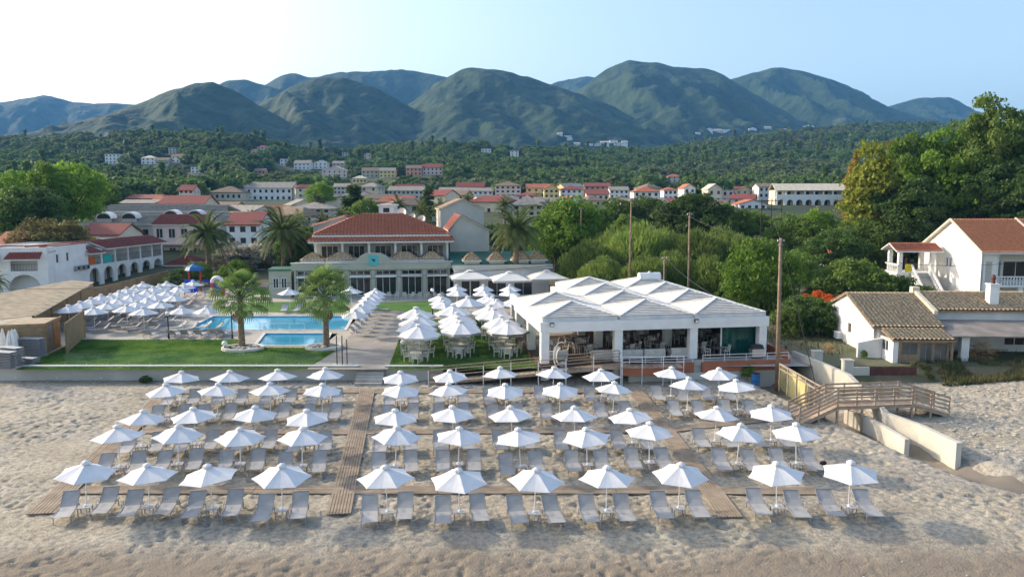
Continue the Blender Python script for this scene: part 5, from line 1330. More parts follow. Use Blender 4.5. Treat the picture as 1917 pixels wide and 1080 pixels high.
# hanging egg chair
q = rl(1.35, -.55, .3); t = thing('hanging_chair', 'white hanging crescent chair on a curved stand at the left front', 'hanging chair', (q.x, q.y, .02), RA)
st = [(.55 * math.cos(a) * -1 + .05, 0, 1.0 + 1.05 * math.sin(a)) for a in np.linspace(-1.25, 1.9, 18)]
MB().path(st, .045, 8).build('stand', FRAME, t); MB().box(-.45, .6, -.4, .4, 0, .05).build('base', FRAME, t)
cr = [(.05 + .42 * math.cos(a), 1.0 + .72 * math.sin(a)) for a in np.linspace(math.pi * .62, math.pi * 1.62, 14)]
m_ = MB(); n = len(cr)
for w0, w1, (a, b) in [(0, 0, ab) for ab in zip(cr[:-1], cr[1:])]:
    m_.hexa([(a[0], -.33, a[1]), (a[0] + .05, -.30, a[1] + .03), (a[0] + .05, .30, a[1] + .03), (a[0], .33, a[1]), (b[0], -.33, b[1]), (b[0] + .05, -.30, b[1] + .03), (b[0] + .05, .30, b[1] + .03), (b[0], .33, b[1])])
m_.build('shell', WICK, t); MB().ball((.18, 0, .46), .3, 10, 6, (1, 1, .35)).build('cushion', CUSH, t, True); MB().tube((-.1, 0, 1.72), (-.12, 0, 2.0), .012).build('chain', IRON, t)
# ================================================================== right side: cottage, villa, bridge, stream walls, poles
def frame2(u0, v0, z0, Y0, ang):
    return PY(u0, v0, Y0)
# ---- old cottage. left gable end, a tiled porch, a felt lean-to; the right part is set back
CA = R(-3)
cot = thing('old_cottage', 'old white cottage with weathered clay tile roof and wooden porch', 'cottage', (29.0, 61.7, -.3), CA)
LW, DP = 20.0, 11.0; ZE2, ZR2 = 2.85, 4.75; YR = 5.7; SB = 2.6
kz = (ZR2 - ZE2) / YR
def rp(x0, x1, y0): return [((x0, y0 - .4, ZE2 + kz * (y0 - .4)), (x1, y0 - .4, ZE2 + kz * (y0 - .4)), (x1, YR, ZR2), (x0, YR, ZR2)), ((x1, DP + .4, ZE2 - .1), (x0, DP + .4, ZE2 - .1), (x0, YR, ZR2), (x1, YR, ZR2))]
facade(cot, (0.05, 0), (5.4, 0), 0, ZE2, WHITE2, [(1.2, 2.3, .0, 2.1), (3.4, 4.6, .9, 2.0)], glass=DARKW)
wall(cot, (5.4, .25), (5.4, SB), 0, ZE2, WHITE2)
zs_ = ZE2 + kz * SB
facade(cot, (5.4, SB), (LW, SB), 0, zs_ - .15, WHITE2, [(.6, 1.7, 0, 2.1), (6.3, 8.0, .8, 1.75), (11.2, 12.3, 0, 2.1)], glass=DARKW)
wall(cot, (0, DP), (0, 0), 0, ZE2, WHITE2, [(5.5, 6.3, 1.3, 2.2)]); window(cot, (0, DP), (0, 0), (5.5, 6.3, 1.3, 2.2), glass=DARKW, mull=0); wall(cot, (LW, DP), (0.26, DP), 0, ZE2, WHITE2)
MB().add([(0, 0, ZE2), (0, DP, ZE2), (0, YR, ZR2 - .1), (.25, 0, ZE2), (.25, DP, ZE2), (.25, YR, ZR2 - .1)], [(0, 2, 1), (3, 4, 5), (0, 3, 5, 2), (1, 2, 5, 4)]).build('gable', WHITE2, cot)
tile_roof(cot, rp(-.25, 5.45, 0), OLDT, .34, .42, .09, under_m=TIMBER)
tile_roof(cot, [tuple(Vector(p) + Vector((0, 0, .14)) for p in q) for q in rp(5.75, LW, SB)], OLDT, .34, .42, .09, under_m=TIMBER)
MB().hexa([(5.44, SB - .9, ZE2 + kz * (SB - .9)), (5.76, SB - .9, ZE2 + kz * (SB - .9)), (5.76, YR, ZR2), (5.44, YR, ZR2), (5.44, SB - .9, ZE2 + kz * (SB - .9) + .38), (5.76, SB - .9, ZE2 + kz * (SB - .9) + .38), (5.76, YR, ZR2 + .36), (5.44, YR, ZR2 + .36)]).build('party_ridge', CREAM, cot)
MB().box(5.3, 5.9, YR - .3, YR + .3, ZR2 - .1, ZR2 + .55).build('ridge_block', CREAM, cot)
# porch with lower tiles
tile_roof(cot, [((.35, -2.75, 2.12), (5.1, -2.75, 2.12), (5.1, -.38, 2.66), (.35, -.38, 2.66))], OLDT, .34, .42, .09, under_m=TIMBER)
wall(cot, (.5, -.05), (.5, -2.3), 0, 2.05, WHITE2, [(.4, 1.6, 1.0, 1.9)], th=.2); window(cot, (.5, -.05), (.5, -2.3), (.4, 1.6, 1.0, 1.9), back=.08)
MB().box(.5, .9, -2.55, -2.32, 0, 2.05).build('porch_pier', WHITE2, cot)
DUSTY = mat('dusty_glass', (.12, .13, .13), .25, .3, 1)
so = ((.15, 1.35, .9, 1.85), (1.5, 2.45, .15, 1.85), (2.6, 3.6, .15, 1.85))
wall(cot, (1.12, -2.30), (4.85, -2.30), 0, 2.0, TIMBER, so, th=.08, name='timber_screen')
for o in so: window(cot, (1.12, -2.30), (4.85, -2.30), o, back=.05, frame=TIMBER, fw=.05, glass=DUSTY)
for x in (1.02, 4.95): MB().box(x - .08, x + .08, -2.55, -2.40, 0, 2.02).build('porch_post', TIMBER, cot)
MB().box(6.1, 6.7, -1.6, -1.1, 0, 2.25).build('pier', WHITE2, cot)
MB().slab([(5.15, -1.9, 2.35), (LW, -2.4, 2.42), (LW, SB - .45, 3.0), (5.15, SB - .45, 3.0)], .10).build('lean_to_roof', mat('grey_felt', (.24, .215, .19), .95, .25, .7), cot)
for x in (12.6, 17.0): MB().tube((x, -1.9, 0), (x, -1.9, 2.36), .06, .06, 8).build('porch_pole', IRON, cot)
ch = MB().box(10.6, 11.35, 3.2, 3.9, 3.2, 5.75).build('chimney', WHITE, cot)
MB().box(10.53, 11.42, 3.13, 3.97, 5.753, 5.85).build('cap', WHITE, ch); MB().lathe([(.16, 5.85), (.13, 6.1), (.2, 6.3), (.09, 6.6)], 10, (10.98, 3.55, 0)).build('chimney_pot', mat('soot_clay', (.12, .05, .04), .9, .2), ch)
MB().box(-.45, -.01, 6.6, 7.5, .5, 1.1).build('air_unit', FRAME, cot)
MB().box(8.0, 12.0, SB - .06, SB - .005, 0, .5).build('base_course', CONC, cot)
MB().hexa([(-1.4, -.6, 0), (.45, -.6, 0), (.45, -.35, 0), (-1.4, -.35, 0), (-1.4, -.6, 1.5), (.45, -.6, 1.9), (.45, -.35, 1.9), (-1.4, -.35, 1.5)]).build('wing_wall', WHITE2, cot)
# ---- white villa behind with red roof
va = PY(1748, 520, 84.0)
VA = R(-2)
vil = thing('white_villa', 'white villa with red tiled roof, gable end and balustraded balcony', 'villa', (PY(1836, 512, 84).x, 84.0, 0), VA)
ZV, ZVR = 6.75, 10.0; VW, VD = 16.0, 12.6
# gable end faces left: plane x = 0 from y = -? to y
facade(vil, (0, VD), (0, 0), 0, ZV, WHITE, [(5.2, 5.65, 4.6, 5.7), (6.0, 6.45, 4.6, 5.7)], glass=DARKW, mull=0)
MB().add([(0, 0, ZV), (0, VD, ZV), (0, VD * .5, ZVR), (.25, 0, ZV), (.25, VD, ZV), (.25, VD * .5, ZVR)], [(0, 2, 1), (3, 4, 5), (0, 3, 5, 2), (1, 2, 5, 4)]).build('gable', WHITE, vil)
facade(vil, (.25, 2.6), (VW, 2.6), 0, ZV, WHITE, [(1.6, 3.3, 3.5, 5.6), (3.6, 6.4, 3.5, 5.6), (9, 11, 3.5, 5.6)], mull=1, glass=DARKW)
facade(vil, (0.002, 0), (1.6, 0), 0, ZV, WHITE, [(.45, 1.25, 3.4, 5.8)], glass=GREYW, mull=0)
MB().box(.5, VW, .2, 2.59, 2.95, 3.2).build('balcony_floor', WHITE, vil)
for x in (1.75, 6.9, 12.0): MB().box(x - .2, x + .2, .2, .6, 3.203, ZV - .3).build('column', WHITE, vil); MB().box(x - .3, x + .3, .1, .7, ZV - .297, ZV - .05).build('capital', WHITE, vil)
bl = MB().box(1.96, 6.69, .25, .5, 4.02, 4.15).box(7.11, 11.79, .25, .5, 4.02, 4.15).build('balustrade', WHITE, vil)
bal_me = MB().lathe([(.06, 0), (.1, .2), (.05, .45), (.09, .6), (.07, .8)], 6).mesh('baluster', WHITE)
for k in range(30):
    x = 2.15 + k * .325
    if 6.6 < x < 7.2: continue
    link('baluster', bal_me, bl, (x, .37, 3.21))
for k in range(4): MB().box(VW * k / 4 + .3, VW * k / 4 + .8, .3, .8, 0, 2.94).build('pier', WHITE, vil)
tile_roof(vil, [((-.35, -.6, ZV + .0), (VW, -.6, ZV + .0), (VW, VD * .5, ZVR + .15), (-.35, VD * .5, ZVR + .15)), ((VW, VD + .4, ZV + .0), (-.35, VD + .4, ZV + .0), (-.35, VD * .5, ZVR + .15), (VW, VD * .5, ZVR + .15))], mat('orange_roof_tile', (.52, .18, .085), .8, .2, 3, col2=(.62, .25, .12)), .32, .42, .07)
MB().bar((-.36, -.62, ZV + .0), (-.36, VD * .5, ZVR + .15), .12, .22).bar((-.36, VD + .42, ZV + .0), (-.36, VD * .5, ZVR + .15), .12, .22).build('verge', CREAM, vil)
MB().bar((7.0, -.62, ZV + .12), (7.0, VD * .5, ZVR + .28), .22, .16).build('roof_rib', CREAM, vil)
# stair tower with balustrades
p0 = PY(1680, 520, 85.5)
stt = thing('villa_stair', 'white outside staircase with balusters and small tiled porch beside the villa', 'staircase', (PY(1684, 500, 91.5).x, 91.5, 0), VA)
for x in (0, 3.7):
    for y in (0, 2.6): MB().box(x - .22, x + .22, y - .22, y + .22, 0, 6.35).build('pillar', WHITE2, stt)
MB().box(-.4, 4.1, -.4, 3.0, 3.65, 3.9).build('landing', WHITE, stt)
tile_roof(stt, [((-.8, -.8, 6.4), (4.6, -.8, 6.4), (4.6, 1.3, 7.25), (-.8, 1.3, 7.25)), ((4.6, 3.4, 6.4), (-.8, 3.4, 6.4), (-.8, 1.3, 7.25), (4.6, 1.3, 7.25))], REDT, .32, .42, .07)
MB().box(-.3, 3.9, -.3, 2.9, 0, 3.64).build('base_block', WHITE, stt)
yl = mat('yellow_board', (.65, .55, .03), .8, .1); MB().box(.45, 1.2, -.46, -.41, 3.95, 4.9).build('yellow_panel', yl, stt)
for k in range(16): MB().box(1.35, 3.1, -5.2 + k * .3, -4.9 + k * .3 + .005, 0, .237 * (k + 1)).build('step', CONC, stt)
for x in (1.22, 3.23):
    MB().hexa([(x - .1, -5.3, .85), (x + .1, -5.3, .85), (x + .1, -.42, 4.65), (x - .1, -.42, 4.65), (x - .1, -5.3, 1.05), (x + .1, -5.3, 1.05), (x + .1, -.42, 4.85), (x - .1, -.42, 4.85)]).build('handrail', WHITE, stt)
    MB().hexa([(x - .1, -5.3, -.02), (x + .1, -5.3, -.02), (x + .1, -.42, 3.5), (x - .1, -.42, 3.5), (x - .1, -5.3, .25), (x + .1, -5.3, .25), (x + .1, -.42, 4.0), (x - .1, -.42, 4.0)]).build('string', WHITE, stt)
    for k in range(12): link('baluster', bal_me, stt, (x, -5.1 + k * .39, .2 + k * .304))
for k in range(7): link('baluster', bal_me, stt, (-.3, -.2 + k * .42, 3.9))
MB().box(-.4, -.2, -.4, 3.0, 4.7, 4.85).build('landing_rail', WHITE, stt)
# ---- concrete channel walls of the stream
CW = mat('stained_concrete', (.46, .44, .38), .9, .18, .5, .4, 7, col2=(.58, .55, .47))
def chan_wall(label, pts, th, m=CW):
    """pts: list of (u, v_top, z_top) along the wall's top edge"""
    q = [P(u, v, z) for u, v, z in pts]; t = thing('channel_wall', label, 'wall', (q[0].x, q[0].y, -2.6), 0, 'concrete walls of the stream')
    org = Vector(t.location)
    for a, b in zip(q[:-1], q[1:]):
        d = (b - a); d.z = 0; d.normalize(); s = Vector((-d.y, d.x, 0)) * th; e = d * .004
        lo = lambda p: Vector((p.x, p.y, -2.6))
        MB().hexa([lo(a) + e - org, lo(b) - e - org, lo(b) - e + s - org, lo(a) + e + s - org, a + e - org, b - e - org, b - e + s - org, a + e + s - org]).build('wall_section', m, t)
    return t
chan_wall('pale concrete wall on the left bank of the stream, below the bridge', [(1580, 765, -.95), (1640, 790, -.9), (1694, 822, -.85)], .28)
chan_wall('tall concrete wall on the right bank of the stream, sunlit top', [(1652, 771, -.35), (1720, 795, -.40), (1791, 829, -.45)], .32)
chan_wall('long grey wall beside the stream above the bridge', [(1482, 657, .55), (1530, 676, .5), (1585, 700, .45), (1655, 770, -.4)], .30)
chan_wall('yellow wall segment at the foot of the big pole', [(1462, 684, .1), (1486, 700, .05), (1512, 720, -.2)], .2, mat('yellow_wall', (.62, .56, .26), .9, .12, 1.5))  # yellow tone on this segment, concrete colour on the other walls
gp = P(1585, 712, -.4); tag(MB().box(-.32, .32, -.3, .3, -.8, 1.35).box(-.37, .37, -.35, .35, 1.353, 1.45).build('gate_pillar', CW, loc=(gp.x, gp.y, -.3)), 'square concrete gate pillar at the upper end of the bridge', 'pillar')
gp = P(1529, 672, .3); tag(MB().box(-.35, .35, -.3, .3, -.6, .8).box(-.4, .4, -.35, .35, .803, .88).build('gate_pillar', CW, loc=(gp.x, gp.y, .1)), 'short concrete pillar on the stream wall near the cottage', 'pillar')
# low garden wall and dark fence before the cottage
long_wall('garden_wall', 'low grey wall in front of the cottage porch', (PY(1590, 715, 57.3).x, 57.3), (PY(1627, 715, 57.3).x, 57.3), -1.6, .06, .25, CW)
f0 = PY(1628, 712, 57.3); t = thing('board_fence', 'dark brown board fence in front of the cottage porch', 'fence', (f0.x, 57.3, -.72))
for k in range(12): MB().box(k * .29, k * .29 + .27, 0, .04, 0, .78 + .03 * (k % 3)).build('board', mat('dark_red_board', (.10, .04, .03), .8, .2, 3), t)
for k in (0, 6, 12): MB().box(k * .29 - .05, k * .29 + .03, .05, .13, -.3, .75).build('post', DARKW, t)
# ---- wooden footbridge
BR = mat('bridge_timber', (.33, .24, .17), .85, .25, 2, .3, 20, col2=(.44, .34, .25))
pa, pb2 = P(1508, 775, BZ0 + .1), P(1757, 775, -.7)
b0 = Vector((PY(1566, 748, 47.6).x, 47.4, .0)); b1 = Vector((PY(1705, 748, 48.2).x, 48.0, 0))
br_ = thing('footbridge', 'wooden footbridge with slatted rails and ramps over the stream', 'footbridge', (b0.x, b0.y, BZ0))
zd = -.22; org = Vector(br_.location); dB = (b1 - b0).normalized(); sB = Vector((-dB.y, dB.x, 0)); LB_ = (b1 - b0).length
def seg(p, q, n, tag_, nrail=4):
    d = q - p; s = sB * 1.5
    for k in range(n):
        a = p.lerp(q, k / n); b = p.lerp(q, (k + .92) / n); MB().hexa([a - org - Vector((0, 0, .06)), b - org - Vector((0, 0, .06)), b + s - org - Vector((0, 0, .06)), a + s - org - Vector((0, 0, .06)), a - org, b - org, b + s - org, a + s - org]).build('deck_board', BR, br_)
    for o in (Vector((0, 0, 0)), s):
        for h in np.linspace(.28, 1.05, nrail): MB().bar(p + o - org + Vector((0, 0, h)), q + o - org + Vector((0, 0, h)), .05, .11).build('rail', BR, br_)
        m = max(2, round(d.length / 1.25))
        for k in range(m + 1):
            c = p.lerp(q, k / m) + o; MB().bar(c - org - Vector((0, 0, .25)), c - org + Vector((0, 0, 1.12)), .09, .09).build('post', BR, br_)
        MB().bar(p + o - org - Vector((0, 0, .14)), q + o - org - Vector((0, 0, .14)), .08, .14).build('stringer', BR, br_)
A1 = b0 + Vector((0, 0, zd)); A2 = b1 + Vector((0, 0, zd))
seg(A1, A2, 26, 'deck'); L0 = A1 - dB * 2.6 + Vector((0, -.35, -.95)); seg(L0, A1 - dB * .02, 12, 'ramp'); R1 = A2 + dB * 2.6 + Vector((0, .1, -.75)); seg(A2 + dB * .02, R1, 12, 'ramp')
for c in (A1, A2, A1.lerp(L0, .5), A2.lerp(R1, .5), A1.lerp(A2, .33), A1.lerp(A2, .66)):
    for o in (Vector((0, 0, 0)), sB * 1.5): q = c + o - org; MB().bar((q.x, q.y, q.z - .22), (q.x, q.y, -1.6), .12, .12).build('pile', BR, br_)
# handrails from the yellow wall down to the bridge
h0, h1 = P(1460, 690, .55), P(1545, 738, .1)
t = thing('wooden_handrail', 'pale wooden handrail running from the big pole down to the bridge', 'handrail', (h0.x, h0.y, -.9)); org2 = Vector(t.location)
for h in (0, .35): MB().bar(h0 - org2 + Vector((0, 0, h)), h1 - org2 + Vector((0, 0, h)), .06, .09).build('rail', BR, t)
for k in range(6): c = h0.lerp(h1, k / 5); MB().bar(c - org2 + Vector((0, 0, .4)), c - org2 - Vector((0, 0, 1.6)), .08, .08).build('post', BR, t)
# ---- poles and wires
POLEM = mat('pole_timber', (.20, .13, .09), .85, .25, 1.5, .3, 20, col2=(.31, .22, .155))
def pole(label, ub, vb, ut, vt, r, z=0.0, Y=None, arms=0):
    b = P(ub, vb, z) if Y is None else Vector((PY(ub, vb, Y).x, Y, z)); top = PY(ut, vt, b.y)
    t = thing('utility_pole', label, 'utility pole', (b.x, b.y, z), 0, 'wooden utility poles'); o = Vector(t.location)
    MB().tube((0, 0, -.8), top - o, r, r * .7, 10).build('shaft', POLEM, t, True)
    hd = top - o
    MB().tube(hd + Vector((0, 0, -.5)), hd + Vector((0, -.0, -.46)), r * 1.15, r * 1.15, 10).build('band', ALU, t)
    for k in range(max(arms, 1)):
        z_ = hd.z - .25 - .35 * k; MB().tube((hd.x - .25, 0, z_), (hd.x + .25, 0, z_), .025).build('crossarm', IRON, t)
        for s in (-1, 1): MB().lathe([(.03, 0), (.05, .05), (.03, .12), (.02, .16)], 8, (hd.x + s * .22, 0, z_ + .01)).build('insulator', FRAME, t)
    return top
tA = pole('thick brown utility pole nearest, right of the restaurant', 1455, 712, 1462, 446, .165, -.8)
tB = pole('tall brown utility pole behind the restaurant roof, leftmost', 1178, 540, 1182, 372, .13, 0, 88)
tC = pole('grey utility pole behind the right restaurant roof', 1289, 560, 1291, 398, .13, 0, 82)
tD = pole('short brown pole standing just behind the restaurant roof', 1243, 560, 1244, 480, .12, 0, 84)
tE = pole('thin dark pole with lamp arm in the trees, centre', 1087, 500, 1088, 388, .09, 0, 110)
tF = pole('thin far pole among trees left of the white villa', 1530, 470, 1531, 385, .09, 0, 125)
# transformer frame far right of centre
tfp = PY(1443, 430, 128)
t = thing('transformer_frame', 'lattice steel transformer frame with grey drum among the trees', 'transformer', (tfp.x, 128, 0), R(6))
for x in (-1.7, 0, 1.7): MB().tube((x, 0, 0), (x, 0, 12.3), .09, .08, 8).build('post', IRON, t)
for z in (7.3, 9.0, 10.6, 12.0): MB().bar((-1.8, 0, z), (1.8, 0, z), .1, .1).build('crossbar', IRON, t)
MB().tube((.8, -.4, 7.5), (.8, -.4, 8.6), .4, .4, 12).build('drum', ALU, t)
def wire(label, a, b, sag, r=.018):
    a = Vector(a); b = Vector(b); pts = [a.lerp(b, k / 14) - Vector((0, 0, sag * 4 * (k / 14) * (1 - k / 14))) for k in range(15)]
    m = pts[0].copy(); tag(MB().path([p - m for p in pts], r, 5).build('cable', IRON, loc=m), label, 'cable', 'overhead cables')
far_l = PY(-60, 507, 84)
wire('black cable sagging from the big pole across the hotel front to the left edge', tA - Vector((0, 0, .4)), Vector((-55, 70, 4.6)), 1.2, .02)
wire('cable from the big pole to the grey pole behind the restaurant', tA - Vector((0, 0, .2)), tC - Vector((0, 0, .4)), .5)
wire('cable from the grey pole to the leftmost tall pole', tC - Vector((0, 0, .3)), tB - Vector((0, 0, .3)), .5)
wire('cable from the big pole past the white villa to the right edge', tA - Vector((0, 0, .3)), PY(1990, 478, 70), 1.3)
wire('stay wire from the big pole top down towards the bridge', tA - Vector((0, 0, .1)), P(1528, 725, -.5), .05, .03)
wire('stay cable from the short pole over the restaurant roof', tD - Vector((0, 0, .1)), rl(RWt - 1, 8, 4.2), .3, .03)
wire('cable from the big pole into the trees on the right', tA - Vector((0, 0, .3)), PY(1560, 500, 86), .6)
wire('cable from the big pole to the transformer frame', tA - Vector((0, 0, .1)), (tfp.x, 128, 11.8), .8)
# blue drum and crate by the plinth
q = P(1416, 716, -.95); t = thing('plastic_drum', 'blue plastic drum against the restaurant plinth near the pole', 'drum', (q.x, q.y + .2, SZ(q.x, q.y)))
BLUE = mat('blue_plastic', (.03, .14, .35), .5, .08); MB().lathe([(.001, 0), (.3, 0), (.33, .1), (.31, .3), (.34, .45), (.31, .6), (.33, .82), (.28, .88), (.001, .88)], 14).build('body', BLUE, t, False); MB().lathe([(.30, .885), (.30, .93), (.001, .93)], 14).build('lid', IRON, t)
# ================================================================== left side: arcade hotel, huts, fence, stacked furniture, playground
def arch_wall(parent, a, b, z0, z1, m, arches, th=.3, name='arcade_wall'):
    """wall with round-headed openings: arches = (centre s, half width, spring z); the opening runs from z0"""
    a = Vector((a[0], a[1])); b = Vector((b[0], b[1])); L = (b - a).length; d = (b - a) / L; n = Vector((d.y, -d.x)); mb = MB()
    pt = lambda s, z, k: (*(a + d * s - n * (th * k)), z)
    def slab(pts):
        N = len(pts); mb.add([pt(s, z, 0) for s, z in pts] + [pt(s, z, 1) for s, z in pts], [tuple(range(N)), tuple(range(2 * N - 1, N - 1, -1))] + [(i, i + N, (i + 1) % N + N, (i + 1) % N) for i in range(N)])
    cur = 0.0
    for c, w, zs in arches:
        if c - w > cur: slab([(cur, z0), (c - w, z0), (c - w, z1), (cur, z1)])
        K = 10
        for k in range(K):
            t0 = math.pi * (1 - k / K); t1 = math.pi * (1 - (k + 1) / K); s0, s1 = c + w * math.cos(t0), c + w * math.cos(t1)
            slab([(s0, zs + w * math.sin(t0)), (s1, zs + w * math.sin(t1)), (s1, z1), (s0, z1)])
        cur = c + w
    if cur < L: slab([(cur, z0), (L, z0), (L, z1), (cur, z1)])
    return mb.build(name, m, parent)
w0 = PY(88, 461.5, 102); w1 = PY(303, 441, 130)
WLEN = (Vector((w1.x, w1.y)) - Vector((w0.x, w0.y))).length; WA = math.atan2(w1.y - w0.y, w1.x - w0.x)
arc_h = thing('arcade_hotel', 'long white two-storey hotel with arches, balconies and dark red awning roofs', 'hotel', (w0.x, w0.y, 0), WA)
WZ = 6.2; zf = 3.0
# local x runs away along the facade; outside is -y
nA = 6; seg0 = 8.0
# plain front part with two small windows
facade(arc_h, (-1, 0), (seg0, 0), 0, WZ, WHITE, [(2.6, 3.2, 3.9, 5.1), (4.7, 5.25, 4.0, 5.2)], glass=DARKW, mull=0)
bayw = (WLEN - seg0) / nA
arch_wall(arc_h, (seg0, 0), (WLEN, 0), 0, zf, WHITE, [(bayw * (k + .5), bayw * .36, 1.35) for k in range(nA)])
wall(arc_h, (seg0, 2.2), (WLEN, 2.2), 0, WZ, WHITE, [(bayw * (k + .5) - .5, bayw * (k + .5) + .5, zf + .02, zf + 2.1) for k in range(nA)] + [(bayw * (k + .5) - .45, bayw * (k + .5) + .45, .02, 2.0) for k in range(nA)])
for k in range(nA):
    window(arc_h, (seg0, 2.2), (WLEN, 2.2), (bayw * (k + .5) - .5, bayw * (k + .5) + .5, zf + .02, zf + 2.1), glass=DARKW, name='balcony_door'); window(arc_h, (seg0, 2.2), (WLEN, 2.2), (bayw * (k + .5) - .45, bayw * (k + .5) + .45, .02, 2.0), glass=DARKW, name='door')
MB().box(seg0, WLEN, .305, 2.19, zf - .2, zf).build('balcony_floor', WHITE, arc_h)
for k in range(nA + 1):
    x = seg0 + bayw * k; x0 = min(x, WLEN - .35)
    MB().box(x0, x0 + .35, 0.002, .36, zf + .003, WZ - 1.0).build('pillar', WHITE, arc_h)
    if k < nA: railing(arc_h, [(x + .4, .15, zf + .01), (x + bayw - .05, .15, zf + .01)], 1.0, IRON, 3.2)
    if 0 < k < nA: MB().box(x + .05, x + .25, .37, 2.19, zf + .003, WZ - .9).build('divider', WHITE, arc_h)
tile_roof(arc_h, [((seg0 + bayw * 1.1, -.8, WZ - 1.05), (WLEN + .4, -.8, WZ - 1.05), (WLEN + .4, 1.9, WZ - .05), (seg0 + bayw * 1.1, 1.9, WZ - .05))], DREDT, .34, .42, .06, name='awning_tiles')
tile_roof(arc_h, [((seg0 - .3, -.9, WZ - 1.5), (seg0 + bayw * .95, -.9, WZ - 1.5), (seg0 + bayw * .95, 1.9, WZ - .6), (seg0 - .3, 1.9, WZ - .6))], DREDT, .34, .42, .06, name='awning_tiles')
wall(arc_h, (WLEN, .36), (WLEN, 9), 0, WZ - 1.0, WHITE); wall(arc_h, (-1, 9), (-1, .25), 0, WZ, WHITE); wall(arc_h, (WLEN, 9.25), (-1, 9.25), 0, WZ, WHITE)
MB().box(-.98, WLEN - .02, 2.21, 9.2, WZ - .4, WZ - .15).build('flat_roof', CONC, arc_h); MB().box(-1.1, WLEN, 2.0, 2.3, WZ + .003, WZ + .18).build('parapet_cap', DREDT, arc_h); MB().box(-1.1, seg0, -.08, .33, WZ + .003, WZ + .12).build('parapet_cap', DREDT, arc_h)
# front wing at the far left, facing the sea
f1 = PY(96, 545, 100.5); f0 = PY(-60, 545, 98.5)
FWL = f1.x - f0.x
fw = thing('seaside_hotel', 'white front wing with red awning roofs and big arches at the left edge', 'hotel', (f0.x, f0.y, 0), math.atan2(f1.y - f0.y, FWL))
def ux(u): return PY(u, 545, 99.5).x - f0.x
arch_wall(fw, (0, 0), (FWL, 0), 0, 3.0, WHITE, [(ux(-20), 1.7, .9), (ux(46), 1.9, .85)])
wall(fw, (0, 0), (FWL, 0), 3.003, WZ, WHITE, [(ux(-30), ux(4), 3.2, 5.4), (ux(24), ux(70), 3.2, 5.4)])
wall(fw, (0, 2.4), (FWL, 2.4), 0, WZ, WHITE2, [(ux(46) - .1, ux(64), 3.05, 5.2), (ux(-10), ux(2), 3.05, 5.2), (ux(52), ux(60), .1, 2.1)])
for o in ((ux(46) - .1, ux(64), 3.05, 5.2), (ux(-10), ux(2), 3.05, 5.2), (ux(52), ux(60), .1, 2.1)): window(fw, (0, 2.4), (FWL, 2.4), o, glass=DARKW, name='door')
MB().box(.02, FWL - .02, .32, 2.39, 2.8, 3.0).build('balcony_floor', WHITE, fw)
railing(fw, [(ux(24) + .05, .15, 3.21), (ux(70) - .05, .15, 3.21)], .85, IRON, 3); railing(fw, [(ux(-30) + .05, .15, 3.21), (ux(4) - .05, .15, 3.21)], .85, IRON, 3)
tile_roof(fw, [((ux(18), -1.1, 4.75), (ux(80), -1.1, 4.75), (ux(80), .1, 5.65), (ux(18) + .5, .1, 5.65))], DREDT, .34, .42, .06, name='awning_tiles')
tile_roof(fw, [((ux(-36), -1.1, 4.75), (ux(9), -1.1, 4.75), (ux(7), .1, 5.65), (ux(-34), .1, 5.65))], DREDT, .34, .42, .06, name='awning_tiles')
wall(fw, (FWL, .25), (FWL, 2.38), 0, WZ, WHITE); MB().box(0, FWL, .3, 9, WZ - .75, WZ - .6).build('flat_roof', CONC, fw); wall(fw, (0, 9), (0, .25), 0, WZ, WHITE)
MB().box(0, FWL + .05, -.08, .28, WZ + .155, WZ + .3).build('parapet_cap', DREDT, fw)
# towels and air units on the arcade hotel
def on_arc(x, y, z): c, s = math.cos(WA), math.sin(WA); return (w0.x + x * c - y * s, w0.y + x * s + y * c, z)
ORG = mat('orange_cloth', (.6, .14, .03), .9, .1); TEAL = mat('teal_cloth', (.05, .45, .42), .9, .1)
for x, wd, m_, lb in ((seg0 + .5, 1.5, ORG, 'orange towel hung on the first balcony of the arcade hotel'), (seg0 + bayw + .6, 2.2, TEAL, 'teal and green towels hung on the second arcade hotel balcony')):
    tag(MB().box(0, wd, -.06, -.03, -1.0, .02).box(0, wd, -.06, .06, .02, .05).box(0, wd, .04, .07, -.5, .02).build('towel', m_, loc=on_arc(x, .12, zf + 1.08), rz=WA), lb, 'towel')
for k, x in enumerate((5.4, 6.5, 7.5)):
    t = thing('air_conditioner', f'grey air conditioner unit on the plain wall of the arcade hotel, {ORD[k]}', 'air conditioner', on_arc(x, -.36, 2.6), WA, 'air conditioners on the arcade hotel')
    MB().box(-.4, .4, -.15, .15, 0, .6).build('case', ALU, t); MB().lathe([(.001, -.01), (.22, -.01), (.24, .02)], 14).build('fan_grille', IRON, t, False, (0, -.16, .3)).rotation_euler = (R(90), 0, 0); MB().box(-.3, .3, .15, .36, -.06, -.003).build('bracket', IRON, t)
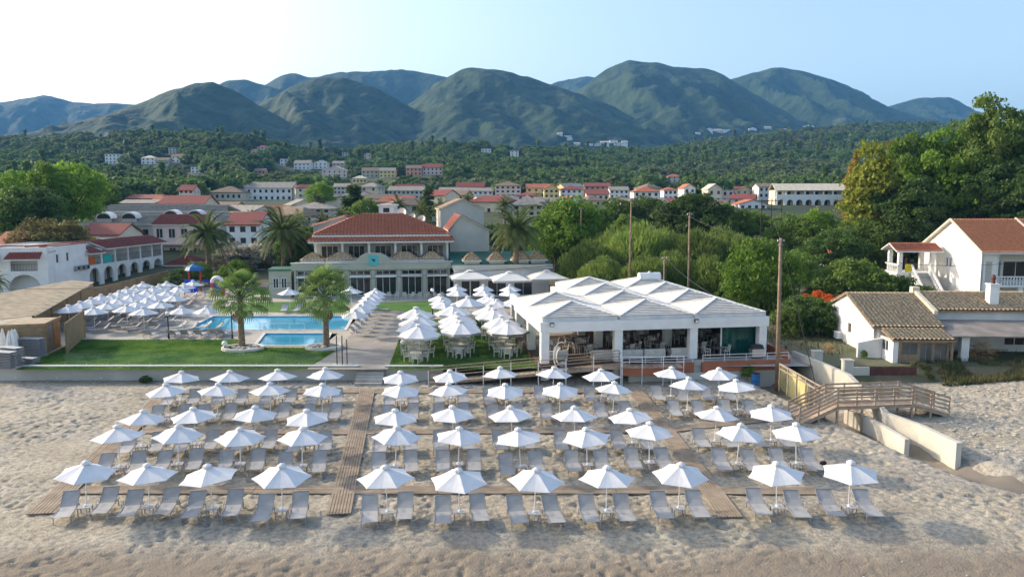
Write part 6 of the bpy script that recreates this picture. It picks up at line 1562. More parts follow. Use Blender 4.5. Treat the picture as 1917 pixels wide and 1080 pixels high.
# ---- pink hotel block and grey dormer roofs behind
pk = simple_house('pink two-storey block with red roof and balconies behind the arcade hotel', 286, 378, 421, 492, PINK, DREDT, 146, 2, 4, 'gx', 1.7, 9, 0, None, 2, 1, 'hotel', 'hotel', None, True, True, 1.4, 1.8)
simple_house('small pale pavilion with red tile roof beside the hedge', 309, 368, 497, 520, CREAM, DREDT, 128, 1, 3, 'hip', 1.5, 6, 0, None, False, 0, 'pavilion', 'pavilion', None, False, True)
dg = PY(150, 412, 165); dW = (412 - 150) * 165 / F_PX
dh = thing('dormer_hotel', 'long low hotel with grey tiled tiers and white arched dormers', 'hotel', (dg.x, 165, 0), R(3)); zt_ = TZ(dg.x + dW / 2, 165) - .5
zq = [PY(280, v, 165).z for v in (421, 405, 398, 390)]
facade(dh, (0, 0), (dW, 0), zt_, zq[0], GREYW, wingrid(dW, 10, [zq[0] - 2.2], 1.2, 1.2), detail=False); wall(dh, (dW, .25), (dW, 14), zt_, zq[0], GREYW); wall(dh, (0, 14), (0, .25), zt_, zq[0], GREYW)
tile_roof(dh, [((-.5, -.5, zq[0] + .05), (dW + .5, -.5, zq[0] + .05), (dW + .2, 5, zq[1]), (-.2, 5, zq[1]))], GREYT, .5, .6, .07)
facade(dh, (1, 5.2), (dW - 1, 5.2), zq[1] - .3, zq[2], GREYW, [], detail=False)
tile_roof(dh, [((.5, 4.8, zq[2] + .05), (dW - .5, 4.8, zq[2] + .05), (dW - 2, 10, zq[3] + .6), (2, 10, zq[3] + .6)), ((dW - .5, 15, zq[2] + .05), (.5, 15, zq[2] + .05), (2, 10, zq[3] + .6), (dW - 2, 10, zq[3] + .6))], GREYT, .5, .6, .07)
for u in (190, 236, 313, 358):
    x = (u - 150) * 165 / F_PX; zc = zq[0] + (1.25 if u < 280 else 1.75); m_ = MB(); K = 8
    pts = [(x + 1.5 * math.cos(math.pi * k / K), zc + 1.1 * math.sin(math.pi * k / K)) for k in range(K + 1)]
    for a_, b_ in zip(pts[:-1], pts[1:]): m_.hexa([(a_[0], .6, a_[1]), (b_[0], .6, b_[1]), (b_[0], 3.8, b_[1]), (a_[0], 3.8, a_[1]), (a_[0], .6, a_[1] + .28), (b_[0], .6, b_[1] + .28), (b_[0], 3.8, b_[1] + .28), (a_[0], 3.8, a_[1] + .28)])
    d_ = m_.build('dormer', WHITE, dh); N = len(pts); MB().add([(a_, .8, b_) for a_, b_ in pts], [tuple(range(N - 1, -1, -1))]).build('dormer_window', DARKW, d_); MB().box(x - 1.5, x + 1.5, .8, 1.0, zq[0] + .1, zc - .003).build('sill', GREYW, d_)
# ---- wooden sheds and fence along the pool deck
SHED = mat('larch_board', (.36, .25, .13), .85, .25, 2, .2, 20, col2=(.28, .19, .10)); ROOFB = mat('reed_board_roof', (.44, .36, .24), .9, .2, 1.5, .2, 20, col2=(.30, .25, .17))
s0 = P(160, 640, 0)
hut = thing('timber_hut', 'tan timber hut with grey door beside the left lawn', 'hut', (P(85, 664, 0).x, P(85, 664, 0).y, 0), R(14))
hw, hd, hh = 2.6, 4.0, 2.35
def boards(parent, a, b, z0, z1, n, m, th=.05, name='board', gap=.012):
    a = Vector((*a, 0)); b = Vector((*b, 0)); h = (z1 - z0) / n; d = (b - a).normalized(); s = Vector((d.y, -d.x, 0)) * th
    for k in range(n):
        za, zb = z0 + h * k, z0 + h * (k + 1) - gap; j = s * (1 + .25 * (k % 2)); MB().hexa([a + Vector((0, 0, za)), b + Vector((0, 0, za)), b + Vector((0, 0, za)) - j, a + Vector((0, 0, za)) - j, a + Vector((0, 0, zb)), b + Vector((0, 0, zb)), b + Vector((0, 0, zb)) - j, a + Vector((0, 0, zb)) - j][0:8]).build(name, m, parent)
boards(hut, (-hw - .6, 0), (0, 0), 0, hh, 12, SHED); boards(hut, (0.02, 0), (.02, hd * .25), 0, hh, 12, SHED); boards(hut, (0.02, hd * .55), (.02, hd), 0, hh, 12, SHED); boards(hut, (-hw - .6, hd), (-hw - .6, 0), 0, hh, 12, SHED)
dr_ = MB().box(-.06, 0, hd * .26, hd * .54, .02, hh - .1).build('door', mat('grey_door', (.22, .23, .25), .7, .1, 2), hut); MB().box(.0, .04, hd * .30, hd * .33, 1.0, 1.15).build('handle', IRON, dr_)
MB().box(-hw - .7, .12, -.12, hd + .1, hh + .003, hh + .12).build('roof', ROOFB, hut)
for a_, b_ in (((-hw - .7, -.12), (.12, -.12)), ((.12, -.12), (.12, hd + .1))): MB().bar((*a_, hh + .15), (*b_, hh + .15), .08, .18).build('fascia', SHED, hut)
sc0 = P(125, 662, 0); sc1 = P(158, 632, 0); t = thing('board_screen', 'tan timber screen of horizontal boards right of the hut', 'screen', (sc0.x, sc0.y, 0))
e_ = sc1 - sc0; boards(t, (0, 0), (e_.x, e_.y), 0, 2.5, 13, SHED)
for k in (0, 1): MB().box(e_.x * k - .06, e_.x * k + .06, e_.y * k + .06, e_.y * k + .18, 0, 2.55).build('post', SHED, t)
# long shed with reed-board roof at the far left
e0, e1 = P(-50, 660, 0), P(172, 585, 0)
rq = [PY(-70, 601, 66), PY(82, 586, 78), PY(180, 528, 88.5), PY(-70, 575, 82)]
sh = thing('long_shed', 'long shed with pale reed-board roof along the left edge', 'shed', (P(0, 640, 0).x, P(0, 640, 0).y, 0))
og = Vector(sh.location); A_, B_ = P(-60, 606, 2.5), P(60, 588, 2.5); C_, D_ = P(176, 527, 3.1), P(135, 523, 3.3)
D2 = P(-60, 560, 3.3)
N = 22
for k in range(N):
    f0_, f1_ = k / N, (k + .86) / N; q = [A_.lerp(D2, 0), 0]
    p0_, p1_ = A_.lerp(D2, f0_), A_.lerp(D2, f1_); q0_, q1_ = B_.lerp(C_, .0).lerp(D_, 0), 0
    r0_, r1_ = P(62, 590, 2.5).lerp(P(134, 524, 3.3), f0_), P(62, 590, 2.5).lerp(P(134, 524, 3.3), f1_)
    MB().hexa([p0_ - og - Vector((0, 0, .05)), r0_ - og - Vector((0, 0, .05)), r1_ - og - Vector((0, 0, .05)), p1_ - og - Vector((0, 0, .05)), p0_ - og, r0_ - og, r1_ - og, p1_ - og]).build('roof_board', ROOFB, sh)
a_, b_ = P(62, 590, 2.5), P(134, 524, 3.3); c_ = P(177, 528, 3.0); 
for k in range(12):
    f0_, f1_ = k / 12, (k + .93) / 12; u0_, u1_ = a_.lerp(b_, f0_), a_.lerp(b_, f1_); v0_, v1_ = P(66, 592, 2.42).lerp(c_, f0_), P(66, 592, 2.42).lerp(c_, f1_)
    MB().hexa([p - og - Vector((0, 0, .05)) for p in (u0_, v0_, v1_, u1_)] + [p - og for p in (u0_, v0_, v1_, u1_)]).build('roof_board', ROOFB, sh)
fw_a, fw_b = P(64, 634, 0), P(174, 571, 0)
boards(sh, (fw_a.x - og.x, fw_a.y - og.y), (fw_b.x - og.x, fw_b.y - og.y), 0, 2.35, 10, SHED)
g_a = P(-60, 668, 0); boards(sh, (g_a.x - og.x, g_a.y - og.y), (P(40, 655, 0).x - og.x, P(40, 655, 0).y - og.y), 0, 1.9, 9, SHED)
for k in range(5): c_ = fw_a.lerp(fw_b, k / 4) - og; MB().box(c_.x - .07, c_.x + .07, c_.y + .08, c_.y + .22, 0, 2.4).build('post', SHED, sh)
fa, fb = P(178, 570, 0), P(318, 531, 0)
t = thing('board_fence', 'long tan board fence between the pool deck and the arcade hotel', 'fence', (fa.x, fa.y, 0)); e_ = fb - fa
for s_ in range(6):
    p0_, p1_ = e_ * (s_ / 6), e_ * ((s_ + .985) / 6); boards(t, (p0_.x, p0_.y), (p1_.x, p1_.y), 0, 1.95, 8, SHED); MB().box(p0_.x - .06, p0_.x + .06, p0_.y + .08, p0_.y + .2, 0, 2.0).build('post', SHED, t)
# stacked loungers and folded umbrellas on the lawn corner
def stack(label, u, v, n, rz):
    p = P(u, v, .02)
    for k in range(n):
        t = thing('stacked_lounger', f'{label}, {NUM[k] if k < 14 else NUM[k - 14] + " above that"} from the bottom', 'sun lounger', (p.x + rr.uniform(-.03, .03), p.y + rr.uniform(-.03, .03), .05 + k * .12), rz, 'stacked loungers by the hut')
        MB().box(-.33, .33, -.95, .95, .05, .075).build('sling', SLING, t); MB().bar((-.35, -1, .05), (-.35, 1, .05), .04, .05).bar((.35, -1, .05), (.35, 1, .05), .04, .05).build('frame', ALU, t)
stack('grey lounger in the stack beside the hut', 62, 668, 13, R(80)); stack('grey lounger in the front stack at the left edge', 8, 690, 11, R(75)); stack('grey lounger in the low stack at the lawn corner', 48, 680, 4, R(80)); stack('grey lounger in the tall left stack under folded umbrellas', 22, 684, 12, R(70))
FOLD = mat('folded_canvas', (.70, .69, .66), .9, .1, 3, .3, 8)
for k in range(7):
    u = 6 + k * 5; p = P(u, 668 + (k % 3) * 3, 0); t = thing('folded_umbrella', f'folded white umbrella leaning at the left edge of the lawn, {ORD[k]}', 'umbrella', (p.x, p.y, .0), R(rr.uniform(0, 90)), 'folded umbrellas on the lawn corner')
    t.rotation_euler[0] = R(rr.uniform(-9, 9)); t.rotation_euler[1] = R(rr.uniform(-8, 8))
    MB().tube((0, 0, 0), (0, 0, 2.35), .025, .025, 6).build('pole', POLEW, t); m_ = MB(); pr = [(.05, 2.3), (.12, 1.9), (.17, 1.3), (.20, .8), (.17, .6)]
    vs = []; n = 12
    for r_, z_ in pr: vs += [((r_ * (1 + .35 * (k2 % 2))) * math.cos(2 * math.pi * k2 / n), (r_ * (1 + .35 * (k2 % 2))) * math.sin(2 * math.pi * k2 / n), z_) for k2 in range(n)]
    m_.add(vs, [(i * n + k2, (i + 1) * n + k2, (i + 1) * n + (k2 + 1) % n, i * n + (k2 + 1) % n)[::-1] for i in range(len(pr) - 1) for k2 in range(n)]); m_.build('canopy', FOLD, t)
# ---- playground behind the pool deck
pp = P(366, 545, 0); t = thing('playground_slide', 'blue and red plastic play tower with roof and slide near the hedge', 'play tower', (pp.x, pp.y, 0), R(20))
RED = mat('red_plastic', (.5, .05, .06), .5, .05); GRN = mat('green_plastic', (.03, .25, .14), .5, .05); BL2 = mat('bright_blue_plastic', (.02, .08, .55), .45, .05)
for x in (-.7, .7):
    for y in (-.7, .7): MB().tube((x, y, 0), (x, y, 2.9), .08, .08, 8).build('post', RED, t)
MB().box(-.8, .8, -.8, .8, 1.2, 1.3).build('platform', GRN, t); MB().lathe([(1.25, 2.85), (1.0, 3.3), (.4, 3.6), (.15, 3.65), (.12, 3.9), (.001, 3.95)], 6).build('roof', BLUE, t)
MB().box(-.8, -.74, -.8, .8, 1.303, 1.9).box(.74, .8, -.8, .8, 1.303, 1.9).build('panel', RED, t)
m_ = MB(); pts = [(1.0, 1.35), (1.7, 1.1), (2.6, .5), (3.3, .2), (3.8, .18)]
for a_, b_ in zip(pts[:-1], pts[1:]):
    for y0_, y1_, up_ in ((-.35, .35, .04), (-.42, -.35, .25), (.35, .42, .25)): m_.hexa([(a_[0], y0_, a_[1]), (b_[0], y0_, b_[1]), (b_[0], y1_, b_[1]), (a_[0], y1_, a_[1]), (a_[0], y0_, a_[1] + up_), (b_[0], y0_, b_[1] + up_), (b_[0], y1_, b_[1] + up_), (a_[0], y1_, a_[1] + up_)])
m_.build('slide', BL2, t)
pp = P(408, 552, 0); t = thing('play_house', 'small red and white plastic play arch right of the play tower', 'play house', (pp.x, pp.y, 0), R(-15))
for x in (-.8, .8): MB().tube((x, 0, 0), (x, 0, 1.6), .22, .20, 10).build('pillar', RED, t)
MB().path([(.8 * math.cos(a), 0, 1.6 + .7 * math.sin(a)) for a in np.linspace(0, math.pi, 10)], .24, 10).build('arch', FRAME, t); MB().box(-.6, .6, .2, .3, 0, 1.2).build('panel', BL2, t)
pp = P(330, 560, 0); t = thing('blue_sail', 'blue play panel standing behind the pool umbrellas', 'play panel', (P(357, 552, 0).x, P(357, 552, 0).y, 0), R(10)); MB().hexa([(-.9, -.05, .3), (.9, -.05, .3), (.9, .05, .3), (-.9, .05, .3), (-.7, -.05, 2.0), (.7, -.05, 2.0), (.7, .05, 2.0), (-.7, .05, 2.0)]).build('panel', BL2, t); MB().tube((-.7, 0, 0), (-.7, 0, .3), .06).tube((.7, 0, 0), (.7, 0, .3), .06).build('legs', RED, t)
# ---- parked cars behind the palms
GLASSC = mat('car_glass', (.02, .025, .03), .05, 0, spec=.7); TYRE = mat('tyre_rubber', (.02, .02, .02), .9, 0)
def car(label, u, v, rz, m):
    p = P(u, v, 0); t = thing('parked_car', label, 'car', (p.x, p.y, 0), rz, 'cars parked behind the palms')
    pr = [(-2.05, .35), (-2.1, .75), (-1.95, .92), (-1.3, .98), (1.2, .95), (1.9, .85), (2.1, .65), (2.1, .35)]; n = len(pr)
    b = MB().add([(x, -.85, z) for x, z in pr] + [(x, .85, z) for x, z in pr], [tuple(range(n)), tuple(range(2 * n - 1, n - 1, -1))] + [(i, i + n, (i + 1) % n + n, (i + 1) % n) for i in range(n)])
    b.build('body', m, t); cb = [(-1.75, .96), (-1.45, 1.48), (.25, 1.5), (1.1, .96)]; n = 4
    g = MB().add([(x, -.78 + .08 * (z > 1.2), z) for x, z in cb] + [(x, .78 - .08 * (z > 1.2), z) for x, z in cb], [tuple(range(n)), tuple(range(2 * n - 1, n - 1, -1))] + [(i, i + n, (i + 1) % n + n, (i + 1) % n) for i in range(n)]).build('cabin_glass', GLASSC, t)
    MB().box(-1.4, .22, -.71, .71, 1.49, 1.54).build('roof', m, t)
    for x in (-.6, -1.5, .95): pass
    MB().box(-.62, -.52, -.79, .79, .99, 1.48).build('pillar', m, t)
    for x in (-1.3, 1.3):
        for y in (-.78, .78):
            w = MB().tube((x, y - .1, .32), (x, y + .1, .32), .32, .32, 14).build('wheel', TYRE, t); MB().tube((x, y - .11, .32), (x, y + .11, .32), .18, .18, 10).build('rim', ALU, w)
    for y in (-.6, .6): MB().box(2.02, 2.12, y - .18, y + .18, .62, .76).build('headlight', FRAME, t); MB().box(-2.13, -2.05, y - .15, y + .15, .65, .82).build('tail_light', RED, t)
car('dark blue car parked behind the oleanders, front', 484, 516, R(10), mat('dark_car_paint', (.03, .04, .09), .3, 0, spec=.6)); car('white car parked just behind the dark blue car', 494, 509, R(35), mat('white_car_paint', (.7, .7, .7), .3, 0, spec=.6)); car('silver car half hidden by the second palm', 528, 509, R(60), mat('silver_car_paint', (.35, .37, .4), .3, 0, metal=.5))
# long arcaded cream hotel on the right, below the hill
ax = PY(1453, 384, 262); AW = (1588 - 1453) * 262 / F_PX; zb_ = TZ(ax.x + AW / 2, 262) - .5
zT = PY(1520, 356, 262).z; zM = PY(1520, 369, 262).z
ah = thing('arcaded_block', 'long cream two-storey block with arches and flat terraces below the right hill', 'hotel', (ax.x, 262, 0), R(-4))
nA2 = 8; bw2 = AW / nA2
arch_wall(ah, (0, 0), (AW, 0), zb_, zM, WHITE, [(bw2 * (k + .5), bw2 * .34, zM - 1.9) for k in range(nA2)]); wall(ah, (0, 1.8), (AW, 1.8), zb_, zT, CREAM, [(bw2 * (k + .5) - .6, bw2 * (k + .5) + .6, zM + .1, zT - .5) for k in range(nA2)] + [(bw2 * (k + .5) - .6, bw2 * (k + .5) + .6, zM - 3, zM - .9) for k in range(nA2)])
for k in range(nA2): window(ah, (0, 1.8), (AW, 1.8), (bw2 * (k + .5) - .6, bw2 * (k + .5) + .6, zM + .1, zT - .5), detail=False); window(ah, (0, 1.8), (AW, 1.8), (bw2 * (k + .5) - .6, bw2 * (k + .5) + .6, zM - 3, zM - .9), detail=False); MB().box(bw2 * k, bw2 * k + .4, 0, .4, zM + .003, zT - .1).build('pillar', WHITE, ah)
MB().box(0, AW, 0.31, 1.79, zM - .25, zM).build('terrace', WHITE, ah); MB().box(0, AW, .02, .2, zM + .004, zM + .8).build('parapet', WHITE, ah)
plain_roof(ah, gable_planes(0, AW, 0, 10, zT + .1, zT + 2.2, 'x', .4), BEIGE); wall(ah, (0, 10), (0, 2.05), zb_, zT, CREAM); wall(ah, (AW, 2.05), (AW, 10), zb_, zT, CREAM)
HOUSE_PX.append((1453, 1588, 340, 388, 262))
# ================================================================== vegetation
BARK = mat('bark', (.13, .09, .06), .95, .3, 3, .6, 12, col2=(.20, .15, .10))
def leaf_cloud(rng, n_cl, per, rad, leaf, clr=(.18, .34), shell=.55, lo=-.55, aspect=.55, droop=0.0, outward=.8, taper=0.0, upright=0.0):
    """leaf-sized quads gathered in clumps through an uneven crown; returns (k,4,3)"""
    rad = np.array(rad, float)
    d = rng.normal(size=(n_cl * 3, 3)); d /= np.linalg.norm(d, axis=1)[:, None]; d = d[d[:, 2] > lo][:n_cl]; n_cl = len(d)
    lump = .72 + .5 * fbm(d[:, 0] * 2.2 + 9, d[:, 1] * 2.2 + d[:, 2] * 2.6 + 3, 2)
    r = (shell + (1 - shell) * rng.random(n_cl) ** .6) * lump
    C = d * r[:, None]
    if taper: C[:, :2] *= (1 - taper * np.clip((C[:, 2:3] + 1) / 2, 0, 1))
    C = C * rad
    cr = rng.uniform(*clr, n_cl) * rad.mean()
    q = rng.normal(size=(n_cl, per, 3)); q /= np.linalg.norm(q, axis=2)[..., None]
    q[..., 2] = np.abs(q[..., 2]) * .9 - .25
    pos = C[:, None] + q * (cr[:, None, None] * rng.uniform(.55, 1.05, (n_cl, per, 1)))
    if droop: pos[..., 2] -= droop * (np.linalg.norm(pos[..., :2], axis=2) / rad[0]) ** 2
    nrm = q * outward + rng.normal(size=q.shape) * .55; nrm /= np.linalg.norm(nrm, axis=2)[..., None]
    t = np.cross(nrm, rng.normal(size=nrm.shape)); t /= np.linalg.norm(t, axis=2)[..., None]
    if upright:
        o_ = C / rad; t = t * .45 + upright * (np.array([0, 0, .8]) + o_[:, None] * .7); t /= np.linalg.norm(t, axis=2)[..., None]; nrm = np.cross(t, rng.normal(size=t.shape)); nrm /= np.linalg.norm(nrm, axis=2)[..., None]
    b = np.cross(nrm, t); L = leaf * rng.uniform(.6, 1.3, (n_cl, per, 1))
    Q = np.stack([pos - t * L, pos + b * L * aspect, pos + t * L, pos - b * L * aspect], 2)
    return Q.reshape(-1, 4, 3)
def cloud_mesh(name, Q, m):
    k = len(Q); return npmesh(name, Q.reshape(-1, 3), np.arange(4 * k).reshape(-1, 4), m)
def limb_mesh(rng, h, r, crown_z, spread, n, name='trunk'):
    mb = MB(); pts = [Vector((0, 0, -.4))]; 
    for k in range(1, 4): pts.append(Vector((rng.normal() * .06 * h * .3, rng.normal() * .06 * h * .3, h * k / 3)))
    for k in range(3): mb.tube(pts[k], pts[k + 1], r * (1 - .2 * k), r * (1 - .2 * (k + 1)), 8, False)
    for k in range(n):
        a = 2 * math.pi * (k + rng.random() * .6) / n; s = pts[2].lerp(pts[3], rng.random()); e = Vector((spread * math.cos(a), spread * math.sin(a), crown_z + rng.uniform(-.2, .5) * spread)); mid = s.lerp(e, .5) + Vector((0, 0, .12 * spread))
        mb.tube(s, mid, r * .42, r * .28, 6, False); mb.tube(mid, e, r * .28, r * .08, 5, False)
        for j in range(2):
            e2 = e + Vector((rng.normal() * .4, rng.normal() * .4, abs(rng.normal()) * .4)) * spread * .6; mb.tube(mid, e2, r * .18, r * .05, 4, False)
    return mb.mesh(name, BARK, True)
LM = {'bright': leafmat('leaf_bright', (0.111, 0.207, 0.022), (0.247, 0.378, 0.050), tr=.45), 'mid': leafmat('leaf_mid', (0.098, 0.171, 0.029), (0.234, 0.323, 0.061), tr=.45), 'dark': leafmat('leaf_dark', (0.055, 0.110, 0.024), (0.143, 0.220, 0.050), tr=.42),
      'olive': leafmat('leaf_olive', (0.143, 0.134, 0.044), (0.273, 0.232, 0.077), tr=.4), 'yellow': leafmat('leaf_yellow', (.18, .23, .025), (.42, .43, .06), tr=.45), 'rust': leafmat('leaf_rust', (0.260, 0.207, 0.044), (0.468, 0.317, 0.077), tr=.45), 'feather': leafmat('leaf_feather', (0.130, 0.201, 0.039), (0.273, 0.342, 0.083), tr=.45),
      'flower': leafmat('leaf_oleander', (0.078, 0.110, 0.039), (0.715, 0.634, 0.528), 4.0), 'orange': leafmat('leaf_bougainvillea', (0.715, 0.122, 0.022), (0.750, 0.244, 0.044), 2.0), 'dry': leafmat('leaf_dry', (0.468, 0.293, 0.132), (0.650, 0.439, 0.198), 2.0, .3)}
TP = {}
def tree_proto(kind):
    if kind in TP: return TP[kind]
    sd_ = 11 + len(TP); g = np.random.default_rng(sd_)
    spec = {  # crown radii for a unit tree (total height 1), clumps, leaves, leaf size, leaf material, trunk share
        'round': ((.42, .42, .36), 130, 75, .021, 'mid', .62), 'round2': ((.40, .44, .38), 120, 75, .022, 'bright', .60), 'tall': ((.27, .27, .46), 150, 80, .018, 'bright', .52), 'dense': ((.46, .46, .40), 150, 75, .022, 'dark', .58),
        'poplar': ((.22, .22, .46), 130, 80, .018, 'yellow', .52), 'rusty': ((.18, .18, .42), 70, 70, .02, 'rust', .56), 'big': ((.36, .36, .44), 230, 95, .0135, 'mid', .54), 'big3': ((.34, .34, .44), 200, 90, .0145, 'bright', .54), 'big2': ((.38, .36, .42), 220, 95, .0140, 'dark', .55),
        'feather': ((.52, .52, .42), 190, 90, .050, 'feather', .52), 'olivebush': ((.60, .60, .46), 130, 75, .028, 'olive', .48), 'bush': ((.62, .62, .52), 110, 70, .034, 'mid', .45), 'brightbush': ((.60, .60, .52), 130, 70, .030, 'bright', .46),
        'darkbush': ((.62, .62, .52), 110, 70, .034, 'dark', .45), 'oleander': ((.60, .60, .50), 120, 75, .032, 'flower', .46), 'bougain': ((.62, .62, .50), 90, 70, .036, 'orange', .46), 'dryshrub': ((.60, .60, .50), 80, 60, .030, 'dry', .46), 'cypress': ((.12, .12, .50), 60, 60, .026, 'dark', .5)}[kind]
    rad, nc, per, lf, lm, cz = spec
    asp = .13 if kind in ('feather', 'dryshrub') else .55
    Q = leaf_cloud(g, nc, per, rad, lf, aspect=asp, clr=(.20, .36) if kind not in ('big', 'big2', 'big3') else (.12, .24), lo=-.75, shell=.5, upright=1.0 if kind in ('feather', 'dryshrub') else 0, droop=.10 if kind == 'feather' else 0, taper=.75 if kind == 'cypress' else .45 if kind == 'poplar' else 0)
    Q[..., 2] += cz
    TP[kind] = (cloud_mesh('crown', Q, LM[lm]), limb_mesh(g, cz * .9, .028 if kind not in ('big', 'big2', 'round') else .024, cz, rad[0] * .75, 6))
    return TP[kind]
def tree(label, kind, u, v_top, v_bot, Y, name='tree', cat='tree', wide=1.0, group=None, rz=None, base=None):
    """crown spans v_top..v_bot at distance Y; the stem goes down to the ground there"""
    me_c, me_t = tree_proto(kind); x = PY(u, v_top, Y).x; gz = TZ(x, Y) if base is None else base
    H = PY(u, v_top, Y).z - gz
    t = thing(name, label, cat, (x, Y, gz), rr.uniform(0, 6.28) if rz is None else rz, group)
    w = wide * H; t.scale = (w, w, H)
    link('crown', me_c, t); link('trunk', me_t, t)
    return t
# ---- palms
FRG = leafmat('palm_frond', (.09, .14, .04), (.19, .23, .07), .8, .4); FRD = leafmat('dead_frond', (.22, .14, .07), (.33, .21, .10), .8, .2); FANG = leafmat('fan_frond', (.09, .17, .04), (.20, .29, .08), 1.0, .4)
TRK = mat('palm_trunk', (.17, .12, .08), .95, .3, 4, .8, 14, col2=(.27, .20, .13))
def frond_mesh(L, up, droop, m, wl=.42, n=46, g=None):
    """feather frond: arched rachis along +x with paired leaflets"""
    mb = MB(); P_ = lambda t: Vector((L * t * (1 - .18 * droop * t), 0, L * (up * t - droop * t * t)))
    for k in range(8): mb.tube(P_(k / 8), P_((k + 1) / 8), .03 * (1 - k / 9), .03 * (1 - (k + 1) / 9), 4, False)
    for k in range(n):
        t = .12 + .88 * k / n; p = P_(t); d = (P_(min(1, t + .02)) - P_(max(0, t - .02))).normalized(); w = wl * math.sin(math.pi * min(1, .18 + t * .80)) ** .7
        for s in (-1, 1):
            e = p + d * w * .75 + Vector((0, s * w * .95, -.10 * w - .22 * w * random.random() + .12 * w)); sd_ = d * .0075
            mb.add([p - sd_, p + sd_, e + sd_ * .2, e - sd_ * .2], [(0, 1, 2, 3)])
    return mb.mesh('frond', m)
def fan_mesh(m, droop):
    mb = MB(); pl_ = 1.05; mb.tube((0, 0, 0), (pl_, 0, .10), .025, .015, 4, False); n = 17
    for k in range(n):
        a = R(-115 + 230 * k / (n - 1)); d = Vector((math.cos(a), math.sin(a), 0)); o = Vector((pl_, 0, .10)); s = Vector((-d.y, d.x, 0)) * .036; L = .62 - .10 * abs(k - 8) / 8
        m1 = o + d * L * .6 + Vector((0, 0, .03)); e = o + d * L * (1 - .12 * droop) + Vector((0, 0, -.32 * droop)); mb.add([o, m1 + s, m1 - s], [(0, 2, 1)]); mb.add([m1 - s, m1 + s, e + s * .15, e - s * .15], [(0, 1, 2, 3)])
    return mb.mesh('frond', m)
random.seed(3)
FR = [frond_mesh(1.0, .62, .80, FRG, .15), frond_mesh(1.0, 1.05, .75, FRG, .14), frond_mesh(1.0, .22, .80, FRG, .14), frond_mesh(.9, -.20, .55, FRG, .13)]
FRdead = frond_mesh(.8, -.45, .5, FRD, .11); FAN = [fan_mesh(FANG, .5), fan_mesh(FANG, 1.0)]; FANd = fan_mesh(FRD, 1.5)
def trunk_mesh(h, r0, r1, bulge=0.0):
    pr = []; n = max(6, int(h / .22))
    for k in range(n + 1):
        t = k / n; r = r0 + (r1 - r0) * t + bulge * max(0, t - .8) * 2; pr += [(r * 1.06, h * t), (r * .94, h * t + h / n * .7)]
    return MB().lathe([(r, z - .3 * (i == 0)) for i, (r, z) in enumerate(pr)], 10).mesh('trunk', TRK, False)
def feather_palm(label, u, v_base, v_heart, L, Y=None, base=0.0, nfr=62, r=.34, group='feather palms', full=True):
    b = P(u, v_base, base) if Y is None else Vector((PY(u, v_heart, Y).x, Y, TZ(PY(u, v_heart, Y).x, Y))); h = PY(u, v_heart, b.y).z - b.z
    t = thing('palm_tree', label, 'palm tree', b, rr.uniform(0, 6.28), group); link('trunk', trunk_mesh(h, r, r * .85, r * .8), t)
    pal = []
    for k in range(nfr):
        e = (k / nfr); me = FR[1] if e < .28 else FR[0] if e < .62 else FR[2] if e < .85 else FR[3]
        if e > .96: me = FRdead
        pal.append((me, k * 2.39996 + rr.uniform(-.2, .2), R(rr.uniform(-8, 8)) - (R(28) if e < .10 else 0), L * rr.uniform(.85, 1.1)))
    if full:
        for me, a, tilt, s in pal:
            o = link('frond', me, t, (0, 0, h + rr.uniform(-.15, .25))); o.rotation_euler = (R(rr.uniform(-14, 14)), tilt, a); o.scale = (s, s, s)
    else:
        V_, F_ = [], []
        for me, a, tilt, s in pal:
            M = Matrix.Translation((0, 0, h + rr.uniform(-.1, .2))) @ Matrix.Rotation(a, 4, 'Z') @ Matrix.Rotation(tilt, 4, 'Y') @ Matrix.Scale(s, 4); o = len(V_)
            V_ += [tuple(M @ v.co) for v in me.vertices]; F_ += [tuple(i + o for i in p.vertices) for p in me.polygons]
        mb = MB(); mb.v, mb.f = V_, F_; mb.build('crown', FRG, t)
    if nfr > 50: MB().ball((0, 0, h - .1), r * 1.7, 10, 6, (1, 1, .9)).build('frond_bases', mat('palm_heart', (.30, .15, .05), .9, .3, 5), t)
    return t
def fan_palm(label, u, v_base, v_heart, s):
    b = P(u, v_base, .05); h = PY(u, v_heart, b.y).z - b.z; t = thing('palm_tree', label, 'palm tree', b, rr.uniform(0, 6), 'fan palms by the pool'); link('trunk', trunk_mesh(h, .30, .19), t)
    for k in range(46):
        e = k / 46; o = link('frond', FAN[0] if e < .45 else FAN[1] if e < .90 else FANd, t, (0, 0, h - .35 * e)); el = 82 - 128 * e if e < .90 else -62 - 20 * rr.random()
        o.rotation_euler = (R(rr.uniform(-25, 25)), R(-el), k * 2.39996); q = s * rr.uniform(.85, 1.15) * (1 if e < .9 else .7); o.scale = (q, q, q)
    return t
feather_palm('tall feather palm in front of the pink block, left of the oleanders', 393, 530, 440, 4.9, nfr=70, r=.42)
feather_palm('tall feather palm with orange heart left of the main hotel', 533, 537, 438, 4.9, nfr=70, r=.42)
feather_palm('tall feather palm in front of the right hotel wing', 966, 553, 432, 4.4, nfr=70, r=.40)
fan_palm('shaggy fan palm in the left pebble bed by the paddling pool', 453, 650, 556, 1.62); fan_palm('shaggy fan palm in the right pebble bed by the path', 611, 648, 554, 1.62)
